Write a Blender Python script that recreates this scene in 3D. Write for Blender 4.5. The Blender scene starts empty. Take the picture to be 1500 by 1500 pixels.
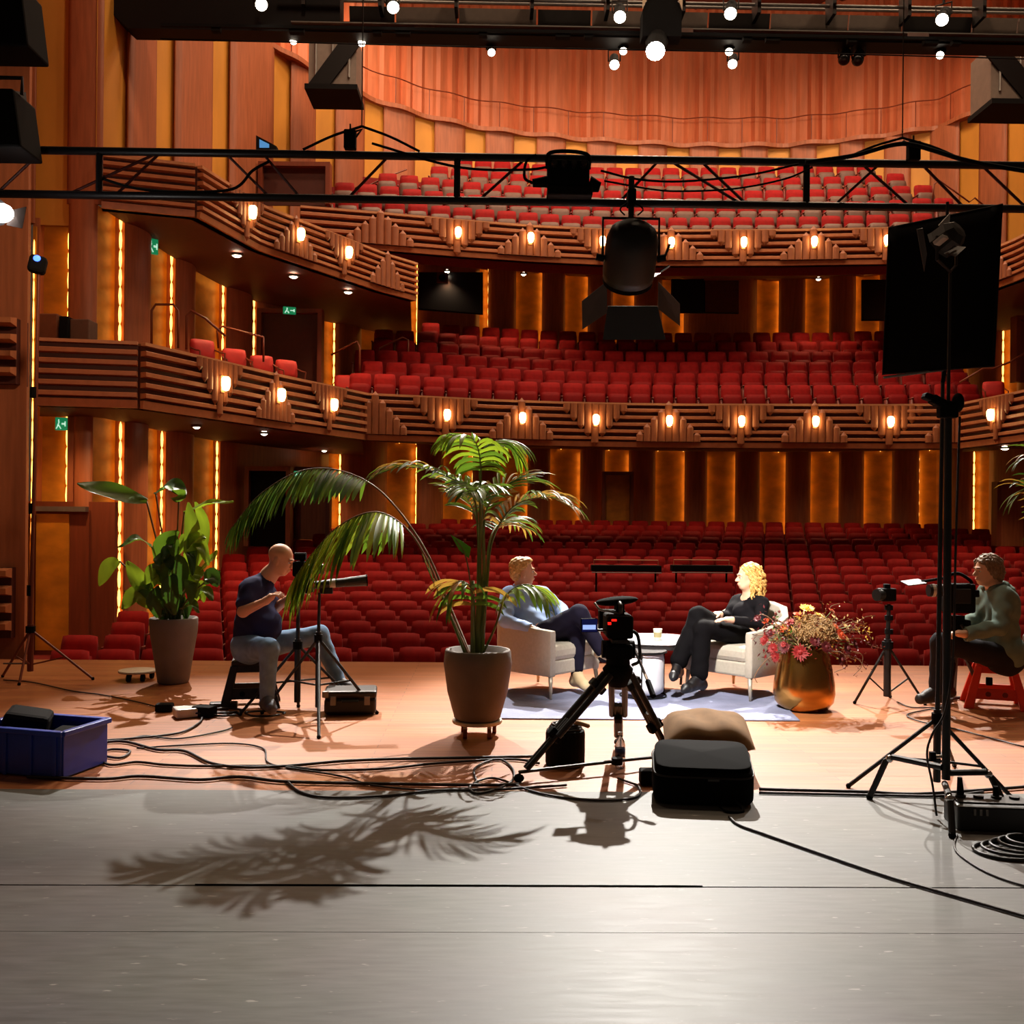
import bpy, math, random
import numpy as np
from mathutils import Vector as V, Matrix, Euler
random.seed(7); rng = np.random.default_rng(7)
sc = bpy.context.scene
COL = sc.collection
PI = math.pi
# ---------------------------------------------------------------- camera
F = 1472.0; CAMH = 1.6; YAW = math.radians(1.0); ROLL = math.radians(0.55)
fwd = V((math.sin(YAW), math.cos(YAW), 0)); R0 = V((math.cos(YAW), -math.sin(YAW), 0)); U0 = V((0, 0, 1))
Rc = R0*math.cos(ROLL) + U0*math.sin(ROLL); Uc = U0*math.cos(ROLL) - R0*math.sin(ROLL)
CAMP = V((0, 0, CAMH))
cam = bpy.data.cameras.new('camera'); camo = bpy.data.objects.new('camera', cam); COL.objects.link(camo)
cam.sensor_width = 36; cam.lens = 36*F/1500; cam.clip_end = 200
camo.matrix_world = Matrix(((Rc.x, Uc.x, -fwd.x, 0), (Rc.y, Uc.y, -fwd.y, 0), (Rc.z, Uc.z, -fwd.z, CAMH), (0, 0, 0, 1)))
sc.camera = camo
def at(px, py, d):            # point seen at a photograph pixel, d metres along the view axis
    return CAMP + (fwd + Rc*((px-750)/F) + Uc*((750-py)/F))*d
def fl(px, py, z=0.0):        # point of the horizontal plane z seen at a pixel
    r = fwd + Rc*((px-750)/F) + Uc*((750-py)/F)
    return CAMP + r*((z-CAMH)/r.z)
def plan(px, d, py=750):      # ground-plan point
    p = at(px, py, d); return V((p.x, p.y, 0))
def dep(p): return (V(p)-CAMP).dot(fwd)
# ---------------------------------------------------------------- materials
def lin(c):
    return tuple((x/12.92 if x <= .04045 else ((x+.055)/1.055)**2.4) for x in (c[0]/255, c[1]/255, c[2]/255))
MATS = {}
def mat(name, rgb, rough=.6, metal=0., var=.12, scale=8., stretch=(1, 1, 1), bump=0., bscale=None, emit=None, estr=0., sheen=0., coat=0., trans=0., leaf=0.):
    m = bpy.data.materials.new(name); m.use_nodes = True; nt = m.node_tree; N = nt.nodes; L = nt.links
    b = N['Principled BSDF']; c = lin(rgb)
    b.inputs['Roughness'].default_value = rough; b.inputs['Metallic'].default_value = metal
    b.inputs['Base Color'].default_value = (*c, 1)
    if sheen: b.inputs['Sheen Weight'].default_value = sheen
    if coat: b.inputs['Coat Weight'].default_value = coat
    if trans: b.inputs['Transmission Weight'].default_value = trans
    if var or bump:
        tc = N.new('ShaderNodeTexCoord'); mp = N.new('ShaderNodeMapping'); mp.inputs['Scale'].default_value = stretch
        no = N.new('ShaderNodeTexNoise'); no.inputs['Scale'].default_value = scale; no.inputs['Detail'].default_value = 4
        L.new(tc.outputs['Object'], mp.inputs[0]); L.new(mp.outputs[0], no.inputs['Vector'])
        if var:
            r = N.new('ShaderNodeValToRGB')
            r.color_ramp.elements[0].position = .3; r.color_ramp.elements[1].position = .7
            r.color_ramp.elements[0].color = (*[x*(1-var) for x in c], 1); r.color_ramp.elements[1].color = (*[min(1, x*(1+var)) for x in c], 1)
            L.new(no.outputs['Fac'], r.inputs[0]); L.new(r.outputs[0], b.inputs['Base Color'])
        if bump:
            n2 = N.new('ShaderNodeTexNoise'); n2.inputs['Scale'].default_value = bscale or scale*4; n2.inputs['Detail'].default_value = 3
            L.new(mp.outputs[0], n2.inputs['Vector'])
            bp = N.new('ShaderNodeBump'); bp.inputs['Strength'].default_value = bump; bp.inputs['Distance'].default_value = .01
            L.new(n2.outputs['Fac'], bp.inputs['Height']); L.new(bp.outputs[0], b.inputs['Normal'])
    if leaf:
        t = N.new('ShaderNodeBsdfTranslucent'); t.inputs[0].default_value = (min(1, c[0]*1.6), min(1, c[1]*1.5), c[2]*.9, 1); mxs = N.new('ShaderNodeMixShader'); mxs.inputs[0].default_value = leaf
        L.new(b.outputs[0], mxs.inputs[1]); L.new(t.outputs[0], mxs.inputs[2]); L.new(mxs.outputs[0], N['Material Output'].inputs[0])
    if emit:
        b.inputs['Emission Color'].default_value = (*lin(emit), 1); b.inputs['Emission Strength'].default_value = estr
    MATS[name] = m; return m
# ---------------------------------------------------------------- mesh builder
def frame(d):
    d = V(d).normalized(); a = V((0, 0, 1)) if abs(d.z) < .95 else V((1, 0, 0))
    x = d.cross(a).normalized(); y = d.cross(x); return x, y
class MB:
    def __init__(s): s.v = []; s.f = []; s.m = []; s.cm = 0
    def add(s, vs, fs):
        o = len(s.v); s.v += [tuple(p) for p in vs]; s.f += [tuple(i+o for i in f) for f in fs]; s.m += [s.cm]*len(fs); return s
    def box(s, c, size, rot=None):
        hx, hy, hz = [x/2 for x in size]; c = V(c)
        ps = [V((x, y, z)) for x in (-hx, hx) for y in (-hy, hy) for z in (-hz, hz)]
        if rot is not None:
            if not isinstance(rot, Matrix): rot = Euler(rot).to_matrix()
            ps = [rot @ p for p in ps]
        return s.add([c+p for p in ps], [(0, 1, 3, 2), (4, 6, 7, 5), (0, 4, 5, 1), (2, 3, 7, 6), (0, 2, 6, 4), (1, 5, 7, 3)])
    def cyl(s, a, b, r0, r1=None, n=12, caps=True):
        a, b = V(a), V(b); r1 = r0 if r1 is None else r1; x, y = frame(b-a); vs = []
        for p, r in ((a, r0), (b, r1)):
            for k in range(n):
                t = 2*PI*k/n; vs.append(p+(x*math.cos(t)+y*math.sin(t))*r)
        fs = [(k, (k+1) % n, n+(k+1) % n, n+k) for k in range(n)]
        if caps: fs += [tuple(range(n-1, -1, -1)), tuple(range(n, 2*n))]
        return s.add(vs, fs)
    def tube(s, pts, r, n=8, closed=False):
        pts = [V(p) for p in pts]; m = len(pts); rs = r if isinstance(r, (list, tuple)) else [r]*m
        def tan(i):
            if closed: return (pts[(i+1) % m]-pts[(i-1) % m])
            return pts[min(i+1, m-1)]-pts[max(i-1, 0)]
        x, y = frame(tan(0)); vs = []
        for i in range(m):
            t = tan(i)
            if t.length < 1e-9: t = V((0, 0, 1))
            t.normalize(); x = (x-t*x.dot(t))
            if x.length < 1e-6: x, _ = frame(t)
            x.normalize(); y = t.cross(x)
            for k in range(n):
                a = 2*PI*k/n; vs.append(pts[i]+(x*math.cos(a)+y*math.sin(a))*rs[i])
        fs = []
        for i in range(m if closed else m-1):
            j = (i+1) % m
            fs += [(i*n+k, i*n+(k+1) % n, j*n+(k+1) % n, j*n+k) for k in range(n)]
        if not closed: fs += [tuple(range(n-1, -1, -1)), tuple((m-1)*n+k for k in range(n))]
        return s.add(vs, fs)
    def lathe(s, prof, c=(0, 0, 0), n=32, rot=None):
        c = V(c); vs = []; m = len(prof)
        for r, z in prof:
            for k in range(n):
                t = 2*PI*k/n; p = V((r*math.cos(t), r*math.sin(t), z))
                if rot is not None: p = rot @ p
                vs.append(c+p)
        fs = [(i*n+k, i*n+(k+1) % n, (i+1)*n+(k+1) % n, (i+1)*n+k) for i in range(m-1) for k in range(n)]
        if prof[0][0] > 1e-6: fs.append(tuple(range(n-1, -1, -1)))
        if prof[-1][0] > 1e-6: fs.append(tuple((m-1)*n+k for k in range(n)))
        return s.add(vs, fs)
    def ell(s, c, r, rot=None, nu=14, nv=9, fn=None):
        c = V(c); r = (r, r, r) if not hasattr(r, '__len__') else r; vs = []
        for i in range(nv+1):
            p = PI*i/nv
            for k in range(nu):
                t = 2*PI*k/nu; q = V((r[0]*math.sin(p)*math.cos(t), r[1]*math.sin(p)*math.sin(t), r[2]*math.cos(p)))
                if fn: q = fn(q)
                if rot is not None: q = rot @ q
                vs.append(c+q)
        fs = [(i*nu+k, (i+1)*nu+k, (i+1)*nu+(k+1) % nu, i*nu+(k+1) % nu) for i in range(nv) for k in range(nu)]
        return s.add(vs, fs)
    def prism(s, poly, ext):
        n = len(poly); e = V(ext); vs = [V(p) for p in poly]+[V(p)+e for p in poly]
        fs = [tuple(range(n-1, -1, -1)), tuple(range(n, 2*n))]+[(k, (k+1) % n, n+(k+1) % n, n+k) for k in range(n)]
        return s.add(vs, fs)
    def rbox(s, c, size, r, rot=None, seg=3):       # box with rounded vertical-profile corners (rounded in x-z, extruded in y)
        hx, hy, hz = [x/2 for x in size]; c = V(c); out = []
        for cx, cz, a0 in ((hx-r, hz-r, 0), (-hx+r, hz-r, PI/2), (-hx+r, -hz+r, PI), (hx-r, -hz+r, 1.5*PI)):
            for k in range(seg+1):
                a = a0+PI/2*k/seg; out.append((cx+r*math.cos(a), cz+r*math.sin(a)))
        pts = [V((x, -hy, z)) for x, z in out]; e = V((0, 2*hy, 0))
        if rot is not None:
            if not isinstance(rot, Matrix): rot = Euler(rot).to_matrix()
            pts = [rot @ p for p in pts]; e = rot @ e
        return s.prism([c+p for p in pts], e)
    def build(s, name, m, parent=None, smooth=False, bevel=0., loc=None, sub=0, solid=0.):
        o0 = V(loc) if loc is not None else (org(parent) if parent else V((0, 0, 0)))
        me = bpy.data.meshes.new(name); me.from_pydata([tuple(V(p)-o0) for p in s.v], [], s.f)
        ms = m if isinstance(m, (list, tuple)) else [m]
        for x in ms: me.materials.append(MATS[x] if isinstance(x, str) else x)
        if len(ms) > 1: me.polygons.foreach_set('material_index', s.m)
        if smooth: me.polygons.foreach_set('use_smooth', [True]*len(me.polygons))
        me.update()
        o = bpy.data.objects.new(name, me); COL.objects.link(o); ORG[o.name] = o0
        if parent: o.parent = parent; o.location = o0-org(parent)
        else: o.location = o0
        if solid: md = o.modifiers.new('solid', 'SOLIDIFY'); md.thickness = solid
        if bevel: md = o.modifiers.new('bevel', 'BEVEL'); md.width = bevel; md.segments = 2; md.limit_method = 'ANGLE'
        if sub: md = o.modifiers.new('sub', 'SUBSURF'); md.levels = md.render_levels = sub
        return o
ORG = {}
def org(o): return ORG.get(o.name, V((0, 0, 0)))
def tag(o, label=None, cat=None, group=None, kind=None):
    if label: o['label'] = label
    if cat: o['category'] = cat
    if group: o['group'] = group
    if kind: o['kind'] = kind
    return o
def thing(name, label, cat, loc=(0, 0, 0), group=None, kind=None):
    o = bpy.data.objects.new(name, None); COL.objects.link(o); o.location = loc; ORG[o.name] = V(loc)
    o.empty_display_size = .1
    return tag(o, label, cat, group, kind)
def spline(pts, n=8):          # Catmull-Rom
    pts = [V(p) for p in pts]; P = [pts[0]*2-pts[1]]+pts+[pts[-1]*2-pts[-2]]; out = []
    for i in range(1, len(P)-2):
        a, b, c, d = P[i-1], P[i], P[i+1], P[i+2]
        for k in range(n):
            t = k/n
            out.append(.5*((2*b)+(c-a)*t+(2*a-5*b+4*c-d)*t*t+(3*b-a-3*c+d)*t**3))
    out.append(pts[-1]); return out
def interp(x, xs, ys): return float(np.interp(x, xs, ys))
ORD = ['first', 'second', 'third', 'fourth', 'fifth', 'sixth', 'seventh', 'eighth', 'ninth', 'tenth', 'eleventh', 'twelfth', 'thirteenth', 'fourteenth', 'fifteenth', 'sixteenth', 'seventeenth', 'eighteenth']
def light(kind, name, loc, target, power, col=(1, .75, .5), size=.2, spot=60, blend=.4, sy=None):
    l = bpy.data.lights.new(name, kind); o = bpy.data.objects.new(name, l); COL.objects.link(o)
    l.energy = power; l.color = col; o.location = loc
    if target is not None: o.rotation_euler = (V(target)-V(loc)).to_track_quat('-Z', 'Y').to_euler()
    if kind == 'AREA':
        l.size = size
        if sy: l.shape = 'RECTANGLE'; l.size_y = sy
    else: l.shadow_soft_size = size
    if kind == 'SPOT': l.spot_size = math.radians(spot); l.spot_blend = blend
    return o
# ---------------------------------------------------------------- palette
mat('cherry wood', (164, 94, 60), .45, var=.18, scale=3, stretch=(6, 6, .5), bump=.05)
mat('dark cherry wood', (120, 56, 34), .45, var=.15, scale=3, stretch=(6, 6, .5))
mat('rib wood', (178, 108, 68), .45, var=.12, scale=4, stretch=(2, 2, 2))
mat('shaded recess wood', (74, 27, 14), .6, var=.1)  # shade between the ribs is put into this darker wood colour
mat('gold panel', (196, 128, 36), .42, metal=.15, var=.28, scale=2.2, stretch=(1, 1, 1.6), bump=.15, bscale=5)
mat('upper gold panel', (205, 140, 52), .5, metal=.1, var=.12, scale=1.5, stretch=(1, 1, .4))
mat('triangle wood', (152, 88, 54), .5, var=.1)
mat('salmon slats', (206, 120, 80), .6, var=.15, scale=2, stretch=(3, 3, .4))
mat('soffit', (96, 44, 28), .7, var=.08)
mat('rail brass wood', (200, 140, 100), .3, var=.08)
mat('red plush', (138, 10, 10), .75, var=.14, scale=9, sheen=.04)
mat('red plush back', (118, 9, 10), .7, var=.1, scale=9)
mat('seat wood', (110, 40, 26), .5, var=.1)
for nm in ('red plush', 'red plush back'): MATS[nm].node_tree.nodes['Principled BSDF'].inputs['Specular IOR Level'].default_value = .15
mat('grey seat shell', (98, 66, 54), .6, var=.1)
mat('red carpet', (120, 14, 12), .9, var=.15, scale=20)
mat('black paint', (17, 16, 17), .5, var=.1)
mat('matte black', (12, 11, 12), .85, var=.1)
mat('black cloth', (6, 5, 6), .95, var=.1, scale=30)
mat('bridge black', (15, 10, 10), .6, var=.1)
for nm in ('bridge black', 'matte black', 'black cloth'): MATS[nm].node_tree.nodes['Principled BSDF'].inputs['Specular IOR Level'].default_value = .15
mat('grey steel', (120, 116, 112), .45, metal=.6, var=.1)
mat('dark steel', (48, 44, 42), .45, metal=.5, var=.1)
mat('chrome', (205, 205, 205), .18, metal=1, var=.02)
mat('lamp glow', (255, 250, 235), .5, var=0, emit=(255, 240, 215), estr=14)
mat('bright lamp glow', (255, 250, 245), .5, var=0, emit=(255, 248, 240), estr=60)
mat('sconce glow', (255, 220, 160), .5, var=0, emit=(255, 214, 140), estr=16)
mat('strip glow', (255, 170, 60), .5, var=0, emit=(255, 186, 84), estr=4.6)
mat('downlight glow', (255, 240, 220), .5, var=0, emit=(255, 236, 205), estr=14)
mat('exit green', (20, 120, 70), .5, var=0, emit=(25, 150, 95), estr=.55)
mat('exit white', (200, 235, 215), .5, var=0, emit=(190, 240, 215), estr=.8)
mat('screen black', (7, 8, 12), .3, var=0)
# ================================================================= HALL
WPX = [48, 145, 180, 250, 328, 375, 440, 530, 563, 640, 713, 850, 1000, 1150, 1257, 1367, 1450, 1520, 1640, 1800, 2000]
WD = [16.3, 16.4, 17.3, 19.6, 22.2, 23.8, 25.4, 27.2, 27.8, 28.8, 29.5, 30.2, 30.6, 30.5, 29.9, 29.0, 27.4, 26, 23, 19, 15.5]
def wall_pt(px, py=750):
    q = px-.0096*(750-py)
    return plan(q, interp(q, WPX, WD))
INWARD = V((3.8, 12, 0))
def bay(mb, x0, x1, py, z0, z1, kind, dp=.2, bulge=.16):
    """one vertical bay of the panelled wall: a bulging pilaster or a recessed gold panel"""
    n = 8 if kind == 'pilaster' else 4
    pts = []
    for k in range(n+1):
        p = wall_pt(x0+(x1-x0)*k/n, py); pts.append(p)
    w = (pts[-1]-pts[0]).length
    nrm = V((-(pts[-1]-pts[0]).y, (pts[-1]-pts[0]).x, 0)).normalized()
    if nrm.dot(INWARD-pts[0]) < 0: nrm = -nrm
    t = (pts[-1]-pts[0]).normalized()
    if kind == 'pilaster':
        line = [pts[0]+t*.08-nrm*(dp+.04), pts[0]+t*.08+nrm*.02, pts[0]-t*.03+nrm*.02]
        for k, p in enumerate(pts):
            a = k/n; line.append(p+nrm*(.05+bulge*min(w, 1.6)*math.sin(PI*a)**.8)+t*(.03*(2*a-1)))
        line += [pts[-1]+t*.03+nrm*.02, pts[-1]-t*.08+nrm*.02, pts[-1]-t*.08-nrm*(dp+.04)]
    elif kind == 'flat':
        line = [pts[0]-nrm*.2]+pts+[pts[-1]-nrm*.2]
    else:
        line = [p-nrm*dp+t*(.1*(2*k/n-1)) for k, p in enumerate(pts)]
    m = len(line)
    vs = [V((p.x, p.y, z0)) for p in line]+[V((p.x, p.y, z1)) for p in line]
    mb.add(vs, [(k, k+1, m+k+1, m+k) for k in range(m-1)])
    return pts, nrm, t
def wall_level(name, golds, x_start, x_end, py, zf, label, gmat, strips=True, pmat='cherry wood', dp=.2, bulge=.16):
    root = thing(name, label, 'wall', wall_pt(700, py), kind='structure')
    golds = sorted(golds); cur = x_start
    def pil(a, b):
        if b-a < 2: return
        z0, z1 = zf((a+b)/2)
        mb = MB(); bay(mb, a, b, py, z0, z1, 'pilaster', dp, bulge); mb.build('pilaster', pmat, root, smooth=True)
    for g0, g1 in golds:
        pil(cur, g0)
        z0, z1 = zf((g0+g1)/2)
        mb = MB(); pts, nrm, t = bay(mb, g0, g1, py, z0, z1, 'gold', dp, bulge); mb.build('gold_panel', gmat, root)
        if strips:
            for p, sgn in ((pts[0], 1), (pts[-1], -1)):
                q = p-nrm*.08-t*sgn*.025
                mb = MB()
                z = z0+.15
                while z < z1-.1:
                    mb.ell((q.x, q.y, z), (.027, .027, .17), nu=5, nv=4); z += .32
                mb.build('light_strip', 'strip glow', root)
        cur = g1
    pil(cur, x_end)
    return root
# stalls level
G0 = [(278, 322), (210, 242), (134, 181), (564, 611), (647, 693), (729, 774), (804, 851), (884, 922), (958, 1004), (1034, 1078), (1111, 1152), (1186, 1230), (1264, 1308), (1345, 1390), (1425, 1452), (478, 500), (1560, 1600)]
wall_level('wall_stalls', G0, 112, 1720, 700, lambda x: (-1.7, 3.62), 'panelled cherry wood wall with lit gold niches behind the stalls', 'gold panel')
G1 = [(140, 181), (214, 256), (281, 331), (366, 376), (470, 492), (527, 566), (590, 612), (700, 716), (754, 795), (826, 862), (896, 930), (968, 1003), (1107, 1142), (1178, 1216), (1252, 1290), (1325, 1362), (1398, 1420), (1468, 1494), (1560, 1600)]
wall_level('wall_lower_balcony', G1, 104, 1720, 450, lambda x: (3.5, interp(x, [100, 300, 480, 600, 1450, 1600], [6.6, 6.7, 7.4, 8.9, 8.9, 6.7])), 'panelled cherry wood wall with gold niches behind the lower balcony', 'gold panel')
G2 = [(52, 104), (150, 186), (225, 255), (308, 336), (398, 426), (460, 492), (532, 563), (606, 638), (680, 713), (752, 788), (828, 862), (902, 937), (976, 1012), (1052, 1088), (1124, 1160), (1196, 1232), (1266, 1298), (1334, 1366), (1406, 1438), (1476, 1508), (1570, 1610)]
def ztop2(x): return 12.75
wall_level('wall_upper', G2, 44, 1720, 120, lambda x: (interp(x, [40, 105, 110, 480, 600, 1450, 1600], [6.2, 6.2, 6.5, 7.3, 8.7, 8.7, 6.5]), ztop2(x)), 'tall gold and cherry wood panelled wall above the upper balcony', 'upper gold panel', strips=False, dp=.05, bulge=.07)
# gold return beside the stage door, all the way down behind the near end of the boxes
mb = MB(); bay(mb, 47, 56, 500, -1.7, 6.3, 'flat'); bay(mb, 100, 114, 500, 1.6, 6.3, 'flat')
mb.build('wall_left', 'cherry wood').__setitem__('kind', 'structure')
o = thing('wall_panel', 'tall lit gold panel above the stage door on the left', 'wall panel', wall_pt(75), kind='structure')
mb = MB(); p_, n_, t_ = bay(mb, 56, 100, 500, 1.62, 6.3, 'gold'); mb.build('gold_panel', 'gold panel', o)
for p, s_ in ((p_[-1], -1),):
    q = p-n_*.1+t_*s_*.03
    mb = MB()
    for k in range(14): mb.ell((q.x, q.y, 1.8+.32*k), (.027, .027, .17), nu=5, nv=4)
    mb.build('light_strip', 'strip glow', o)
o = thing('light_niche', 'thin glowing vertical niche at the far left beside the stage door', 'light niche', wall_pt(49), kind='structure')
p = plan(47.5, 16.1); MB().box((p.x, p.y, 2.4), (.05, .04, 7.4)).build('channel', 'gold panel', o)
mb = MB()
for k in range(22): mb.ell((p.x, p.y-.03, -1+.32*k), (.012, .012, .17), nu=5, nv=4)
mb.build('light_strip', 'strip glow', o)
# ---------------------------------------------------------------- slatted wall above
mb = MB(); pts = []
for k in range(260):
    x = 330+(1720-330)*k/259; p = wall_pt(x, 120); d = (p-INWARD).normalized()
    w = .10 if (k % 3) else 0.
    w += .05*math.sin(k*1.7)
    pts.append(p+d*(1.1-w))
m = len(pts); mb.add([V((p.x, p.y, 12.4)) for p in pts]+[V((p.x, p.y, 17.5)) for p in pts], [(k, k+1, m+k+1, m+k) for k in range(m-1)])
mb.build('wall_slats', 'salmon slats').__setitem__('kind', 'structure')
# wavy ledge on top of the panelled wall
mb = MB(); a = []; b = []
for k in range(200):
    x = 44+(1720-44)*k/199; p = wall_pt(x, 120); d = (p-INWARD).normalized()
    a.append(p-d*(.16+.09*math.sin(2*PI*(x-642)/75))); b.append(p+d*1.6)
m = 200; z = 12.72
vs = [V((p.x, p.y, z)) for p in a]+[V((p.x, p.y, z+.12)) for p in a]+[V((p.x, p.y, z+.12)) for p in b]+[V((p.x, p.y, z)) for p in b]
fs = []
for k in range(m-1):
    for j in range(4):
        jj = (j+1) % 4; fs.append((j*m+k, j*m+k+1, jj*m+k+1, jj*m+k))
mb.add(vs, fs); mb.build('trim_1', 'cherry wood').__setitem__('kind', 'structure')
# cable rail above the ledge
o = thing('guard_rail', 'thin dark cable rail above the wavy ledge of the upper wall', 'railing', wall_pt(1000))
ra = [V((*(a[k].lerp(b[k], .25)).xy, 13.75)) for k in range(40, 190)]
MB().tube(ra, .018, 5).build('rail', 'dark cherry wood', o)
for k in range(0, 150, 6):
    MB().cyl((ra[k].x, ra[k].y, 12.84), ra[k], .014, n=5).build('post', 'dark cherry wood', o)
# ceiling, floors of the hall
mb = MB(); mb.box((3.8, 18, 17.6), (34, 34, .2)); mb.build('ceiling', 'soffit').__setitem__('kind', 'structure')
FS = [(10.6, -1.25), (13.4, -1.15), (16, -.98), (18, -.86), (23, -.25), (28, .38), (31, .7)]
def stall_z(y): return interp(y, [a for a, b in FS], [b for a, b in FS])
mb = MB(); m = 40; ys = np.linspace(10.7, 31.5, m)
mb.add([V((x, y, stall_z(y)-.02)) for y in ys for x in (-9, 17)], [(2*k, 2*k+1, 2*k+3, 2*k+2) for k in range(m-1)])
mb.build('floor_stalls', 'red carpet').__setitem__('kind', 'structure')
# ---------------------------------------------------------------- balconies
def front_path(meas, zt):
    """plan points of a balcony edge from the place its top rail has in view and its height"""
    out = []
    for px, py in meas:
        r = fwd + Rc*((px-750)/F) + Uc*((750-py)/F)
        out.append(CAMP+r*((zt-CAMH)/r.z))
    return out
def resample(pts, step):
    L = [0]
    for a, b in zip(pts, pts[1:]): L.append(L[-1]+(b-a).length)
    n = max(2, int(L[-1]/step)); out = []
    for k in range(n+1):
        s = L[-1]*k/n; i = 0
        while i < len(L)-2 and L[i+1] < s: i += 1
        t = (s-L[i])/max(1e-9, L[i+1]-L[i]); out.append(pts[i].lerp(pts[i+1], t))
    return out
def path_at_px(pts, px):
    best = None
    for a, b in zip(pts, pts[1:]):
        def P(q): return 750+F*(q-CAMP).dot(Rc)/(q-CAMP).dot(fwd)
        pa, pb = P(a), P(b)
        if min(pa, pb) <= px <= max(pa, pb) and pa != pb:
            t = (px-pa)/(pb-pa); return a.lerp(b, t), (b-a).normalized()
    return (pts[0], (pts[1]-pts[0]).normalized()) if px < 700 else (pts[-1], (pts[-1]-pts[-2]).normalized())
def outward(t):
    n = V((t.y, -t.x, 0)).normalized()      # towards the stage
    return n
def extrude(mb, pts, prof):
    """sweep a (offset, z) profile along a plan path; offset is towards the stage"""
    m = len(pts); vs = []; q = len(prof)
    for i, p in enumerate(pts):
        t = pts[min(i+1, m-1)]-pts[max(i-1, 0)]; n = outward(t.normalized())
        for o, z in prof: vs.append(V((p.x+n.x*o, p.y+n.y*o, z)))
    mb.add(vs, [(i*q+j, i*q+(j+1) % q, (i+1)*q+(j+1) % q, (i+1)*q+j) for i in range(m-1) for j in range(q)]+[tuple(range(q)), tuple((m-1)*q+j for j in range(q-1, -1, -1))])
def parapet(root, pts, zt, zb, nrib=5):
    mb = MB(); extrude(mb, pts, [(-.12, zt-.02), (.04, zt-.02), (.04, zb), (-.12, zb)]); mb.build('parapet_panel', 'shaded recess wood', root)
    mb = MB(); extrude(mb, pts, [(-.16, zt), (.13, zt), (.13, zt-.05), (-.16, zt-.05)]); mb.build('top_rail', 'rail brass wood', root)
    h = zt-zb; mb = MB(); y = zt-.05; band = .15*h; st = (h-.05-band)/nrib
    for k in range(nrib):
        z1 = zt-.05-st*k; z0 = z1-st
        extrude(mb, pts, [(.04, z1-st*.5), (.14, z1-st*.5), (.15, z1-st*.56), (.15, z1-st*.92), (.04, z0)])
    mb.build('horizontal_ribs', 'rib wood', root)
    mb = MB(); extrude(mb, pts, [(-.1, zb+band*.8), (.11, zb+band*.8), (.09, zb), (-.1, zb)]); mb.build('bottom_band', 'rib wood', root)
def triangle(root, pts, px, zt, zb, up, half):
    p, t = path_at_px(pts, px); n = outward(t); h = zt-zb; band = .15*h; z1 = zt-.04; z0 = zb+band*.85
    N = 9 if half > .6 else 7; w = 2*half/N; mb = MB()
    for k in range(N):
        u = (k-(N-1)/2)*w; a = abs(u)/(half)
        if up: lo, hi = z0, z0+(z1-z0)*(1-a*.92)
        else: lo, hi = z1-(z1-z0)*(1-a*.92), z1
        if abs(u) < w*.6 and not up: lo = z0-.04
        c = p+t*u; q = 6; ring = []
        for j in range(q+1):
            b = PI*j/q; ring.append((-math.cos(b)*w*.5, 0.155+.05*math.sin(b)))
        vs = []
        for zz in (lo, hi):
            for du, dn in ring: vs.append(V((c.x+t.x*du+n.x*dn, c.y+t.y*du+n.y*dn, zz)))
        M = q+1
        # pointed end away from the base side
        tipz = (hi+w*.55) if up else (lo-w*.55)
        tip = V((c.x+n.x*.16, c.y+n.y*.16, tipz)); vs.append(tip)
        fs = [(j, j+1, M+j+1, M+j) for j in range(q)]
        fs += [(j+1, j, 2*M) for j in range(q)] if not up else [(M+j, M+j+1, 2*M) for j in range(q)]
        mb.add(vs, fs)
    mb.build('rib_triangle', 'triangle wood', root)
def sconce(pts, px, zc, label, group):
    p, t = path_at_px(pts, px); n = outward(t); c = V((p.x, p.y, zc))+n*.2
    o = thing('wall_sconce', label, 'wall light', c-n*.05, group)
    MB().box(c-n*.03, (.1, .1, .3), Matrix.Rotation(math.atan2(t.y, t.x), 3, 'Z')).build('back_plate', 'rail brass wood', o, bevel=.01)
    mb = MB(); mb.lathe([(.0, -.12), (.05, -.1), (.075, -.02), (.075, .08), (.05, .12), (0, .13)], c+n*.08, 12); mb.build('glass_shade', 'sconce glow', o, smooth=True)
    return c+n*.3
def slab(name, root, pts, zt, zb, px0, px1, zs_wall, py):
    """floor and soffit between a balcony edge and the wall behind"""
    n = 30; A = []; B = []
    for k in range(n+1):
        px = px0+(px1-px0)*k/n
        p, t = path_at_px(pts, px); A.append(p-outward(t)*.05)
        B.append(wall_pt(px, py))
    m = n+1
    vs = [V((p.x, p.y, zb+.02)) for p in A]+[V((p.x, p.y, zs_wall)) for p in B]
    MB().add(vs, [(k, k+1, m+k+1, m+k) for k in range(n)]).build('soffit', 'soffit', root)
    vs = [V((p.x, p.y, zt-.75)) for p in A]+[V((p.x, p.y, max(zt-.7, zs_wall+.1))) for p in B]
    MB().add(vs, [(k, k+1, m+k+1, m+k) for k in range(n)]).build('floor_slab', 'red carpet', root)
EL = []   # sconce light positions
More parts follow.
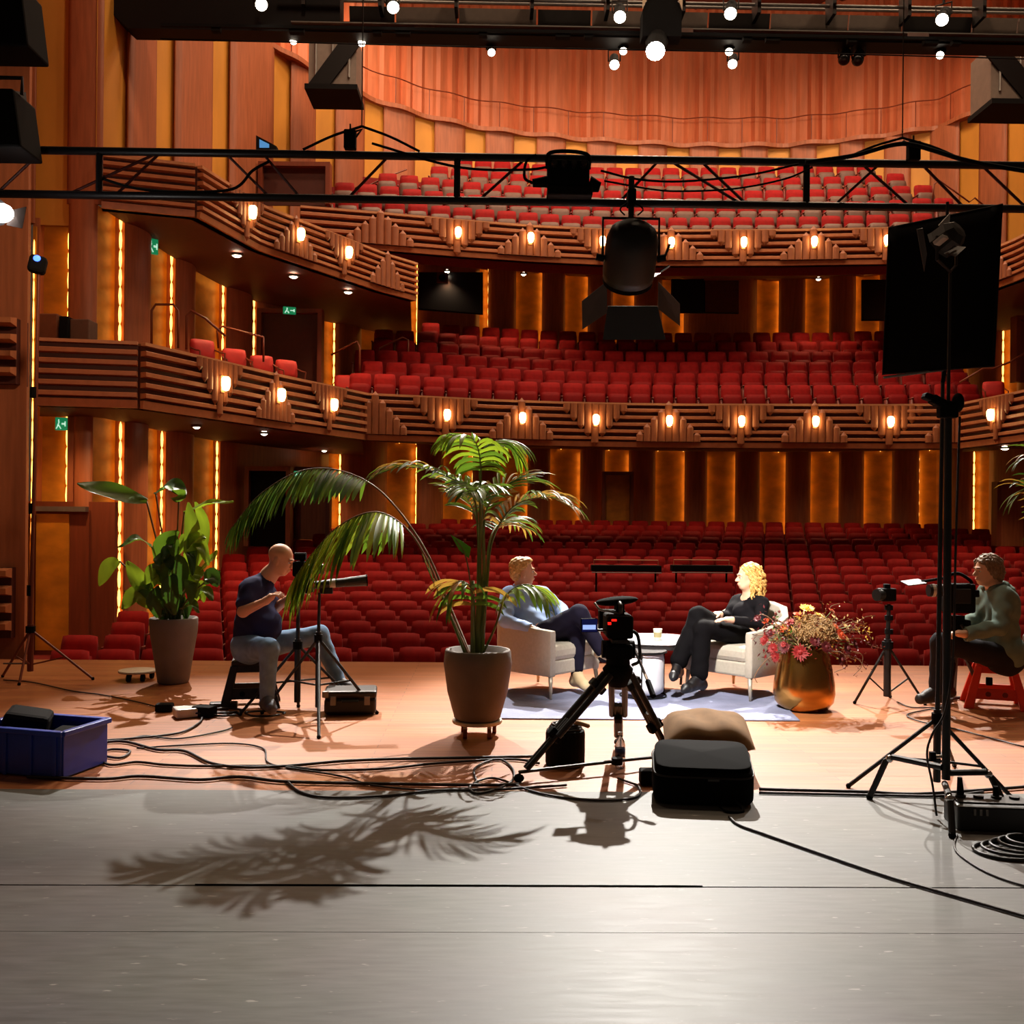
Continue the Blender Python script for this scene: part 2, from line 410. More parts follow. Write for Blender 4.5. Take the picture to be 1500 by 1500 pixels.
# lower balcony, centre
ZT1, ZB1 = 4.13, 3.12
c1 = resample(front_path([(534.5, 576.5), (602, 579.5), (719, 585.5), (824, 589), (914, 591), (1000, 592), (1086, 592.2), (1192, 592.4), (1302, 592.8), (1408, 591.5)], ZT1), .25)
bal1 = thing('balcony', 'curved lower balcony with ribbed wooden front facing the stage', 'balcony', (3.8, 23, ZB1), kind='structure')
parapet(bal1, c1, ZT1, ZB1)
S1 = [650, 762, 870, 978, 1084, 1191, 1300]
for i, x in enumerate(S1):
    triangle(bal1, c1, x, ZT1, ZB1, i % 2 == 1, .74)
    EL.append(sconce(c1, x, ZT1-.42, 'glowing wall sconce on the lower balcony front, %s from the left' % ORD[i], 'sconces on the lower balcony front'))
triangle(bal1, c1, 548, ZT1, ZB1, True, .7); triangle(bal1, c1, 1402, ZT1, ZB1, True, .7)
slab('s', bal1, c1, ZT1, ZB1, 536, 1405, 3.5, 650)
# lower left box
b1 = front_path([(57, 496), (203, 502)], ZT1); b1f = resample(b1, .3)
b1s = resample(front_path([(203, 502), (300, 524.5), (400, 548), (475, 564), (534.5, 576.5)], ZT1), .25)
box1 = thing('balcony', 'lower side balcony on the left with ribbed front and red chairs', 'balcony', (-5.5, 16, ZB1), kind='structure')
parapet(box1, b1f, ZT1, ZB1); parapet(box1, b1s, ZT1, ZB1)
for i, x in enumerate([311, 394, 473]):
    triangle(box1, b1s, x, ZT1, ZB1, i % 2 == 1, .62)
    EL.append(sconce(b1s, x, ZT1-.42, 'glowing wall sconce on the lower left side balcony, %s from the stage' % ORD[i], 'sconces on the lower left side balcony'))
slab('s', box1, b1f[:-1]+b1s, ZT1, ZB1, 58, 534, 3.08, 640)
# lower right box
b1r = resample(front_path([(1408, 591.5), (1500, 573), (1600, 548), (1750, 505)], ZT1), .25)
box2 = thing('balcony', 'lower side balcony at the right edge behind the black flag', 'balcony', (11, 20, ZB1), kind='structure')
parapet(box2, b1r, ZT1, ZB1)
triangle(box2, b1r, 1470, ZT1, ZB1, False, .62)
EL.append(sconce(b1r, 1470, ZT1-.42, 'glowing wall sconce on the lower right side balcony near the photo edge', 'sconces on the right side'))
slab('s', box2, b1r, ZT1, ZB1, 1409, 1740, 3.4, 640)
# upper balcony, centre
ZT2, ZB2 = 8.49, 7.62
c2 = resample(front_path([(440, 303), (560, 312.8), (670, 323), (780, 331.5), (882, 336.7), (981, 338.2), (1041, 338), (1150, 337.5), (1298, 334.8), (1420, 330)], ZT2), .25)
bal2 = thing('balcony', 'curved upper balcony with chevron ribbed wooden front', 'balcony', (3.8, 24, ZB2), kind='structure')
parapet(bal2, c2, ZT2, ZB2, 4)
S2 = [668, 774, 880, 982, 1087, 1190, 1296]
for i, x in enumerate(S2):
    triangle(bal2, c2, x, ZT2, ZB2, i % 2 == 1, .78)
    EL.append(sconce(c2, x, ZT2-.36, 'glowing wall sconce on the upper balcony front, %s from the left' % ORD[i], 'sconces on the upper balcony front'))
triangle(bal2, c2, 556, ZT2, ZB2, True, .78)
slab('s', bal2, c2, ZT2, ZB2, 445, 1415, 8.75, 400)
# upper left box
ZT3, ZB3 = 7.3, 6.43
b3f = resample(front_path([(150, 228), (286, 243)], ZT3), .3)
b3s = resample(front_path([(286, 243), (376, 300), (470, 337), (557, 371), (606, 386)], ZT3), .25)
box3 = thing('balcony', 'upper side balcony on the left with ribbed front and sconces', 'balcony', (-5, 17, ZB3), kind='structure')
parapet(box3, b3f, ZT3, ZB3); parapet(box3, b3s, ZT3, ZB3)
for i, x in enumerate([350, 425, 496]):
    triangle(box3, b3s, x, ZT3, ZB3, i % 2 == 1, .62)
    EL.append(sconce(b3s, x, ZT3-.36, 'glowing wall sconce on the upper left side balcony, %s from the stage' % ORD[i], 'sconces on the upper left side balcony'))
triangle(box3, b3s, 560, ZT3, ZB3, True, .6)
slab('s', box3, b3f[:-1]+b3s, ZT3, ZB3, 152, 604, 6.5, 400)
# upper right box
b3r = resample(front_path([(1405, 384), (1455, 366), (1500, 347), (1620, 280)], ZT3), .25)
box4 = thing('balcony', 'upper side balcony at the right edge, ribbed front half out of view', 'balcony', (12, 20, ZB3), kind='structure')
parapet(box4, b3r, ZT3, ZB3); triangle(box4, b3r, 1465, ZT3, ZB3, True, .62)
slab('s', box4, b3r, ZT3, ZB3, 1406, 1610, 6.6, 400)
# ---------------------------------------------------------------- proscenium pillar at far left with slatted boxes
mb = MB(); p = plan(43, 11.0)
mb.prism([(p.x, 11.0, -3), (plan(47, 16.4).x, 16.4, -3), (plan(47, 16.4).x-3, 16.4, -3), (p.x-3, 11.0, -3)], (0, 0, 18))
mb.build('wall_proscenium', 'cherry wood').__setitem__('kind', 'structure')
for y0, y1, x1, lab in ((466, 562, 26, 'ribbed wooden box front on the left pillar beside the light stand'), (832, 935, 19, 'ribbed wooden box front low on the left pillar by the stage floor')):
    d = 10.8; a = at(x1, y0, d); b = at(x1, y1, d)
    o = thing('box_front', lab, 'balcony box', (a.x-.6, a.y, b.z), kind='structure')
    MB().box((a.x-.6, a.y+.15, (a.z+b.z)/2), (1.16, .28, a.z-b.z)).build('panel', 'shaded recess wood', o)
    n = 4; st = (a.z-b.z)/n
    for k in range(n):
        z = a.z-st*k
        MB().prism([(a.x-1.2, a.y-.02, z), (a.x-1.2, a.y-.16, z-.02), (a.x-1.2, a.y-.16, z-st*.42), (a.x-1.2, a.y-.02, z-st*.55)], (1.2, 0, 0)).build('rib', 'rib wood', o)
# stage door
o = thing('door_1', 'tall wooden stage door under the gold panel on the left', 'door', plan(95, 16.2), kind='structure')
a = plan(55, 16.25); b = plan(132, 16.25); t = (b-a); w = t.length; t.normalize()
rz = math.atan2(t.y, t.x); c = (a+b)/2
MB().box((c.x, c.y, .35), (w, .08, 2.4), (0, 0, rz)).build('leaf_or_dark_fill', 'dark cherry wood', o)
MB().box((c.x-t.x*.15, c.y-.05, .4), (w*.62, .03, 2.2), (0, 0, rz)).build('door_panel', 'gold panel', o)
MB().box((c.x, c.y-.12, 1.58), (w, .12, .08), (0, 0, rz)).build('header_bar', 'grey steel', o)
MB().box((c.x, c.y-.1, -.95), (w*1.1, 1.2, .35), (0, 0, rz)).build('threshold', 'red carpet', o)
mb = MB(); mb.box((c.x, c.y+.12, 0), (1.6, .12, 3.4)); mb.build('wall_door_surround', 'dark cherry wood').__setitem__('kind', 'structure')
# ---------------------------------------------------------------- doors in the panelled walls
def doorway(name, px0, px1, ytop, ybot, d, lab, leaf='dark cherry wood', open_=False):
    a = at(px0, ybot, d); b = at(px1, ybot, d); top = at((px0+px1)/2, ytop, d).z; z0 = a.z; h = top-z0; w = (b-a).length
    o = thing(name, lab, 'door', ((a.x+b.x)/2, (a.y+b.y)/2, z0), kind='structure'); c = (a+b)/2
    rz = math.atan2(b.y-a.y, b.x-a.x); t = V((math.cos(rz), math.sin(rz), 0))
    for s_ in (-1, 1): q = c+t*s_*(w/2+.05); MB().box((q.x, q.y, z0+h/2), (.1, .3, h), (0, 0, rz)).build('jamb', 'dark cherry wood', o)
    MB().box((c.x, c.y, top+.05), (w+.2, .3, .1), (0, 0, rz)).build('lintel', 'dark cherry wood', o)
    MB().box((c.x, c.y+.05, z0+h/2), (w, .05, h), (0, 0, rz)).build('leaf_or_dark_fill', leaf, o)
    return o
doorway('door_2', 384, 466, 460, 560, 23.2, 'doorway with dark surround at the back of the lower left balcony', 'shaded recess wood')
doorway('door_3', 366, 420, 690, 800, 22.6, 'dark open doorway under the lower left balcony beside the palm', 'matte black')  # black sheet fills the opening in place of the dark inside
doorway('door_4', 440, 478, 690, 790, 24.8, 'wooden door under the lower left balcony behind the palm', 'cherry wood')
doorway('door_5', 1462, 1500, 712, 800, 24.5, 'wooden door under the balcony at the right edge', 'cherry wood')
doorway('door_6', 1490, 1530, 470, 560, 24.0, 'wooden door at the back of the lower right balcony', 'dark cherry wood')
doorway('door_7', 386, 478, 246, 300, 23.4, 'doorway at the back of the upper left balcony behind the truss', 'shaded recess wood')
doorway('door_8', 886, 922, 696, 768, 29.6, 'gold panelled door in the back wall of the stalls', 'gold panel')
# exit signs
def exit_sign(px, py, d, w, h, lab, yaw=0):
    c = at(px, py, d); o = thing('exit_sign', lab, 'sign', c)
    r = Matrix.Rotation(yaw, 3, 'Z')
    MB().box(c, (w, .06, h), r).build('housing', 'exit green', o)
    mb = MB()
    def bx(x, z, sx, sz, a=0):
        mb.box(c+r @ V((x*w, -.035, z*h)), (sx*w, .01, sz*h), r @ Matrix.Rotation(a, 3, 'Y'))
    bx(-.2, .25, .1, .2); bx(-.22, 0, .1, .35, .3); bx(-.1, -.25, .09, .34, -.5); bx(-.32, -.25, .09, .34, .5); bx(.2, 0, .3, .14); bx(.36, 0, .1, .4)
    mb.build('running_figure', 'exit white', o)
exit_sign(223, 361, 18.2, .2, .27, 'green exit sign above the upper niche on the left wall', .8)
exit_sign(424, 455, 22.8, .28, .16, 'green exit sign over the doorway of the lower left balcony', .3)
exit_sign(90, 621, 15.9, .17, .2, 'green exit sign above the stage door, under the balcony', .2)
exit_sign(436, 694, 22.4, .16, .12, 'small green exit sign over the dark doorway behind the palm frond', .3)
# ---------------------------------------------------------------- downlights in the soffits
DL = []
def downlight(px, py, z, lab, group, r=.07):
    c = fl(px, py, z); o = thing('downlight', lab, 'ceiling light', c, group)
    MB().lathe([(r*1.35, .02), (r*1.35, -.02), (r, -.025), (r, .02)], c, 16).build('trim_ring', 'grey steel', o)
    MB().ell(c-V((0, 0, .005)), (r*.95, r*.95, .05), nu=12, nv=6).build('bulb', 'downlight glow', o, smooth=True)
    DL.append(c)
for i, (x, y) in enumerate([(347, 373), (430, 404), (510, 427)]): downlight(x, y, 6.4, 'bright downlight under the upper left balcony, %s from the stage' % ORD[i], 'downlights under the upper left balcony', .09)
for i, (x, y) in enumerate([(288, 624), (387, 634), (475, 659)]): downlight(x, y, 3.1, 'downlight under the lower left balcony, %s from the stage' % ORD[i], 'downlights under the lower left balcony')
for i, (x, y) in enumerate([(655, 397), (767, 401), (1199, 408)]): downlight(x, y, 7.9 if i else 8.0, 'downlight under the upper balcony, %s from the left' % ORD[i], 'downlights under the upper balcony')
downlight(1472, 656, 3.15, 'brighter downlight under the lower right balcony', 'downlights at the right edge', .09); downlight(1474, 675, 3.2, 'dimmer downlight under the lower right balcony, farther from the stage', 'downlights at the right edge', .05)
# ================================================================= SEATS
def panel(mb, c, w, h, t, tilt, bulge=.03, r=.06, nx=5, nz=4):
    """upholstered rounded panel facing the stage (-y)"""
    R_ = Matrix.Rotation(-tilt, 3, 'X'); c = V(c); vs = []; fs = []
    for side in (0, 1):
        for j in range(nz+1):
            for i in range(nx+1):
                u = -1+2*i/nx; v = -1+2*j/nz
                x = u*w/2; z = v*h/2
                cx = max(0, abs(x)-(w/2-r)); cz = max(0, abs(z)-(h/2-r))
                if cx > 0 and cz > 0:
                    l = math.hypot(cx, cz)
                    if l > r or True:
                        m = max(cx, cz)/l; x = math.copysign((w/2-r)+cx*m, x); z = math.copysign((h/2-r)+cz*m, z)
                b = (1-u**4)*(1-v**4)
                y = -(t/2*.55+bulge*b) if side == 0 else t/2
                vs.append(c+R_ @ V((x, y, z)))
    W = nx+1; M = W*(nz+1)
    for j in range(nz):
        for i in range(nx):
            a = j*W+i; fs.append((a, a+1, a+W+1, a+W)); fs.append((M+a, M+a+W, M+a+W+1, M+a+1))
    for i in range(nx):
        fs.append((i, M+i, M+i+1, i+1)); a = nz*W+i; fs.append((a, a+1, M+a+1, M+a))
    for j in range(nz):
        a = j*W; fs.append((a, a+W, M+a+W, M+a)); a = j*W+nx; fs.append((a, M+a, M+a+W, a+W))
    mb.add(vs, fs)
def seat_back(mb): panel(mb, (0, .04, .69), .48, .56, .08, .17)
def seat_cushion(mb): panel(mb, (0, -.1, .52), .455, .4, .1, .12, .025)
def seat_frame(mb):
    mb.box((-.265, .0, .3), (.028, .34, .6)); mb.box((-.265, -.03, .615), (.04, .36, .035)); mb.box((0, .03, .25), (.49, .1, .08))
YC = 22; 
def row_curve(x, R_=60): return -(x-3.8)**2/(2*R_)
rows = []
for r in range(16):
    y0 = 13.35+r*1.0; row = []; off = .27*(r % 2)
    x = -6.4+off
    while x < 15:
        y = y0+row_curve(x); q = V((x, y, stall_z(y0)))
        d = dep(q); px = 750+F*(q-CAMP).dot(Rc)/d
        lx = max(-5.75, -6.25 if y > 16 else -5.75)
        if px < 1540 and x > lx and d < interp(px, WPX, WD)-.75: row.append(q)
        x += .54
    rows.append(row)
total = sum(map(len, rows)); left = 300; protos = None; rest = MB(); n_rest = 0
for r, row in enumerate(rows):
    lab = 'red upholstered theatre seat in the %s row of the stalls counted from the stage' % ORD[r]
    for q in sorted(row, key=lambda p: dep(p)):
        if left > 0:
            left -= 1
            if protos is None:
                o = thing('theatre_seat', lab, 'seat', q, 'stalls seats, %s row' % ORD[r])
                protos = [o]
                for nm, fn, m in (('backrest', seat_back, 'red plush'), ('seat_cushion', seat_cushion, 'red plush back'), ('armrest_frame', seat_frame, 'seat wood')):
                    mb = MB(); fn(mb); mb.v = [V(p)+q for p in mb.v]; protos.append(mb.build(nm, m, o, smooth=(nm != 'armrest_frame')))
            else:
                o = protos[0].copy(); COL.objects.link(o); o.location = q; o['label'] = lab; o['group'] = 'stalls seats, %s row' % ORD[r]
                for c in protos[1:]:
                    k = c.copy(); COL.objects.link(k); k.parent = o
        else:
            n_rest += 1
            for fn, ci in ((seat_back, 0), (seat_cushion, 1), (seat_frame, 2)):
                rest.cm = ci; mb = MB(); fn(mb); rest.add([V(p)+q for p in mb.v], mb.f)
if n_rest:
    tag(rest.build('theatre_seat_rows', ['red plush', 'red plush back', 'seat wood'], smooth=True), 'red theatre seats of the rearmost stalls rows under the lower balcony', 'seats', kind='stuff')
# balcony seats: one mesh each, too small in view for parts
def balcony_rows(path, n, dy, ztop0, dz, ext, what, shell, off0=.75):
    proto = None
    for r in range(n):
        lab = 'red theatre seat in the %s row of the %s balcony counted from its front' % (ORD[r], what); grp = '%s balcony seats, %s row' % (what, ORD[r])
        x0 = at(ext[r][0], 560 if what == 'lower' else 280, 24+dy*r).x; x1 = at(ext[r][1], 560 if what == 'lower' else 280, 24+dy*r).x
        x = x0+.27*(r % 2)
        while x < x1:
            # y of the front rail at this x
            k = min(range(len(path)), key=lambda i: abs(path[i].x-x)); y = path[k].y+off0+dy*r
            q = V((x, y, ztop0+dz*r-.95))
            if proto is None:
                mb = MB(); seat_back(mb); mb.cm = 1; seat_cushion(mb); mb.cm = 2; seat_frame(mb); mb.v = [V(p)+q for p in mb.v]
                o = proto = mb.build('tip_up_chair', ['red plush', shell, 'seat wood'], None, smooth=True, loc=q)
            else:
                o = proto.copy(); COL.objects.link(o); o.location = q
            tag(o, lab, 'seat', grp)
            x += .54
balcony_rows(c1, 6, .85, 4.66, .40, [(540, 1408), (540, 1408), (545, 1405), (555, 1395), (570, 1390), (620, 1300)], 'lower', 'red plush back')
balcony_rows(c2, 5, .9, 9.05, .62, [(478, 1400), (490, 1400), (567, 1396), (627, 1338), (678, 1286)], 'upper', 'grey seat shell', .8)
# stepped floors carrying the balcony seats
for path, n, dy, z0, dz, nm, off0 in ((c1, 6, .85, 3.71, .40, 'lower', .75), (c2, 5, .9, 8.1, .62, 'upper', .8)):
    mb = MB()
    for r in range(n):
        a = [V((p.x, p.y+off0-.42+dy*r, 0)) for p in path]; b = [V((p.x, p.y+off0-.42+dy*(r+1), 0)) for p in path]; m = len(a); z = z0+dz*r
        vs = [V((p.x, p.y, z-dz)) for p in a]+[V((p.x, p.y, z)) for p in a]+[V((p.x, p.y, z)) for p in b]
        mb.add(vs, [(k, k+1, m+k+1, m+k) for k in range(m-1)]+[(m+k, m+k+1, 2*m+k+1, 2*m+k) for k in range(m-1)])
    mb.build('floor_%s_balcony' % nm, 'red carpet').__setitem__('kind', 'structure')
# ================================================================= BRIDGE, LANTERNS, TRUSS
BD = 17.0
mat('gantry grey', (112, 98, 88), .6, var=.1)
bz = at(750, 53, BD).z
bx0 = at(152, 40, BD).x; bx1 = at(1640, 60, BD).x; by = BD
br = thing('lighting_bridge', 'long black lighting bridge crossing the hall under the ceiling', 'lighting bridge', ((bx0+bx1)/2, by, bz), kind='structure')
mb = MB(); mb.prism([(bx0, by, bz+.95), (bx0, by, bz+.42), (bx0+.45, by, bz+.02), (bx1, by, bz), (bx1, by, bz+.2), (bx0+4, by, bz+.2), (bx0+4, by, bz+.95)], (0, .42, 0)); mb.build('fascia', 'bridge black', br)
MB().box(((bx0+bx1)/2+1.5, by-.06, bz+.13), (bx1-bx0-3.4, .1, .02)).build('edge_strip', 'grey steel', br)
MB().box(((bx0+bx1)/2, by-.3, bz-.06), (bx1-bx0-2.2, .05, .05)).build('lamp_bar', 'matte black', br)
x = bx0+4.1; k = 0
while x < bx1-1:
    w = .8+.7*((k*37) % 5)/5; MB().box((x+w/2, by+.35, bz+.4), (w-.03, .06, .42), (.25, 0, 0)).build('mesh_panel', 'gantry grey' if k % 3 else 'dark steel', br); x += w; k += 1
for zz, yy in ((bz+.66, by+.1), (bz+.8, by+.5), (bz+.72, by-.2)):
    MB().cyl((bx0+3, yy, zz), (bx1, yy, zz), .03, n=8).build('pipe', 'grey steel', br)
for i in range(11):
    xx = bx0+3.4+i*1.28
    MB().box((xx, by+.1, bz+.68), (.06, .4, .5)).build('bracket', 'dark steel', br)
for i in range(15):
    xx = bx0+2+i*1.03+.3*((i*7) % 3)
    MB().box((xx, by-.25, bz-.1), (.14+.1*(i % 2), .12, .08)).build('connector', 'matte black', br)
for i, px in enumerate((285, 623, 1000, 1345)):
    c = at(px, 26+ .022*px*.9, BD-.06); MB().box(c, (.35, .03, .09)).build('label_plate', 'grey seat shell', br)
MB().tube([at(235, 57, BD-.3), at(700, 69, BD-.3), at(1200, 78, BD-.3), at(1560, 88, BD-.3)], .012, 5).build('cable', 'matte black', br)
def lantern(px, py, d, r, lab, glow='lamp glow', lit=True, ln=.32, group='lanterns on the lighting bridge', hang=.2, aim=(1.2, 8, 0)):
    c = at(px, py, d); dr = (V(aim)-c).normalized()
    o = thing('stage_lantern', lab, 'stage light', c+V((0, 0, hang)), group)
    b = c-dr*ln; x, y = frame(dr)
    MB().cyl(b, c-dr*.01, r*.95, r*1.1, 14).build('body', 'matte black', o, smooth=False)
    mb = MB(); mb.ell(c, (r, r, r*.45), dr.to_track_quat('Z', 'Y').to_matrix(), 14, 7); mb.build('lens', glow if lit else 'screen black', o, smooth=True)
    m = c-dr*ln*.5
    MB().tube([m+x*r*1.2, m+x*r*1.25+V((0, 0, hang)), m-x*r*1.25+V((0, 0, hang)), m-x*r*1.2], .015, 6).build('yoke', 'dark steel', o)
    MB().cyl(m+V((0, 0, hang)), m+V((0, 0, hang+.22)), .02, n=6).build('clamp', 'dark steel', o)
    return c, dr
LB = [(383, 7), (576, 11), (908, 25), (1070, 20), (1380, 29)]
for i, (x, y) in enumerate(LB): lantern(x, y, BD-.5, .1, 'glowing lantern on the upper front bar of the bridge, %s from the left' % ORD[i])
for i, (x, y) in enumerate([(430, 60), (530, 63), (720, 77), (913, 75), (1068, 76), (1377, 81)]): lantern(x, y, BD+.3, .065, 'small glowing lantern under the bridge edge, %s from the left' % ORD[i], hang=.12, ln=.2)
lantern(900, 95, BD+.6, .085, 'glowing lantern hanging lower beneath the bridge, left of the brightest lamp')
lantern(1073, 94, BD+.6, .08, 'glowing lantern hanging lower beneath the bridge, right of the brightest lamp')
lantern(1236, 88, BD+.2, .09, 'unlit dark lantern under the bridge, left one of the pair', lit=False); lantern(1256, 89, BD+.2, .09, 'unlit dark lantern under the bridge, right one of the pair', lit=False)
# the big lantern with pale barn doors
c = at(960, 75, BD-.85); o = thing('stage_lantern', 'big lantern with pale barn doors and the brightest lamp on the bridge', 'stage light', c+V((0, 0, .7)), 'lanterns on the lighting bridge')
dr = (V((1.2, 7.4, 0))-c).normalized(); MB().ell(c, (.15, .15, .07), dr.to_track_quat('Z', 'Y').to_matrix(), 16, 8).build('lens', 'bright lamp glow', o, smooth=True)
A = at(970, 24, BD-.6)
w = .32
MB().prism([A+V((-w*.45, 0, .5)), A+V((w*.45, 0, .5)), A+V((w, 0, .1)), A+V((w, 0, -.32)), A+V((-w, 0, -.32)), A+V((-w, 0, .1))], (0, .3, 0)).build('body', 'matte black', o)
mat('pale flap', (215, 190, 160), .6)
for s_ in (-1, 1): MB().prism([A+V((s_*w*.5, -.03, .5)), A+V((s_*w*1.02, -.03, .5)), A+V((s_*w*1.02, -.03, .1))], (0, .02, 0)).build('barn_door', 'pale flap', o)
MB().cyl(c-dr*.03, A+V((-.05, .2, -.28)), .14, .2, 16).build('snout', 'matte black', o)
MB().cyl(A+V((0, .15, .4)), A+V((0, .15, 1.2)), .03, n=8).build('hanger', 'dark steel', o)
# side gantries above the wall ends
for (px, py, w_, h_, d, lab, sg) in ((492, 103, 68, 80, 24, 'grey lighting gantry box with dark strut on the left above the wall', 1), (1478, 122, 84, 84, 24, 'grey lighting gantry box with dark strut at the top right corner', -1)):
    c = at(px, py, d); k = d/F
    o = thing('gantry', lab, 'lighting gantry', c-V((0, 0, h_*k/2)))
    MB().box(c, (w_*k, 1.0, h_*k)).build('box', 'gantry grey', o)
    MB().prism([c+V((-sg*w_*k*.55, -.56, -h_*k*.5)), c+V((-sg*w_*k*.1, -.56, -h_*k*.5)), c+V((sg*w_*k*.6, -.56, h_*k*.3)), c+V((sg*w_*k*.6, -.56, h_*k*.5)), c+V((sg*w_*k*.3, -.56, h_*k*.5))], (0, .05, 0)).build('strut', 'bridge black', o)
    MB().box(c+V((0, -.1, -h_*k*.52)), (w_*k*1.1, 1.2, .12)).build('base_plate', 'matte black', o)
    for q in (-.35, 0, .35): MB().cyl(c+V((q*w_*k, -.53, -h_*k*.3)), c+V((q*w_*k, -.53, h_*k*.5)), .03, n=6).build('upright', 'grey steel', o)
# ---------------------------------------------------------------- truss
TY = 6.3
def tr(px, up): return at(px, (231 if up else 295)+.0153*(px-750)+(.0012*(px-750) if not up else 0), TY)
mat('truss black', (20, 18, 22), .4, metal=.3); mat('truss rod', (74, 22, 14), .45, metal=.3)
tz1 = tr(750, 1).z; tz0 = tr(750, 0).z; xa = tr(-420, 1).x; xb = tr(2200, 1).x; xm = (xa+xb)/2
o = thing('truss', 'black two-chord lighting truss hanging across the stage', 'truss', (xm, TY, tz0))
MB().cyl((xa, TY, tz1), (xb, TY, tz1), .025, n=14).build('top_chord', 'truss black', o, smooth=True)
MB().cyl((xa, TY, tz0), (xb, TY, tz0), .025, n=14).build('bottom_chord', 'truss black', o, smooth=True)
for px in (-365, 150, 670, 1184, 1700): x = tr(px, 1).x; MB().cyl((x, TY, tz0), (x, TY, tz1), .021, n=10).build('upright', 'truss black', o)
for a_, b_ in ((5, 70), (175, 240), (240, 110), (395, 330), (385, 440), (510, 570), (700, 770), (905, 965), (985, 1095), (1100, 1030), (1220, 1290), (1270, 1345), (1425, 1360), (1450, 1520)):
    if a_ in (5, 175, 395, 510, 700, 905, 1100, 1220, 1425): p, q = tr(a_, 0), tr(b_, 1)
    else: p, q = tr(a_, 1), tr(b_, 0)
    MB().cyl((p.x, TY+.01, p.z), (q.x, TY+.01, q.z), .009, n=6).build('brace_rod', 'truss rod', o)
# drop wires with rigging hoists
for px, py, wx, lab in ((513, 205, 530, 'black rigging clamp with steel wire on the truss, left one'), (1338, 222, 1322, 'black rigging clamp with steel wire on the truss, right one')):
    c = at(px, py, TY); o = thing('rigging_clamp', lab, 'rigging', c, 'rigging clamps on the truss')
    MB().box(c, (.075, .06, .12)).build('housing', 'matte black', o, bevel=.008)
    MB().cyl(c+V((0, 0, .05)), c+V((0, 0, .1)), .006, n=6).build('pin', 'dark steel', o)
    h = at(wx, py-20, TY); MB().tube([c+V((-.01, 0, .04)), h+V((0, 0, -.02)), c+V((.02, 0, 0))], .01, 6).build('shackle', 'dark steel', o)
    MB().cyl(h, (h.x, h.y, 8), .004, n=5).build('wire', 'dark steel', o)
    for s_ in (-1, 1):
        e = tr(wx+s_*85, 1)
        MB().tube(spline([h, h.lerp(e, .5)+V((0, -.02, .02)), e+V((0, -.03, .02))], 6), .008, 6).build('sling', 'matte black', o)
# dimmer box on the truss
c = at(832, 262, TY-.05); o = thing('dimmer_box', 'black dimmer box with handle and plugs strapped to the truss', 'dimmer', c-V((0, 0, .1)))
MB().box(c+V((0, 0, .02)), (.26, .12, .17)).build('housing', 'matte black', o, bevel=.02)
MB().box(c+V((.01, 0, -.09)), (.28, .13, .06)).build('base', 'bridge black', o, bevel=.01)
MB().tube(spline([c+V((-.13, 0, .06)), c+V((-.11, -.02, .155)), c+V((.11, -.02, .15)), c+V((.13, 0, .06))], 6), .012, 8).build('handle', 'matte black', o)
for i in range(4): MB().cyl(c+V((-.09+.06*i, -.06, .06)), c+V((-.09+.06*i, -.1, .07)), .018, n=10).build('socket', 'dark steel', o)
MB().cyl(c+V((-.13, 0, -.02)), c+V((-.22, 0, -.03)), .035, .025, 10).build('plug', 'matte black', o)
MB().tube(spline([c+V((-.22, 0, -.03)), c+V((-.27, -.01, 0)), c+V((-.26, -.01, .1)), c+V((-.2, -.02, .14))], 6), .009, 6).build('lead', 'matte black', o)
MB().cyl(c+V((.13, 0, -.03)), c+V((.2, 0, -.05)), .05, .03, 10).build('plug', 'matte black', o)
# cables draped on the truss
def drape(pxs, lab, r=.008, d=TY-.04):
    p = spline([at(x, y, d) for x, y in pxs], 8); o = MB().tube(p, r, 6).build('cable', 'matte black', None, smooth=True, loc=p[0]); tag(o, lab, 'cable', 'cables on the truss')
drape([(545, 210), (640, 238), (700, 248), (780, 248), (815, 240)], 'black cable sagging along the truss left of the dimmer box')
drape([(880, 250), (930, 262), (985, 266), (1050, 262), (1110, 254), (1170, 240)], 'black cable sagging along the truss right of the dimmer box', .007)
drape([(885, 265), (960, 278), (1010, 280), (1080, 276), (1150, 262), (1190, 245)], 'lower black cable sagging right of the dimmer box', .006)
drape([(1180, 238), (1250, 228), (1310, 212), (1345, 214), (1420, 236), (1510, 252)], 'bundle of black cables over the right end of the truss', .014)
drape([(150, 262), (200, 276), (260, 281), (340, 277), (370, 250), (395, 236)], 'black cable lying on the lower chord of the truss at left', .009)
mat('fresnel black', (8, 7, 8), .55, var=.05)
# hanging fresnel seen from behind
FD = 6.25; c = at(924, 372, FD); aim = V((1.05, 9.2, .3)); dr = V((0, .72, -.69)); 
o = thing('fresnel_lantern', 'large black fresnel lantern with barn doors hanging from the truss', 'stage light', at(924, 298, FD))
x = V((1, 0, 0)); y = x.cross(dr) if x.cross(dr).z > 0 else dr.cross(x)
rm = Matrix((x, y, dr)).transposed()
MB().lathe([(0, -.2), (.09, -.195), (.14, -.16), (.16, -.1), (.165, .12), (.16, .17), (.15, .17)], c, 28, rm).build('body', 'fresnel black', o, smooth=True)
for s_ in (-.2, .2, -.35, .35): MB().tube([c+rm @ V((math.sin(s_*2.6)*.167, math.cos(s_*2.6)*.167, z_)) for z_ in (-.06, .12)], .006, 6).build('cooling_rib', 'dark steel', o)
MB().cyl(c+dr*.165, c+dr*.2, .155, .16, 24).build('lens_rim', 'matte black', o)
MB().ell(c+dr*.19, (.14, .14, .03), rm, 18, 8).build('lens', 'lamp glow', o, smooth=True)
zb = at(924, 320, FD).z
MB().tube([c+V((-.175, 0, -.02)), V((c.x-.175, c.y, zb)), V((c.x+.175, c.y, zb)), c+V((.175, 0, -.02))], .01, 6).build('yoke', 'dark steel', o)
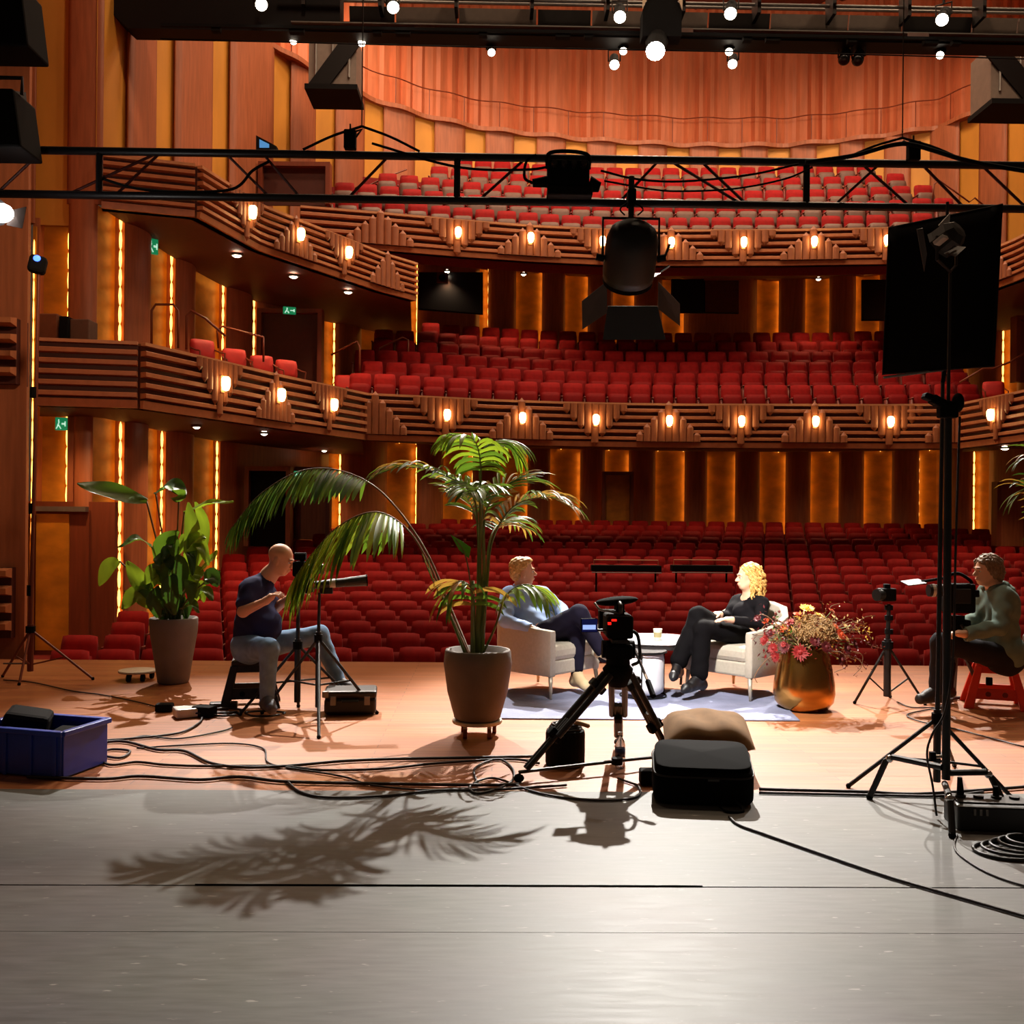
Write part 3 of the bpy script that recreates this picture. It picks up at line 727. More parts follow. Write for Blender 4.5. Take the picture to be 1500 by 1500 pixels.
MB().cyl((c.x, c.y, zb), (c.x, c.y, zb+.26), .018, n=8).build('spigot', 'dark steel', o)
MB().box((c.x, c.y, tz0+.01), (.05, .1, .1)).build('hook_clamp', 'matte black', o, bevel=.008)
for s_ in (-1, 1): MB().cyl(c+V((s_*.165, 0, -.03)), c+V((s_*.215, 0, -.02)), .022, n=10).build('tilt_knob', 'matte black', o)
MB().cyl(c+V((.21, 0, -.02)), c+V((.24, -.02, .06)), .008, n=6).build('tilt_lever', 'dark steel', o)
MB().cyl(c+V((.18, -.05, -.12)), c+V((.23, -.08, -.09)), .008, n=6).build('focus_knob', 'chrome', o)
f = c+dr*.2
def flap(pts, m='black paint'): MB().prism([V(p) for p in pts], (0, -.004, -.004)).build('barn_door', m, o)
mat('flap grey', (70, 62, 60), .5)
P2 = lambda px, py, d: at(px, py, d)
flap([P2(889, 412, FD+.1), P2(852, 441, FD+.22), P2(853, 482, FD+.3), P2(889, 458, FD+.18)], 'flap grey')
flap([P2(964, 412, FD+.1), P2(996, 445, FD+.22), P2(996, 477, FD+.3), P2(964, 452, FD+.18)], 'flap grey')
flap([P2(890, 448, FD+.02), P2(963, 448, FD+.02), P2(975, 497, FD+.1), P2(883, 497, FD+.1)])
flap([P2(892, 405, FD+.28), P2(960, 405, FD+.28), P2(968, 400, FD+.5), P2(884, 400, FD+.5)])
for s_ in (-1, 1): MB().tube(spline([V((c.x, c.y, tz0)), V((c.x+s_*.07, c.y-.02, tz0-.06)), V((c.x+s_*.04, c.y, zb+.02))], 5), .005, 5).build('safety_wire', 'matte black', o)
FRES = f+dr*.05
# lanterns at the far left edge, seen from behind
for (y0, y1, x1, fx, lab) in ((-30, 66, 36, 53, 'black lantern with grey barn door in the top left corner'), (128, 215, 26, 46, 'black lantern with grey barn door just above the truss at the left edge')):
    d = 5.9; k = d/F; c = at(-5, (y0+y1)/2, d); h = (y1-y0)*k
    o = thing('stage_lantern', lab, 'stage light', c+V((0, 0, h/2)), 'lanterns at the left edge')
    e = at(x1, y0, d).x
    MB().prism([V((c.x-.2, c.y, c.z-h/2)), V((e+.02, c.y, c.z-h/2)), V((e-.03, c.y, c.z+h/2)), V((c.x-.2, c.y, c.z+h/2))], (0, .3, 0)).build('body', 'matte black', o, bevel=.015)
    a = at(x1-6, y0+6, d+.3); b = at(fx, y1, d+.4); a2 = at(x1-4, y1-4, d+.3); b2 = at(fx-8, y0+8, d+.4)
    MB().prism([a, b2, b, a2], (.004, -.01, 0)).build('barn_door', 'flap grey', o)
    MB().tube([c+V((.1, .1, h/2)), c+V((.1, .1, h/2+.1)), c+V((-.1, .1, h/2+.1))], .012, 6).build('yoke', 'dark steel', o)
c = at(2, 312, 5.9); o = thing('stage_lantern', 'glaring lit lantern with grey barn door below the truss at the left edge', 'stage light', c+V((0, 0, .15)), 'lanterns at the left edge')
MB().cyl(c+V((-.2, .1, .02)), c+V((-.02, -.02, 0)), .07, .08, 14).build('body', 'matte black', o)
MB().ell(c, (.07, .05, .055)).build('lens', 'bright lamp glow', o, smooth=True)
MB().prism([at(18, 308, 5.95), at(39, 303, 6.05), at(33, 335, 6.05), at(10, 330, 5.95)], (0, -.005, 0)).build('barn_door', 'flap grey', o)
o = thing('lighting_boom', 'vertical pipe at the left edge carrying the black lanterns', 'pipe', (at(-120, 300, 6.0).x, 6.0, 0))
bx_ = at(-120, 300, 6.0).x
MB().cyl((bx_, 6.0, 0), (bx_, 6.0, 5.2), .024, n=10).build('pipe', 'matte black', o)
MB().lathe([(0, 0), (.25, 0), (.25, .03), (0, .04)], (bx_, 6.0, 0), 24).build('base_plate', 'matte black', o)
for y_ in (100, 60, 230, 312): q_ = at(-10, y_, 6.0); MB().cyl((bx_, 6.0, q_.z), q_, .016, n=8).build('side_arm', 'dark steel', o)
# black screens in the lower balcony
def screen(px0, py0, px1, py1, px2, py2, px3, py3, d, lab, m='screen black'):
    q = [at(px0, py0, d), at(px1, py1, d), at(px2, py2, d), at(px3, py3, d)]; c = sum(q, V((0, 0, 0)))/4
    o = thing('screen', lab, 'screen', c-V((0, 0, .4)), 'screens')
    MB().prism([c+(p-c)*1.03+V((0, .04, 0)) for p in q], (0, .1, 0)).build('casing', 'matte black', o)
    MB().prism(q, (0, .06, 0)).build('panel', m, o)
mat('brown reflection and cabinet', (84, 44, 26), .25)  # brown base colour stands for the screen's reflection; also the loudspeaker's brown
screen(614, 399, 706, 399, 706, 459, 614, 452, 27.0, 'large black screen on the left wall behind the lower balcony seats')
screen(985, 409, 1031, 409, 1031, 457, 985, 457, 28.6, 'black screen at the back of the lower balcony, left of the brown one')
screen(1033, 411, 1082, 411, 1082, 458, 1033, 457, 28.6, 'screen reflecting brown light at the back of the lower balcony', 'brown reflection and cabinet')
screen(1265, 410, 1320, 410, 1320, 468, 1265, 468, 28.0, 'black screen half hidden behind the black flag')
c = at(648, 408, 26.6); o = thing('loudspeaker', 'small brown loudspeaker in front of the large black screen', 'loudspeaker', c-V((0, 0, .15)))
MB().box(c, (.3, .2, .28)).build('cabinet', 'brown reflection and cabinet', o, bevel=.02); MB().cyl(c+V((0, -.1, 0)), c+V((0, -.12, 0)), .09, n=16).build('cone', 'matte black', o)
c = at(390, 209, 22.5); o = thing('monitor', 'small monitor glowing blue on the upper left wall above the truss', 'monitor', c)
mat('monitor blue', (60, 110, 160), .3, var=0, emit=(70, 140, 200), estr=.8)
MB().prism([at(375, 198, 22.5), at(405, 214, 22.5), at(405, 220, 22.5), at(375, 218, 22.5)], (0, .2, 0)).build('casing', 'matte black', o)
MB().prism([at(380, 204, 22.4), at(394, 211, 22.4), at(394, 216, 22.4), at(380, 216, 22.4)], (0, .02, 0)).build('screen', 'monitor blue', o)
# chairs and boxes in the lower left balcony
def small_chair(p, rz, lab, grp):
    o = thing('armchair', lab, 'chair', p, grp); r = Matrix.Rotation(rz, 3, 'Z')
    def T(q): return V(p)+r @ V(q)
    mb = MB(); mb.box(T((0, 0, .45)), (.46, .46, .07), r); mb.build('seat', 'red plush', o, bevel=.02)
    mb = MB(); q = MB(); panel(q, (0, .22, .72), .46, .4, .06, .15); mb.add([T(v) for v in q.v], q.f); mb.build('backrest', 'chair red', o, smooth=True)
    for sx in (-.2, .2):
        for sy in (-.2, .2): MB().cyl(T((sx, sy, .45)), T((sx*1.1, sy*1.1, 0)), .014, n=6).build('leg', 'dark cherry wood', o)
        MB().tube([T((sx*1.15, .22, .75)), T((sx*1.2, .0, .68)), T((sx*1.2, -.2, .64)), T((sx*1.1, -.2, .45))], .014, 6).build('armrest', 'dark cherry wood', o)
mat('chair red', (190, 34, 28), .7)
CZ = 3.78
for px, d, rz, lab in ((302, 18.2, .7, 'red chair in the lower left balcony nearest the stage, by the handrail'), (345, 19.2, .5, 'second red chair from the stage in the lower left balcony'), (384, 20.0, .4, 'third red chair from the stage in the lower left balcony'), (424, 20.6, .6, 'red chair in the lower left balcony standing right of the doorway'), (502, 22.8, .1, 'red chair at the far end of the lower left balcony, beside the seat rows'), (1456, 22.8, -.3, 'red chair in the lower right balcony beside the black flag')):
    q = plan(px, d); small_chair(V((q.x, q.y, CZ)), rz, lab, 'loose red chairs of the lower balcony')
MB().prism([(-6.8, 15.4, CZ-.05), (-3.0, 21.6, CZ-.05), (-2.6, 22.3, CZ-.05), (-3.9, 25.5, CZ-.05), (-6.3, 22, CZ-.05), (-6.7, 16, CZ-.05)], (0, 0, .045)).build('floor_left_box', 'red carpet').__setitem__('kind', 'structure')
MB().prism([(10.6, 22.3, CZ-.05), (13.5, 19.5, CZ-.05), (14.8, 19.5, CZ-.05), (13.2, 26, CZ-.05), (11, 25, CZ-.05)], (0, 0, .045)).build('floor_right_box', 'red carpet').__setitem__('kind', 'structure')
for (px0, px1, py, d, m, lab) in ((62, 92, 462, 15.7, 'box brown', 'brown box on the near end of the lower left balcony left of the dark case'), (92, 108, 466, 15.65, 'matte black', 'dark upright case between two boxes on the lower left balcony'), (108, 138, 470, 15.7, 'box grey', 'grey box on the lower left balcony right of the dark case')):
    if m not in MATS: mat(m, (120, 66, 34) if 'brown' in m else (92, 62, 46), .7)
    a = at(px0, py, d); b = at(px1, py, d); z0 = CZ
    o = MB().box(((a.x+b.x)/2, a.y, (z0+a.z)/2), (b.x-a.x-.02, .35, a.z-z0)).build('equipment_box', m, None, bevel=.02, loc=((a.x+b.x)/2, a.y, z0)); tag(o, lab, 'box')
def rail_u(pxs, d, lab, r=.022):
    p = [at(x, y, d) for x, y in pxs]; o = MB().tube(p, r, 8).build('handrail', 'dark cherry wood', None, smooth=True, loc=p[0]); tag(o, lab, 'handrail')
rail_u([(222, 504), (222, 455), (228, 446), (254, 446), (261, 455), (261, 510)], 17.6, 'arched handrail before the lit niche on the lower left balcony')
rail_u([(273, 512), (273, 463), (280, 455), (300, 466), (330, 492)], 17.9, 'sloping handrail beside the nearest red chair on the left balcony')
rail_u([(320, 510), (318, 484), (326, 478), (386, 494), (386, 530)], 19.5, 'long low handrail behind the red chairs on the left balcony')
rail_u([(485, 520), (515, 504), (523, 500), (527, 508), (527, 560)], 23.0, 'sloping handrail at the left end of the lower balcony seat rows')
rail_u([(556, 520), (556, 510), (590, 494), (598, 498), (598, 545)], 24.6, 'handrail in the aisle of the lower balcony left of the large screen')
rail_u([(1406, 560), (1440, 540), (1455, 540), (1480, 530), (1505, 515)], 22.0, 'sloping handrail at the right end of the lower balcony')
rail_u([(500, 288), (530, 270), (536, 274), (560, 262), (596, 248)], 26.0, 'handrail on the left steps of the upper balcony')
rail_u([(1366, 296), (1368, 270), (1376, 264), (1420, 296), (1428, 290), (1440, 300)], 26.0, 'handrail on the right steps of the upper balcony')
# rail desks over the stalls seats
for a_, b_, lab in ((866, 968, 'dark rail desk over the stalls seats left of the blonde woman'), (983, 1072, 'dark rail desk over the stalls seats just behind the blonde woman')):
    d = 19.6; p = at(a_, 832, d); q = at(b_, 833, d); o = thing('rail_desk', lab, 'desk', ((p.x+q.x)/2, p.y, p.z-.5), 'rail desks in the stalls')
    MB().box(((p.x+q.x)/2, p.y, p.z), (q.x-p.x, .25, .12)).build('shelf', 'matte black', o, bevel=.01)
    MB().tube([V((p.x+.05, p.y, p.z)), V((p.x+.05, p.y, p.z+.16)), V((q.x-.05, p.y, p.z+.16)), V((q.x-.05, p.y, p.z))], .012, 6).build('rail', 'rail brass wood', o)
    MB().cyl((p.x, p.y-.13, p.z-.08), (q.x, p.y-.13, p.z-.08), .012, n=6).build('lower_rail', 'grey steel', o)
    for xx in (p.x+.1, q.x-.1): MB().cyl((xx, p.y, p.z), (xx, p.y, p.z-.9), .02, n=6).build('leg', 'matte black', o)
# ================================================================= STAGE
EDGE = 5.745; FRONT = 10.66
def nodemat(name, build):
    m = bpy.data.materials.new(name); m.use_nodes = True; build(m.node_tree, m.node_tree.nodes, m.node_tree.links, m.node_tree.nodes['Principled BSDF']); MATS[name] = m
def wood_floor(nt, N, L, b):
    tc = N.new('ShaderNodeTexCoord'); mp = N.new('ShaderNodeMapping'); mp.inputs['Rotation'].default_value = (0, 0, 0)
    br = N.new('ShaderNodeTexBrick'); br.inputs['Scale'].default_value = 1; br.inputs['Brick Width'].default_value = 2.1; br.inputs['Row Height'].default_value = .085
    br.inputs['Mortar Size'].default_value = .0025; br.offset = .37
    br.inputs['Color1'].default_value = (*lin((188, 116, 66)), 1); br.inputs['Color2'].default_value = (*lin((168, 98, 54)), 1); br.inputs['Mortar'].default_value = (*lin((110, 66, 42)), 1)
    no = N.new('ShaderNodeTexNoise'); no.inputs['Scale'].default_value = 3; no.inputs['Detail'].default_value = 6; mp2 = N.new('ShaderNodeMapping'); mp2.inputs['Scale'].default_value = (.5, 9, 1)
    mx = N.new('ShaderNodeMix'); mx.data_type = 'RGBA'; mx.blend_type = 'MULTIPLY'; mx.inputs[0].default_value = .35
    L.new(tc.outputs['Object'], mp.inputs[0]); L.new(mp.outputs[0], br.inputs['Vector']); L.new(tc.outputs['Object'], mp2.inputs[0]); L.new(mp2.outputs[0], no.inputs['Vector'])
    L.new(br.outputs['Color'], mx.inputs[6]); L.new(no.outputs['Color'], mx.inputs[7]); L.new(mx.outputs[2], b.inputs['Base Color'])
    r = N.new('ShaderNodeMapRange'); r.inputs[3].default_value = .32; r.inputs[4].default_value = .55; L.new(no.outputs['Fac'], r.inputs[0]); L.new(r.outputs[0], b.inputs['Roughness'])
nodemat('stage wood', wood_floor)
def vinyl(nt, N, L, b):
    tc = N.new('ShaderNodeTexCoord')
    def noise(sc_, stretch, det=5):
        mp = N.new('ShaderNodeMapping'); mp.inputs['Scale'].default_value = stretch; n = N.new('ShaderNodeTexNoise'); n.inputs['Scale'].default_value = sc_; n.inputs['Detail'].default_value = det
        L.new(tc.outputs['Object'], mp.inputs[0]); L.new(mp.outputs[0], n.inputs['Vector']); return n
    a = noise(1.4, (1, 1, 1)); c = noise(5, (1, 7, 1)); s_ = noise(9, (1.2, 5, 1), 8)
    r = N.new('ShaderNodeValToRGB'); r.color_ramp.elements[0].position = .3; r.color_ramp.elements[1].position = .75
    r.color_ramp.elements[0].color = (*lin((94, 93, 91)), 1); r.color_ramp.elements[1].color = (*lin((114, 113, 111)), 1)
    L.new(c.outputs['Fac'], r.inputs[0])
    mx = N.new('ShaderNodeMix'); mx.data_type = 'RGBA'; mx.blend_type = 'MULTIPLY'; mx.inputs[0].default_value = .2
    L.new(r.outputs[0], mx.inputs[6]); L.new(a.outputs['Color'], mx.inputs[7])
    sc2 = N.new('ShaderNodeValToRGB'); sc2.color_ramp.elements[0].position = .67; sc2.color_ramp.elements[1].position = .72; L.new(s_.outputs['Fac'], sc2.inputs[0])
    m3 = N.new('ShaderNodeMix'); m3.data_type = 'RGBA'; m3.blend_type = 'MIX'; m3.inputs[7].default_value = (*lin((175, 172, 165)), 1)
    mu = N.new('ShaderNodeMath'); mu.operation = 'MULTIPLY'; mu.inputs[1].default_value = .5; L.new(sc2.outputs[0], mu.inputs[0]); L.new(mu.outputs[0], m3.inputs[0])
    L.new(mx.outputs[2], m3.inputs[6]); L.new(m3.outputs[2], b.inputs['Base Color'])
    rr = N.new('ShaderNodeMapRange'); b.inputs['Specular IOR Level'].default_value = .28; rr.inputs[3].default_value = .42; rr.inputs[4].default_value = .58; L.new(c.outputs['Fac'], rr.inputs[0]); L.new(rr.outputs[0], b.inputs['Roughness'])
    bp = N.new('ShaderNodeBump'); bp.inputs['Strength'].default_value = .15; bp.inputs['Distance'].default_value = .004; L.new(c.outputs['Fac'], bp.inputs['Height']); L.new(bp.outputs[0], b.inputs['Normal'])
nodemat('grey dance vinyl', vinyl)
MB().prism([(-9.5, EDGE, -.3), (12, EDGE+.02, -.3), (12, FRONT, -.3), (-9.5, FRONT, -.3)], (0, 0, .3)).build('floor_stage_wood', 'stage wood').__setitem__('kind', 'structure')
MB().prism([(-9.5, -2.5, -.3), (12, -2.5, -.3), (12, EDGE, -.3), (-9.5, EDGE, -.3)], (0, 0, .296)).build('floor_stage_base', 'matte black').__setitem__('kind', 'structure')
g1 = fl(750, 1299.5).y; g2 = fl(750, 1367).y
for i, (a, b) in enumerate(((g1+.006, EDGE), (g2+.002, g1-.006), (-2.4, g2-.002))):
    MB().prism([(-9.5, a, -.003), (12, a, -.003), (12, b, -.003), (-9.5, b, -.003)], (0, 0, .006)).build('floor_vinyl', 'grey dance vinyl').__setitem__('kind', 'structure')
p = fl(700, 1301); q = fl(1030, 1302)
tag(MB().tube([V((p.x-1.2, g1+.002, .006)), V((q.x, g1+.002, .006))], .004, 5).build('floor_gap_lip', 'matte black'), kind='structure')
# rug
mat('rug blue grey', (124, 128, 154), .9, var=.22, scale=3.5, bump=.3, bscale=60); mat('rug pale', (186, 186, 196), .9)
rug = [fl(728, 1054), fl(1172, 1057), fl(1135, 1002), fl(765, 1002)]
yb = 9.05; r4 = [V((rug[0].x, rug[0].y, .001)), V((rug[1].x, rug[1].y, .001)), V((rug[1].x+.12, yb, .001)), V((rug[0].x-.05, yb, .001))]
tag(MB().prism(r4, (0, 0, .011)).build('rug', 'rug blue grey', None, bevel=.004, loc=(1.4, 8.4, 0)), 'mottled blue grey rug under the two armchairs and the table', 'rug')
# ---------------------------------------------------------------- armchairs
mat('chair taupe', (176, 166, 150), .85, var=.06, scale=40, bump=.1, bscale=120); mat('chair leg', (190, 178, 160), .35, metal=.4)
def armchair(c, rz, lab):
    """tub armchair, local +x = facing direction"""
    o = thing('armchair', lab, 'armchair', c); r = Matrix.Rotation(rz, 3, 'Z'); c = V(c)
    def T(p): return c+r @ V(p)
    # U-shaped shell: arms and back, arms sloping down to the front
    path = [(.36, -.36), (.2, -.37), (-.02, -.37), (-.22, -.35), (-.33, -.27), (-.37, -.12), (-.375, 0), (-.37, .12), (-.33, .27), (-.22, .35), (-.02, .37), (.2, .37), (.36, .36)]
    hz = [.58, .59, .62, .69, .76, .79, .8, .79, .76, .69, .62, .59, .58]
    vs = []; n = len(path); mb = MB()
    for (x, y), h in zip(path, hz):
        l = math.hypot(x, y); k = .82 if abs(x) < .37 and abs(y) > .3 else .8
        xi, yi = (x, y*.8) if abs(y) > .33 else (x*.8, y*.8)
        for (px, py, pz) in ((x*.97, y*.97, .19), (x, y, .3), (x, y, h-.03), (x*.98+xi*.02, y*.98+yi*.02, h), (xi*.9+x*.1, yi*.9+y*.1, h), (xi, yi, h-.03), (xi, yi, .3), (xi, yi, .19)): vs.append(T((px, py, pz)))
    q = 8; fs = [(i*q+j, i*q+(j+1) % q, (i+1)*q+(j+1) % q, (i+1)*q+j) for i in range(n-1) for j in range(q)]+[tuple(range(q-1, -1, -1)), tuple((n-1)*q+j for j in range(q))]
    mb.add(vs, fs); mb.build('shell', 'chair taupe', o, smooth=True, bevel=.008)
    MB().box(T((-.0, 0, .255)), (.66, .6, .13), r).build('base', 'chair taupe', o, bevel=.02)
    MB().box(T((.02, 0, .38)), (.64, .58, .14), r).build('seat_cushion', 'chair taupe', o, bevel=.045)
    for sx, sy in ((.33, -.32), (.33, .32), (-.28, -.26), (-.28, .26)):
        MB().cyl(T((sx, sy, .2)), T((sx*1.06, sy*1.06, .0)), .022, .011, 10).build('leg', 'chair leg', o, smooth=True)
    return o
A1 = fl(790, 1003); A1 = V((A1.x, 9.0, 0)); A1.x = at(797, 1000, 9.0).x
A2 = V((at(1085, 1000, 9.0).x, 8.98, 0))
armchair(A1+V((0, 0, .012)), math.radians(-42), 'pale armchair on the left, its occupant in a light blue shirt')
armchair(A2+V((0, 0, .012)), math.radians(180+42), 'cream armchair on the right, occupied by the blonde woman in black')
# ---------------------------------------------------------------- tables
mat('white pouf', (226, 226, 232), .55, var=.03); mat('table top white', (225, 226, 232), .25, var=.02); mat('table dark', (40, 34, 34), .5)
tc_ = at(955, 955, 9.05); zt = tc_.z
o = thing('coffee_table', 'low round white topped coffee table carrying the paper cup', 'table', (tc_.x, tc_.y, 0))
tt = .46; TT = V((tc_.x+.05, 9.15, tt))
MB().lathe([(0, tt-.025), (.38, tt-.025), (.395, tt-.012), (.39, tt), (0, tt)], (TT.x, TT.y, 0), 40).build('table_top', 'table top white', o)
MB().lathe([(.36, tt-.06), (.39, tt-.06), (.39, tt-.03), (.36, tt-.03)], (TT.x, TT.y, 0), 32).build('rim', 'table dark', o)
for a in (.5, 2.6, 4.7): MB().cyl((TT.x+.33*math.cos(a), TT.y+.33*math.sin(a), tt-.03), (TT.x+.3*math.cos(a), TT.y+.3*math.sin(a), 0.012), .012, n=8).build('leg', 'table dark', o)
pp = fl(947, 1028); PC = V((pp.x, pp.y+.2, .012))
o = thing('pouf', 'white drum shaped side table with black wire frame beside the coffee table', 'side table', PC)
MB().lathe([(0, .03), (.15, .03), (.175, .05), (.18, .1), (.18, .32), (.172, .37), (.15, .385), (0, .385)], PC, 40).build('drum', 'white pouf', o, smooth=True)
mb = MB(); 
for z in (.01, .39): mb.tube([PC+V((.2*math.cos(a), .2*math.sin(a), z)) for a in np.linspace(0, 2*PI, 33)[:-1]], .006, 6, True)
for a in (.3, 2.4, 4.5): mb.cyl(PC+V((.2*math.cos(a), .2*math.sin(a), .01)), PC+V((.2*math.cos(a), .2*math.sin(a), .39)), .006, n=6)
mb.build('wire_frame', 'matte black', o)
mat('tray dark', (70, 66, 66), .3); MB().lathe([(0, .39), (.19, .39), (.2, .402), (0, .398)], PC, 32).build('tray', 'tray dark', o)
mat('paper cup', (236, 228, 205), .6, var=.02); mat('cup sleeve', (150, 138, 96), .7)
cp = V((at(964, 930, 9.0).x, 9.0, tt)); o = thing('paper_cup', 'paper cup with printed band on the coffee table', 'cup', cp)
MB().lathe([(.028, 0), (.03, .004), (.04, .1), (.042, .104), (.038, .104), (.034, .06), (0, .055)], cp, 20).build('cup', 'paper cup', o, smooth=True)
MB().lathe([(.0332, .03), (.0378, .072), (.0388, .072), (.0342, .03)], cp, 20).build('printed_band', 'cup sleeve', o)
sp = cp+V((.14, -.02, 0)); tag(MB().box(sp+V((0, 0, .006)), (.2, .14, .008), (0, 0, .2)).build('notepad', 'table top white', None, loc=sp), 'white sheet lying on the coffee table beside the paper cup', 'paper')
# ---------------------------------------------------------------- plant pots
mat('pot taupe', (104, 92, 84), .75, var=.08, bump=.1, bscale=80); mat('pot grey', (120, 112, 106), .75, var=.08, bump=.1, bscale=80); mat('soil', (40, 26, 18), .95, var=.3, scale=30, bump=.5)
mat('leaf green', (82, 116, 38), .4, var=.25, scale=6, leaf=.38); mat('leaf dark', (52, 84, 32), .45, var=.2, scale=6, leaf=.38); mat('leaf bright', (126, 154, 46), .4, var=.2, scale=6, leaf=.38); mat('leaf tan', (150, 120, 62), .5, var=.2, scale=6, leaf=.38); mat('stem green', (96, 104, 48), .5, var=.2); mat('stem brown', (120, 84, 56), .6, var=.2)
for nm in ('leaf green', 'leaf dark', 'leaf bright'):
    MATS[nm].node_tree.nodes['Principled BSDF'].inputs['Specular IOR Level'].default_value = .6
def frond(root, pts, length_leaf, n, mats, droop=.6, start=.25, width=.022, stem='stem green', name='frond', twist=0., spread=1., r0=.011, hang=0.):
    """a palm frond: rachis along pts, paired curved leaflets on its outer part"""
    S = spline(pts, 10); m = len(S)
    L = [0]
    for a, b in zip(S, S[1:]): L.append(L[-1]+(b-a).length)
    tot = L[-1]
    MB().tube(S, [r0*(1-.8*i/(m-1)) for i in range(m)], 7).build('rachis', stem, root, smooth=True)
    mb = MB()
    for k in range(n):
        f = start+(1-start)*(k+.5)/n; s_ = f*tot; i = 0
        while i < m-2 and L[i+1] < s_: i += 1
        t = (s_-L[i])/max(1e-6, L[i+1]-L[i]); p = S[i].lerp(S[i+1], t); d = (S[i+1]-S[i]).normalized()
        side = d.cross(V((0, 0, 1)))
        if side.length < .15: side = d.cross(V((0, 1, .2)))
        side.normalize(); up = side.cross(d).normalized()
        g = (f-start)/(1-start); ll = length_leaf*(.55+.9*math.sin(PI*min(1, .12+.8*g))**.8)*(.62 if g > .93 else 1)*rng.uniform(.85, 1.1)
        for sg in (-1, 1):
            dr = (side*sg*spread*(1-.55*g)+d*(.55+.8*g)+up*(.25+twist*sg)+V(rng.normal(0, .07, 3))).normalized()
            if hang: dr = (dr*(1-hang)+(side*sg*.3+d*.12+V((0, 0, -.75)))*hang).normalized()
            q = p.copy(); prev = None; w0 = width*rng.uniform(.8, 1.15); nseg = 6; vs = []
            for j in range(nseg+1):
                u = j/nseg; w = w0*(.35+1.3*u)*(1-u)**.62*1.5+.0008
                wd = dr.cross(up if abs(dr.dot(up)) < .95 else side).normalized()
                nn = wd.cross(dr).normalized()
                vs += [q-wd*w*.5+nn*w*.12, q-nn*w*.06, q+wd*w*.5+nn*w*.12]
                q = q+dr*(ll/nseg); dr = (dr+V((0, 0, -1))*(droop*(.12+.5*u))).normalized()
            mb.cm = int(rng.integers(0, len(mats)))
            mb.add(vs, [(3*j+a, 3*j+a+1, 3*j+a+4, 3*j+a+3) for j in range(nseg) for a in (0, 1)])
    return mb.build(name, mats, root, smooth=True)
def pot(c, r_top, r_bot, h, m, o, belly=0):
    MB().lathe([(0, 0), (r_bot*.93, 0), (r_bot, .015), (r_bot+(r_top-r_bot)*.45+belly, h*.4), (r_top*.99+belly*.6, h*.8), (r_top, h-.01), (r_top-.006, h), (r_top-.03, h), (r_top-.035, h-.05), (0, h-.05)], c, 48).build('pot', m, o, smooth=True)
    mb = MB(); mb.lathe([(r_top-.034, h-.05), (r_top*.6, h-.035), (0, h-.03)], c, 24); mb.build('soil', 'soil', o, smooth=True)
PD = 7.2; pc = at(699, 1066, PD); PZ = .115; pc = V((pc.x, pc.y, PZ))
o = thing('plant_dolly', 'low wheeled plant dolly under the large kentia palm pot', 'plant dolly', (pc.x, pc.y, 0))
mat('dolly wood', (196, 180, 156), .6)
MB().lathe([(0, .09), (.175, .09), (.18, .1), (.178, .113), (0, .113)], (pc.x, pc.y, 0), 32).build('platform', 'dolly wood', o)
for a in (-2.2, -.9, .5, 2.4):
    w = V((pc.x+.14*math.cos(a), pc.y+.14*math.sin(a), .036))
    cb = MB().box(w+V((0, 0, .035)), (.03, .03, .045)).build('caster', 'chrome', o)
    MB().cyl(w+V((-.014, 0, 0)), w+V((.014, 0, 0)), .036, n=16).build('wheel', 'dark cherry wood', cb)
palm = thing('kentia_palm', 'large kentia palm in a round taupe pot on a wheeled dolly', 'potted plant', pc)
pot(pc, .235, .165, .5, 'pot taupe', palm, .02)
B = V((pc.x, pc.y, PZ+.44))
def pa(px, py, dd=0): return at(px, py, PD+dd)
GM = ['leaf green', 'leaf dark', 'leaf bright']; TM = ['leaf green', 'leaf tan', 'leaf dark']; DM = ['leaf dark', 'leaf dark', 'leaf green']
frond(palm, [B+V((-.01, 0, 0)), pa(703, 850), pa(703, 740, -.05), pa(704, 680, -.1), pa(692, 642, -.2), pa(655, 636, -.3)], .2, 15, ['leaf bright', 'leaf green'], 1.0, .74, .03, hang=.35)
frond(palm, [B+V((.02, 0, 0)), pa(710, 850), pa(706, 740, 0), pa(703, 690, .05), pa(712, 655, .1), pa(742, 645, .2), pa(762, 672, .25)], .22, 15, ['leaf bright', 'leaf green'], 1.1, .72, .03, hang=.35)
frond(palm, [B, pa(700, 860), pa(700, 780), pa(690, 722, -.1), pa(640, 692, -.2), pa(590, 684, -.3), pa(556, 694, -.35)], .22, 22, TM, .7, .6, .028)
frond(palm, [B, pa(708, 840), pa(710, 760), pa(726, 724, .1), pa(758, 704, .2), pa(786, 706, .25)], .22, 16, TM, .5, .66, .026)
frond(palm, [B+V((.03, 0, 0)), pa(714, 850), pa(722, 790), pa(752, 742, -.1), pa(800, 728, -.2), pa(834, 742, -.25)], .24, 20, ['leaf tan', 'leaf green'], .8, .6, .024)
frond(palm, [B, pa(708, 850), pa(706, 770, -.1), pa(704, 728, -.3), pa(700, 716, -.5), pa(690, 722, -.75)], .24, 14, DM, .7, .68, .03)
frond(palm, [B, pa(704, 850), pa(700, 770, .1), pa(680, 722, .3), pa(660, 704, .5)], .22, 14, ['leaf green', 'leaf bright'], .5, .68, .03)
frond(palm, [B, pa(712, 870), pa(716, 800, .1), pa(730, 768, .3), pa(752, 766, .5), pa(770, 775, .6)], .22, 13, TM, .8, .66, .024)
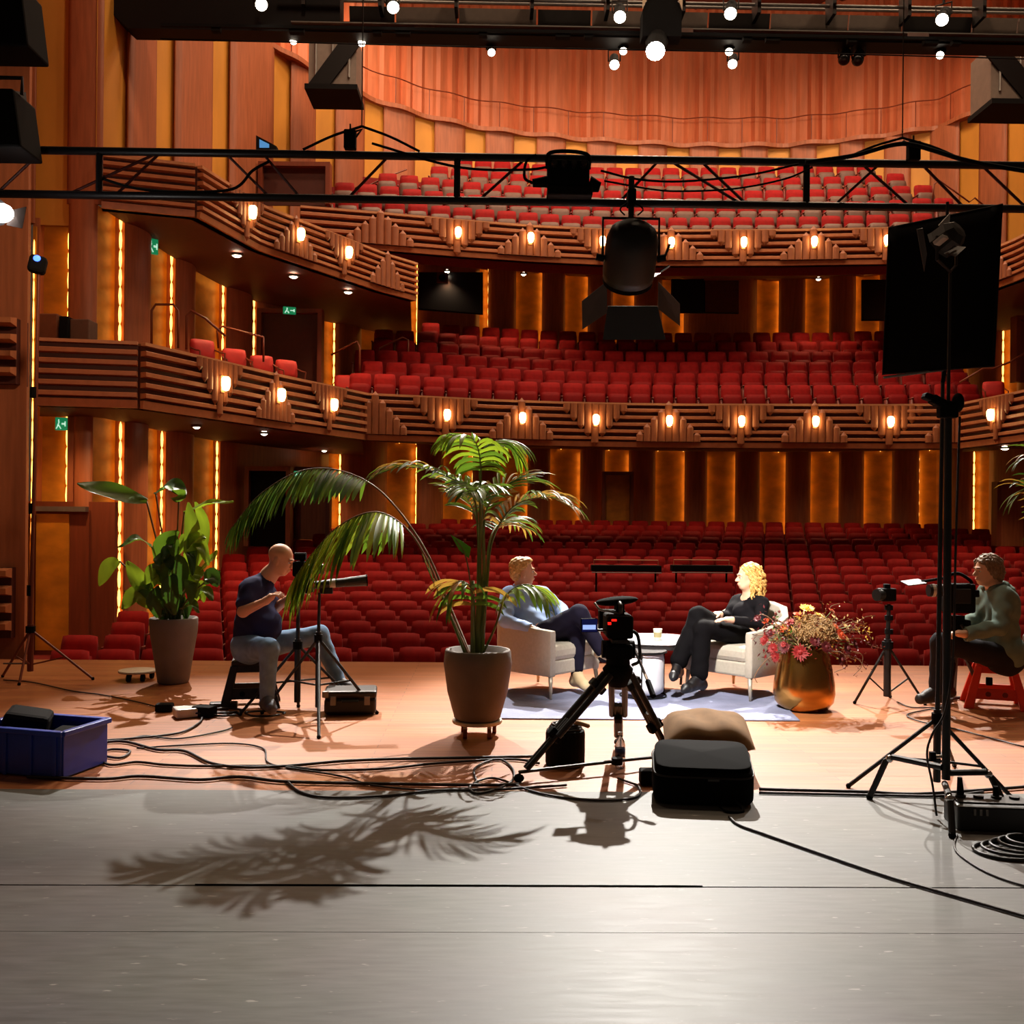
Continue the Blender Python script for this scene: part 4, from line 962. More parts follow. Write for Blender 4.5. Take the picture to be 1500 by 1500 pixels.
# long low stalks leaning left over the photographer
frond(palm, [B+V((-.06, 0, 0)), pa(655, 890, .1), pa(628, 825, .15), pa(596, 775, .1), pa(552, 750, 0), pa(500, 768, -.1), pa(458, 810, -.15), pa(430, 850, -.2)], .4, 32, ['leaf bright', 'leaf green', 'leaf bright'], .5, .52, .046, 'stem brown', r0=.011, hang=.62)
frond(palm, [B+V((-.05, .02, 0)), pa(660, 890, .3), pa(620, 800, .5), pa(560, 722, .6), pa(500, 690, .6), pa(440, 690, .5), pa(380, 725, .4), pa(338, 775, .3)], .3, 34, DM, .5, .58, .038, 'stem brown', r0=.011, hang=.62)
# low leaves
frond(palm, [B+V((-.03, -.02, 0)), pa(692, 900, -.1), pa(690, 862, -.15), pa(672, 852, -.2), pa(658, 872, -.25)], .24, 9, TM, .9, .5, .036, hang=.4)
frond(palm, [B+V((.02, -.03, 0)), pa(725, 920, -.15), pa(742, 872, -.2), pa(772, 856, -.25), pa(796, 870, -.3)], .24, 8, ['leaf bright', 'leaf green'], .9, .55, .038, hang=.4)
frond(palm, [B+V((-.08, 0, 0)), pa(650, 880), pa(634, 850), pa(622, 822)], .1, 5, TM, .5, .6, .015)
mb = MB(); S = spline([B+V((-.05, 0, 0)), pa(690, 870), pa(682, 815), pa(668, 790)], 8); mb.tube(S, .006, 6); mb.build('leaf_stalk', 'stem brown', palm, smooth=True)
mb = MB(); q = [pa(687, 818), pa(672, 805), pa(660, 783), pa(676, 792), pa(690, 802)]; mb.add(q, [(0, 1, 2, 3, 4)]); mb.build('folded_leaf', 'leaf green', palm, solid=.004)
# thick cane base
for dx, r_ in ((-.03, .022), (.03, .02), (0, .024)): MB().cyl(B+V((dx, 0, 0)), B+V((dx*1.4, 0, .55)), r_, r_*.6, 10).build('cane', 'stem green', palm, smooth=True)
# ---------------------------------------------------------------- broad leaved plant at left
LP = fl(246, 1004); LP = V((LP.x, LP.y+.15, 0))
lp = thing('broad_leaf_plant', 'bushy broad leaved plant in a tall tapered grey pot at left', 'potted plant', LP)
pot(LP, .215, .14, .6, 'pot grey', lp)
LD = dep(LP); PB_ = LP+V((0, 0, .55))
def la(px, py, dd=0): return at(px, py, LD+dd)
def broad(base, mid, tip, width, m, curl=.25, nrm=V((0, -.5, 1)), stalk=True):
    base, mid, tip = V(base), V(mid), V(tip)
    if stalk: MB().tube(spline([PB_+(base-PB_)*.02, PB_.lerp(base, .5)+V((0, 0, .05)), base], 6), .008, 6).build('leaf_stalk', 'stem green' if rng.random() > .4 else 'stem brown', lp, smooth=True)
    S = spline([base, mid, tip], 7); m_ = len(S); vs = []
    for i, p in enumerate(S):
        u = i/(m_-1); d = (S[min(i+1, m_-1)]-S[max(i-1, 0)]).normalized(); w = width*(math.sin(PI*min(1, u*.92+.06))**.75)
        s_ = d.cross(nrm); s_ = s_.normalized() if s_.length > .05 else d.cross(V((1, 0, 0))).normalized(); n_ = s_.cross(d).normalized()
        for a in (-1, -.55, 0, .55, 1): vs.append(p+s_*a*w*.5+n_*(curl*w*(a*a)*.5+.012*math.sin(9*u+3*a)))
    MB().add(vs, [(5*i+a, 5*i+a+1, 5*i+a+6, 5*i+a+5) for i in range(m_-1) for a in range(4)]).build('leaf', m, lp, smooth=True)
g, d_, b_ = 'leaf green', 'leaf dark', 'leaf bright'
broad(la(215, 735), la(165, 722), la(113, 708, -.1), .2, g, nrm=V((0, -.8, .8)))
broad(la(228, 722, .1), la(250, 712), la(272, 726, -.1), .2, d_, nrm=V((.2, -.6, .8)))
broad(la(262, 735, -.1), la(258, 720, -.15), la(240, 715, -.3), .18, g)
broad(la(275, 860, -.1), la(282, 790, -.15), la(276, 736, -.1), .15, b_, nrm=V((.3, -1, .1)))
broad(la(288, 830, .05), la(300, 775, .1), la(286, 735, .1), .13, b_, nrm=V((-.2, -1, .2)))
broad(la(270, 750, .1), la(305, 738), la(342, 735, -.1), .1, b_)
broad(la(222, 800), la(200, 790, -.1), la(172, 802, -.15), .13, g, nrm=V((0, -.4, 1)))
broad(la(175, 822), la(160, 830), la(145, 858), .14, b_, nrm=V((.2, -1, .3)))
broad(la(222, 870, -.1), la(205, 852, -.15), la(186, 822, -.15), .16, b_, nrm=V((.2, -1, .3)))
broad(la(225, 890, -.15), la(200, 872, -.2), la(178, 892, -.25), .17, b_, nrm=V((.1, -.8, .6)))
broad(la(240, 840, -.1), la(240, 800, -.15), la(262, 778, -.2), .18, g, nrm=V((0, -1, .4)))
broad(la(235, 850, -.2), la(240, 825, -.25), la(225, 820, -.3), .2, d_, nrm=V((0, -.8, .6)))
broad(la(262, 870, -.2), la(262, 830, -.25), la(240, 822, -.25), .18, d_, nrm=V((0, -1, .3)))
broad(la(285, 840, -.05), la(305, 825, -.1), la(318, 806, -.1), .13, b_)
broad(la(285, 845, 0), la(308, 838), la(323, 838), .07, g)
broad(la(275, 880, -.1), la(300, 865, -.15), la(312, 880, -.2), .1, g)
broad(la(270, 890, -.15), la(282, 885, -.2), la(292, 898, -.2), .08, g)
broad(la(215, 878), la(200, 868), la(182, 866), .05, g); broad(la(255, 900, -.2), la(250, 862, -.25), la(256, 840, -.25), .16, d_, nrm=V((0, -1, .2)))
broad(la(232, 905, -.2), la(226, 880, -.25), la(232, 858, -.25), .13, d_, nrm=V((0, -1, .2)))
for k in range(26):
    a = rng.uniform(0, 2*PI); x = PB_+V((.12*math.cos(a), .12*math.sin(a), rng.uniform(0, .08))); t = x+V((rng.uniform(-.12, .12), rng.uniform(-.12, .08), rng.uniform(.1, .3)))
    broad(x, x.lerp(t, .6)+V((0, 0, .05)), t, rng.uniform(.05, .11), [d_, g, d_][k % 3], nrm=V((rng.uniform(-.5, .5), -1, .4)), stalk=False)
for k in range(16):
    a_ = (rng.uniform(195, 300), rng.uniform(800, 885)); dx = rng.uniform(-40, 40); dd = rng.uniform(-.3, .05)
    broad(la(*a_, dd), la(a_[0]+dx*.5, a_[1]-rng.uniform(8, 26), dd-.05), la(a_[0]+dx, a_[1]+rng.uniform(-15, 14), dd-.1), rng.uniform(.08, .15), [b_, g, b_, d_][k % 4], nrm=V((rng.uniform(-.4, .4), -.9, .6)), stalk=k % 3 == 0)
# another palm at the right edge of the picture
RP = V((at(1545, 900, 9.2).x, 9.2, 0)); rp = thing('kentia_palm', 'second kentia palm cut off by the right edge of the photo', 'potted plant', RP)
pot(RP, .22, .16, .5, 'pot taupe', rp)
def ra_(px, py, dd=0): return at(px, py, 9.2+dd)
RB = RP+V((0, 0, .45))
for pts in ([RB, ra_(1545, 800), ra_(1540, 700), ra_(1520, 665), ra_(1490, 678)], [RB, ra_(1545, 820), ra_(1530, 740), ra_(1505, 715), ra_(1484, 735)], [RB, ra_(1550, 800), ra_(1560, 700), ra_(1600, 660)]):
    frond(rp, pts, .26, 16, TM, .8, .45)
# ---------------------------------------------------------------- brass vase with flowers
mat('brass', (196, 140, 70), .2, metal=1, var=.05); MATS['brass'].node_tree.nodes['Principled BSDF'].inputs['Roughness'].default_value = .22
VC = fl(1187, 1045); VC = V((VC.x, VC.y+.17, 0)); VD = dep(VC)
vz = thing('vase', 'large shiny brass vase on the stage floor beside the rug', 'vase', VC)
MB().lathe([(0, 0), (.15, 0), (.19, .015), (.235, .07), (.248, .14), (.243, .22), (.222, .34), (.2, .45), (.192, .5), (.19, .51), (.182, .51), (.182, .46), (0, .44)], VC, 56).build('body', 'brass', vz, smooth=True)
bq = thing('flower_bouquet', 'autumn flower bouquet in red, orange and yellow in the brass vase', 'flowers', VC+V((0, 0, .5)))
FB = VC+V((0, 0, .47))
def va(px, py, dd=0): return at(px, py, VD+dd)
for nm, c in (('flower yellow', (238, 186, 60)), ('flower red', (134, 16, 14)), ('flower orange', (206, 74, 26)), ('flower crimson', (90, 14, 18)), ('flower mauve', (106, 40, 44)), ('flower cream', (226, 190, 130)), ('dry grass', (150, 116, 70)), ('berry', (110, 52, 44))): mat(nm, c, .65, var=.2, scale=40)
def bloom(p, r, m, n=16, layers=3, cup=.6):
    p = V(p); out = (p-FB).normalized(); out = (out+V((0, -.5, .2))).normalized(); x, y = frame(out)
    mb = MB()
    for l in range(layers):
        for k in range(n-3*l):
            a = 2*PI*(k+.5*l)/(n-3*l)+rng.uniform(-.1, .1); d = x*math.cos(a)+y*math.sin(a); rr = r*(1-.25*l)*rng.uniform(.85, 1.1); up = cup*(.3+.35*l)
            s_ = d.cross(out); w = r*.28
            q0 = p+out*.01*l; q1 = p+d*rr*.55+out*rr*up*.6; q2 = p+d*rr+out*rr*up
            mb.add([q0-s_*w*.3, q0+s_*w*.3, q1+s_*w*.6, q1-s_*w*.6, q2], [(0, 1, 2, 3), (3, 2, 4)])
    mb.ell(p+out*r*.15, r*.28, nu=8, nv=5)
    f = mb.build('flower', m, bq); MB().tube(spline([FB+V((rng.uniform(-.08, .08), rng.uniform(-.08, .08), 0)), FB.lerp(p, .55)+V((0, 0, .04)), p-out*.01], 5), .004, 5).build('stem', 'stem green', f)
for (px, py, dd, r, m) in ((1182, 892, 0, .07, 'flower yellow'), (1200, 902, .05, .05, 'flower yellow'), (1231, 930, -.12, .06, 'flower orange'), (1172, 956, -.2, .075, 'flower red'), (1238, 918, 0, .05, 'flower cream'), (1254, 922, .03, .05, 'flower cream'),
    (1120, 938, -.05, .05, 'flower red'), (1133, 950, -.1, .055, 'flower red'), (1128, 928, 0, .045, 'flower crimson'), (1149, 948, -.12, .06, 'flower crimson'), (1136, 962, -.12, .05, 'flower red'), (1157, 912, 0, .05, 'flower red'), (1146, 922, 0, .05, 'flower orange'), (1176, 918, -.05, .055, 'flower red'), (1210, 948, -.2, .06, 'flower crimson'), (1240, 950, -.15, .065, 'flower mauve'), (1232, 966, -.18, .06, 'flower mauve'), (1252, 944, -.08, .055, 'flower mauve'), (1194, 940, -.18, .055, 'flower crimson'), (1122, 910, 0, .035, 'flower orange'), (1110, 906, 0, .04, 'flower mauve'), (1222, 905, .05, .04, 'flower cream'), (1218, 895, .05, .035, 'flower orange'), (1168, 900, .05, .04, 'flower orange')):
    bloom(va(px, py, dd), r, m)
mb = MB()
gc = va(1193, 928, -.05)
for k in range(520):
    d = V(rng.normal(0, 1, 3)).normalized(); p = gc+V((d.x*.17, d.y*.15, d.z*.13))*rng.uniform(.75, 1.05)+V((0, 0, .02)); e = V(rng.normal(0, 1, 3)).normalized(); q = e.cross(d).normalized()
    mb.tube([p-e*.02, p+q*.012, p+e*.02, p+e*.032-q*.012], .0038, 4)
mb.ell(gc, (.14, .12, .1))
tag(mb.build('grass_tuft', 'dry grass', bq), kind='stuff')
def sprig(pts, m, n, r, kind=0):
    S = spline(pts, 6); f = MB().tube(S, .0035, 5).build('twig', 'stem brown', bq)
    mb = MB()
    for k in range(n):
        p = S[int((len(S)-1)*(.3+.7*k/n))]+V(rng.normal(0, .025, 3))
        if kind: mb.ell(p, r, nu=7, nv=5)
        else:
            d = V(rng.normal(0, 1, 3)).normalized(); e = d.cross(V((.3, .5, .8))).normalized(); mb.add([p, p+d*r+e*r*.5, p+d*r*2.2, p+d*r-e*r*.5], [(0, 1, 2, 3)])
    mb.build('berries' if kind else 'leaves', m, f)
sprig([FB, va(1150, 925), va(1118, 900), va(1106, 910)], 'flower mauve', 30, .016); sprig([FB, va(1140, 920), va(1136, 895)], 'berry', 9, .012, 1); sprig([FB, va(1130, 935), va(1112, 930), va(1102, 938)], 'flower crimson', 26, .018)
sprig([FB, va(1135, 960, -.1), va(1118, 972, -.1), va(1106, 990, -.1), va(1109, 1000, -.1)], 'leaf green', 9, .008); sprig([FB, va(1240, 925), va(1265, 905), va(1282, 902)], 'flower cream', 9, .012); sprig([FB, va(1250, 935), va(1275, 945), va(1292, 950)], 'flower mauve', 28, .014)
sprig([FB, va(1255, 955, -.1), va(1262, 975, -.1), va(1250, 990, -.1)], 'flower mauve', 14, .01); sprig([FB, va(1235, 960, -.1), va(1256, 965, -.1), va(1268, 980, -.1)], 'flower mauve', 22, .013); sprig([FB, va(1222, 910), va(1216, 890), va(1230, 884)], 'flower cream', 16, .011)
sprig([FB, va(1150, 930), va(1122, 955), va(1128, 970)], 'flower red', 34, .02); sprig([FB, va(1150, 920), va(1125, 915), va(1115, 922)], 'flower red', 34, .016); sprig([FB, va(1230, 955, -.15), va(1240, 975, -.15), va(1222, 985, -.12)], 'flower mauve', 24, .014)
sprig([FB, va(1255, 920), va(1268, 925), va(1276, 935)], 'leaf tan', 22, .014); sprig([FB, va(1240, 910), va(1252, 912), va(1268, 915)], 'flower cream', 22, .014)

for k in range(46):
    x_, y_ = rng.uniform(1118, 1262), rng.uniform(898, 968); q = va(x_, y_, rng.uniform(-.2, .15))
    sprig([FB, FB.lerp(q, .6)+V((0, 0, .04)), q], ['flower red', 'flower crimson', 'leaf tan', 'flower mauve', 'flower cream', 'leaf dark'][k % 6], 16, rng.uniform(.011, .02))
for k in range(16): bloom(va(rng.uniform(1125, 1255), rng.uniform(895, 955), rng.uniform(-.15, .1)), rng.uniform(.03, .045), ['flower red', 'flower orange', 'flower cream', 'flower mauve'][k % 4], 12, 2)
# ================================================================= PEOPLE
def surface_nets(D, org_, res):
    ins = D < 0
    nx, ny, nz = D.shape
    c = np.zeros((nx-1, ny-1, nz-1), np.int8)
    for dx in (0, 1):
        for dy in (0, 1):
            for dz in (0, 1): c += ins[dx:nx-1+dx, dy:ny-1+dy, dz:nz-1+dz]
    mix = (c > 0) & (c < 8)
    I, J, K = np.nonzero(mix); n = len(I)
    idx = -np.ones(mix.shape, np.int64); idx[I, J, K] = np.arange(n)
    pos = np.zeros((n, 3)); cnt = np.zeros(n)
    cor = [(a, b, d) for a in (0, 1) for b in (0, 1) for d in (0, 1)]
    for a in cor:
        for b in cor:
            if a < b and sum(abs(x-y) for x, y in zip(a, b)) == 1:
                va = D[I+a[0], J+a[1], K+a[2]]; vb = D[I+b[0], J+b[1], K+b[2]]
                m = (va < 0) != (vb < 0); t = np.where(m, va/np.where(m, va-vb, 1), 0)
                for ax in range(3): pos[:, ax] += np.where(m, a[ax]+(b[ax]-a[ax])*t, 0)
                cnt += m
    pos = (pos/cnt[:, None]+np.stack([I, J, K], 1))*res+np.array(org_)
    F_ = []
    s = ins
    def quad(m, o, flip):
        i, j, k = np.nonzero(m)
        q = [idx[i+a, j+b, k+d] for a, b, d in o]
        q = np.stack(q, 1); ok = (q >= 0).all(1); q = q[ok]; f = flip[i, j, k][ok]
        q[f] = q[f][:, ::-1]; F_.append(q)
    m = np.zeros((nx-1, ny-1, nz-1), bool); m[:, 1:, 1:] = (s[:-1, 1:-1, 1:-1] != s[1:, 1:-1, 1:-1]); fl_ = np.zeros_like(m); fl_[:, 1:, 1:] = ~s[:-1, 1:-1, 1:-1]
    quad(m, [(0, -1, -1), (0, 0, -1), (0, 0, 0), (0, -1, 0)], fl_)
    m = np.zeros((nx-1, ny-1, nz-1), bool); m[1:, :, 1:] = (s[1:-1, :-1, 1:-1] != s[1:-1, 1:, 1:-1]); fl_ = np.zeros_like(m); fl_[1:, :, 1:] = ~s[1:-1, :-1, 1:-1]
    quad(m, [(-1, 0, -1), (-1, 0, 0), (0, 0, 0), (0, 0, -1)], fl_)
    m = np.zeros((nx-1, ny-1, nz-1), bool); m[1:, 1:, :] = (s[1:-1, 1:-1, :-1] != s[1:-1, 1:-1, 1:]); fl_ = np.zeros_like(m); fl_[1:, 1:, :] = ~s[1:-1, 1:-1, :-1]
    quad(m, [(-1, -1, 0), (0, -1, 0), (0, 0, 0), (-1, 0, 0)], fl_)
    return pos, np.concatenate(F_)
def sdf_obj(name, prims, m, parent, res=.007, wrinkle=0., wscale=38., grow=0., cut=()):
    """one continuous skin over tapered limbs and ellipsoids, blended at the joints"""
    lo = np.full(3, 1e9); hi = -lo
    for p in prims:
        if p[0] == 'cap':
            r = max(p[3], p[4])+grow
            for q in p[1:3]: lo = np.minimum(lo, np.array(q)-r); hi = np.maximum(hi, np.array(q)+r)
        else: r = max(p[2])+grow; lo = np.minimum(lo, np.array(p[1])-r); hi = np.maximum(hi, np.array(p[1])+r)
    lo -= .05; hi += .05
    n = np.ceil((hi-lo)/res).astype(int)+1
    D = np.full(n, .2, np.float32)
    def sub(c0, c1):
        a = np.clip(((c0-lo)/res).astype(int), 0, n-1); b = np.clip(((c1-lo)/res).astype(int)+2, 1, n)
        g = [lo[i]+res*np.arange(a[i], b[i]) for i in range(3)]
        return (slice(a[0], b[0]), slice(a[1], b[1]), slice(a[2], b[2])), g[0][:, None, None], g[1][None, :, None], g[2][None, None, :]
    def dist(p, X, Y, Z):
        if p[0] == 'cap':
            a = np.array(p[1]); ba = np.array(p[2])-a; L2 = max(1e-9, float(ba @ ba))
            x, y, z = X-a[0], Y-a[1], Z-a[2]
            h = np.clip((x*ba[0]+y*ba[1]+z*ba[2])/L2, 0, 1)
            return np.sqrt((x-h*ba[0])**2+(y-h*ba[1])**2+(z-h*ba[2])**2)-(p[3]+grow+(p[4]-p[3])*h)
        c = p[1]; r = np.array(p[2])+grow; x, y, z = X-c[0], Y-c[1], Z-c[2]
        M = p[3]
        if M is not None:
            M = np.array(M); x, y, z = (M[0][0]*x+M[1][0]*y+M[2][0]*z), (M[0][1]*x+M[1][1]*y+M[2][1]*z), (M[0][2]*x+M[1][2]*y+M[2][2]*z)
        k0 = np.sqrt((x/r[0])**2+(y/r[1])**2+(z/r[2])**2); k1 = np.sqrt((x/r[0]**2)**2+(y/r[1]**2)**2+(z/r[2]**2)**2)+1e-6
        return k0*(k0-1)/k1
    for p in prims:
        k = p[5] if p[0] == 'cap' else p[4]
        if p[0] == 'cap':
            r = max(p[3], p[4])+grow+k+.03; c0 = np.minimum(p[1], p[2])-r; c1 = np.maximum(p[1], p[2])+r
        else: r = max(p[2])+grow+k+.03; c0 = np.array(p[1])-r; c1 = np.array(p[1])+r
        S, X, Y, Z = sub(np.array(c0), np.array(c1)); d = dist(p, X, Y, Z); o = D[S]
        h = np.maximum(k-np.abs(o-d), 0)/max(k, 1e-6)
        D[S] = np.minimum(o, d)-h*h*k*.25
    if wrinkle:
        g = [lo[i]+res*np.arange(n[i]) for i in range(3)]; X, Y, Z = g[0][:, None, None], g[1][None, :, None], g[2][None, None, :]
        w = np.sin(X*wscale+3*np.sin(Z*wscale*.31))*np.sin(Z*wscale*1.2+2*np.sin(Y*wscale*.4)+X*9)+.6*np.sin(Y*wscale*1.4+Z*wscale*.7)*np.sin(X*wscale*.8-Z*wscale*.9)
        D += (wrinkle*w).astype(np.float32)
    for p in cut:
        k = .012; r = (max(p[3], p[4]) if p[0] == 'cap' else max(p[2]))+.03
        c0 = np.minimum(p[1], p[2])-r if p[0] == 'cap' else np.array(p[1])-r; c1 = np.maximum(p[1], p[2])+r if p[0] == 'cap' else np.array(p[1])+r
        S, X, Y, Z = sub(np.array(c0), np.array(c1)); D[S] = np.maximum(D[S], -dist(p, X, Y, Z))
    v, f = surface_nets(D, lo, res)
    mb = MB(); mb.v = [tuple(x) for x in v]; mb.f = [tuple(int(i) for i in q) for q in f]; mb.m = [0]*len(mb.f)
    return mb.build(name, m, parent, smooth=True)
def cap(a, b, r0, r1, k=.03): return ('cap', np.array(a, float), np.array(b, float), r0, r1, k)
def ell(c, r, M=None, k=.03): return ('ell', np.array(c, float), r, M, k)
def head_frame(f, tilt=0.):
    f = V(f).normalized(); l = V((0, 0, 1)).cross(f).normalized(); u = f.cross(l); return Matrix((f, l, u)).transposed()
def head_prims(c, M, s=1., fem=False):
    def T(x, y, z): return V(c)+M @ (V((x, y, z))*s)
    j = .92 if fem else 1.
    P = [ell(T(-.012, 0, .04), (.1*s, .077*s, .088*s), M, .02), ell(T(.03, 0, -.03), (.066*s, .06*s*j, .085*s), M, .03), ell(T(.052, 0, -.088), (.03*s, .034*s*j, .026*s), M, .03),
         cap(T(.0, .045*j, -.05), T(.045, .025*j, -.085), .024*s, .022*s, .03), cap(T(.0, -.045*j, -.05), T(.045, -.025*j, -.085), .024*s, .022*s, .03),
         cap(T(.09, 0, .012), T(.115, 0, -.026), .009*s, .015*s, .014), ell(T(.104, .012, -.03), (.01*s, .009*s, .009*s), M, .008), ell(T(.104, -.012, -.03), (.01*s, .009*s, .009*s), M, .008),
         cap(T(.085, .035, .022), T(.09, .012, .024), .012*s, .012*s, .015), cap(T(.085, -.035, .022), T(.09, -.012, .024), .012*s, .012*s, .015),
         ell(T(.09, 0, -.058), (.014*s, .026*s, .009*s), M, .012), ell(T(.088, 0, -.069), (.013*s, .022*s, .009*s), M, .012)]
    for sg in (1, -1):
        P += [ell(T(-.012, sg*.077, -.012), (.022*s, .009*s, .034*s), M, .008), ell(T(-.006, sg*.079, -.034), (.012*s, .008*s, .012*s), M, .008)]
    return P
def face_parts(root, c, M, s=1., brow='hair brown', lip='lip'):
    def T(x, y, z): return V(c)+M @ (V((x, y, z))*s)
    for sg in (1, -1):
        e = MB().ell(T(.078, sg*.03, .003), .0125*s, nu=12, nv=8).build('eye', 'eye white', root, smooth=True)
        MB().ell(T(.0885, sg*.03, .003), .006*s, nu=8, nv=6).build('iris', 'eye dark', e, smooth=True)
        MB().tube([T(.09, sg*.044, .024), T(.1, sg*.03, .03), T(.102, sg*.014, .026)], .005*s, 6).build('eyebrow', brow, root, smooth=True)
    MB().tube([T(.09, -.022, -.064), T(.104, 0, -.063), T(.09, .022, -.064)], .0045*s, 6).build('lips', lip, root, smooth=True)
def hand_prims(w, d, n, side, curl=.5, s=1.):
    """wrist w, hand direction d, palm normal n, thumb towards side"""
    w = V(w); d = V(d).normalized(); n = V(n); n = (n-d*n.dot(d)).normalized(); t = V(side); t = (t-d*t.dot(d)-n*t.dot(n)).normalized()
    P = [cap(w, w+d*.05*s, .026*s, .03*s, .02)]
    for i, (o, L) in enumerate(((.03, .068), (.01, .077), (-.01, .072), (-.028, .056))):
        b = w+d*.035*s+t*o*.7*s; k = w+d*.088*s+t*o*s
        P.append(cap(b, k, .014*s, .0105*s, .012))
        a = curl*(.8+.12*i); d1 = d*math.cos(a)+n*math.sin(a); m1 = k+d1*L*.5*s; d2 = d*math.cos(a*2.1)+n*math.sin(a*2.1); m2 = m1+d2*L*.5*s
        P += [cap(k, m1, .0098*s, .009*s, .004), cap(m1, m2, .009*s, .0075*s, .004)]
    b = w+d*.03*s+t*.028*s; m1 = b+(d*.6+t*.75+n*.25).normalized()*.045*s; m2 = m1+(d*.9+t*.25+n*.4).normalized()*.035*s
    P += [cap(w+d*.02*s, b, .018*s, .014*s, .012), cap(b, m1, .013*s, .0105*s, .006), cap(m1, m2, .0105*s, .009*s, .004)]
    return P
def limb(J, a, b, r0, r1, k=.03): return cap(J[a], J[b], r0, r1, k)
def torso_prims(J, w=1., belly=None):
    ch, pe, ne = V(J['chest']), V(J['pelvis']), V(J['neck']); sd = (V(J['shL'])-V(J['shR'])).normalized(); hd = (V(J['hipL'])-V(J['hipR'])).normalized()
    mid = ch.lerp(pe, .55)
    P = [cap(V(J['shL'])*.85+V(J['shR'])*.15, V(J['shR'])*.85+V(J['shL'])*.15, .07*w, .07*w, .05)]
    for s_ in (1, -1):
        P += [cap(ch+sd*s_*.085*w, mid+(sd+hd).normalized()*s_*.07*w, .108*w, .1*w, .06), cap(mid+(sd+hd).normalized()*s_*.07*w, pe+hd*s_*.08*w, .1*w, .115*w, .06)]
    P += [cap(ne, ch, .055, .09, .06)]
    if belly is not None: P.append(ell(belly[0], belly[1], None, .08))
    return P
def arm_prims(J, s_, k=1., extra=0.): return [limb(J, 'sh'+s_, 'el'+s_, .056*k, .043*k, .04), limb(J, 'el'+s_, 'wr'+s_, .044*k, .029*k, .02)]
def leg_prims(J, s_, k=1.): return [limb(J, 'hip'+s_, 'knee'+s_, .09*k, .062*k, .06), limb(J, 'knee'+s_, 'ank'+s_, .06*k, .04*k, .03)]
def foot_prims(J, s_, k=1.):
    a = V(J['ank'+s_]); t = V(J['toe'+s_]); heel = a+(a-t)*V((1, 1, 0))*.28; heel.z = t.z+.01
    h2 = V((heel.x, heel.y, t.z+.005))
    return [cap(a, h2, .038*k, .036*k, .03), cap(h2, t, .034*k, .034*k, .03), cap(a, t.lerp(h2, .35)+V((0, 0, .025)), .036*k, .036*k, .03)]
for nm, c, kw in (('skin', (222, 164, 130), dict(rough=.5, var=.05)), ('skin pale', (232, 182, 150), dict(rough=.5, var=.05)), ('skin tan', (204, 138, 104), dict(rough=.5, var=.05)), ('eye white', (225, 220, 212), dict(rough=.3, var=0)), ('eye dark', (40, 30, 26), dict(rough=.2, var=0)), ('lip', (176, 96, 84), dict(rough=.5, var=0)),
    ('hair brown', (96, 68, 46), dict(rough=.55, var=.3, scale=60)), ('hair blond', (206, 160, 92), dict(rough=.5, var=.3, scale=60)), ('hair curly blond', (222, 172, 96), dict(rough=.45, var=.35, scale=50)), ('hair grey brown', (126, 100, 76), dict(rough=.55, var=.35, scale=60)),
    ('shirt light blue', (150, 174, 214), dict(rough=.8, var=.06)), ('shirt navy', (44, 46, 78), dict(rough=.85, var=.1)), ('sweater black', (20, 18, 21), dict(rough=.85, var=.1)), ('hoodie grey green', (112, 132, 124), dict(rough=.9, var=.1)),
    ('trousers navy', (24, 21, 36), dict(rough=.85, var=.1)), ('trousers black', (10, 8, 10), dict(rough=.85, var=.1)), ('trousers charcoal', (44, 42, 46), dict(rough=.85, var=.1)), ('jeans blue', (118, 146, 178), dict(rough=.85, var=.2, scale=14)),
    ('shoe beige', (190, 166, 128), dict(rough=.7)), ('shoe black', (18, 15, 18), dict(rough=.45)), ('shoe dark', (40, 34, 34), dict(rough=.6)), ('shoe grey', (84, 84, 92), dict(rough=.6)), ('sock dark', (30, 24, 30), dict(rough=.9)), ('gold jewellery', (220, 180, 100), dict(rough=.25, metal=1.))): mat(nm, c, **kw)
for nm in list(MATS):
    if nm.split()[0] in ('shirt', 'sweater', 'hoodie', 'trousers', 'jeans', 'sock'): MATS[nm].node_tree.nodes['Principled BSDF'].inputs['Specular IOR Level'].default_value = .1
def JJ(d): return {k: at(*v) for k, v in d.items()}
def strands(root, name, m, c, M, n, fn, r, seed=3):
    g = np.random.default_rng(seed); mb = MB()
    for k in range(n):
        pts = fn(g); mb.tube([V(c)+M @ V(p) for p in pts], [r*(.7+.5*math.sin(PI*(i+.5)/len(pts))) for i in range(len(pts))], 5)
    return mb.build(name, m, root, smooth=True)
# ---- the man in the left armchair
J = JJ(dict(head=(766, 838, 9.2), neck=(764, 862, 9.22), chest=(768, 888, 9.18), pelvis=(797, 930, 9.08), shR=(744, 872, 9.02), elR=(741, 909, 8.82), wrR=(779, 921, 8.68), shL=(794, 870, 9.34), elL=(822, 894, 9.2), wrL=(829, 905, 8.98),
    hipR=(790, 932, 8.98), kneeR=(849, 899, 8.72), ankR=(884, 958, 8.72), toeR=(905, 962, 8.6), hipL=(808, 932, 9.14), kneeL=(846, 921, 8.86), ankL=(845, 985, 8.86), toeL=(856, 1003, 8.74)))
o = thing('person', 'man in light blue shirt and navy trousers seated cross-legged in the left armchair', 'person', V((J['pelvis'].x, J['pelvis'].y, .012)), kind='thing')
M = head_frame((.97, .12, .04))
body = head_prims(J['head'], M)+[cap(J['head']-M @ V((.02, 0, .06)), J['neck'], .055, .06, .04)]+torso_prims(J)+sum([arm_prims(J, s)+leg_prims(J, s)+foot_prims(J, s) for s in 'LR'], [])
body += hand_prims(J['wrR'], V((.85, -.2, -.25)), (0.2, -.1, -1), (.2, .9, .2), .5)+hand_prims(J['wrL'], V((.6, -.6, -.2)), (0, 0, -1), (-.5, -.5, 0), .4)
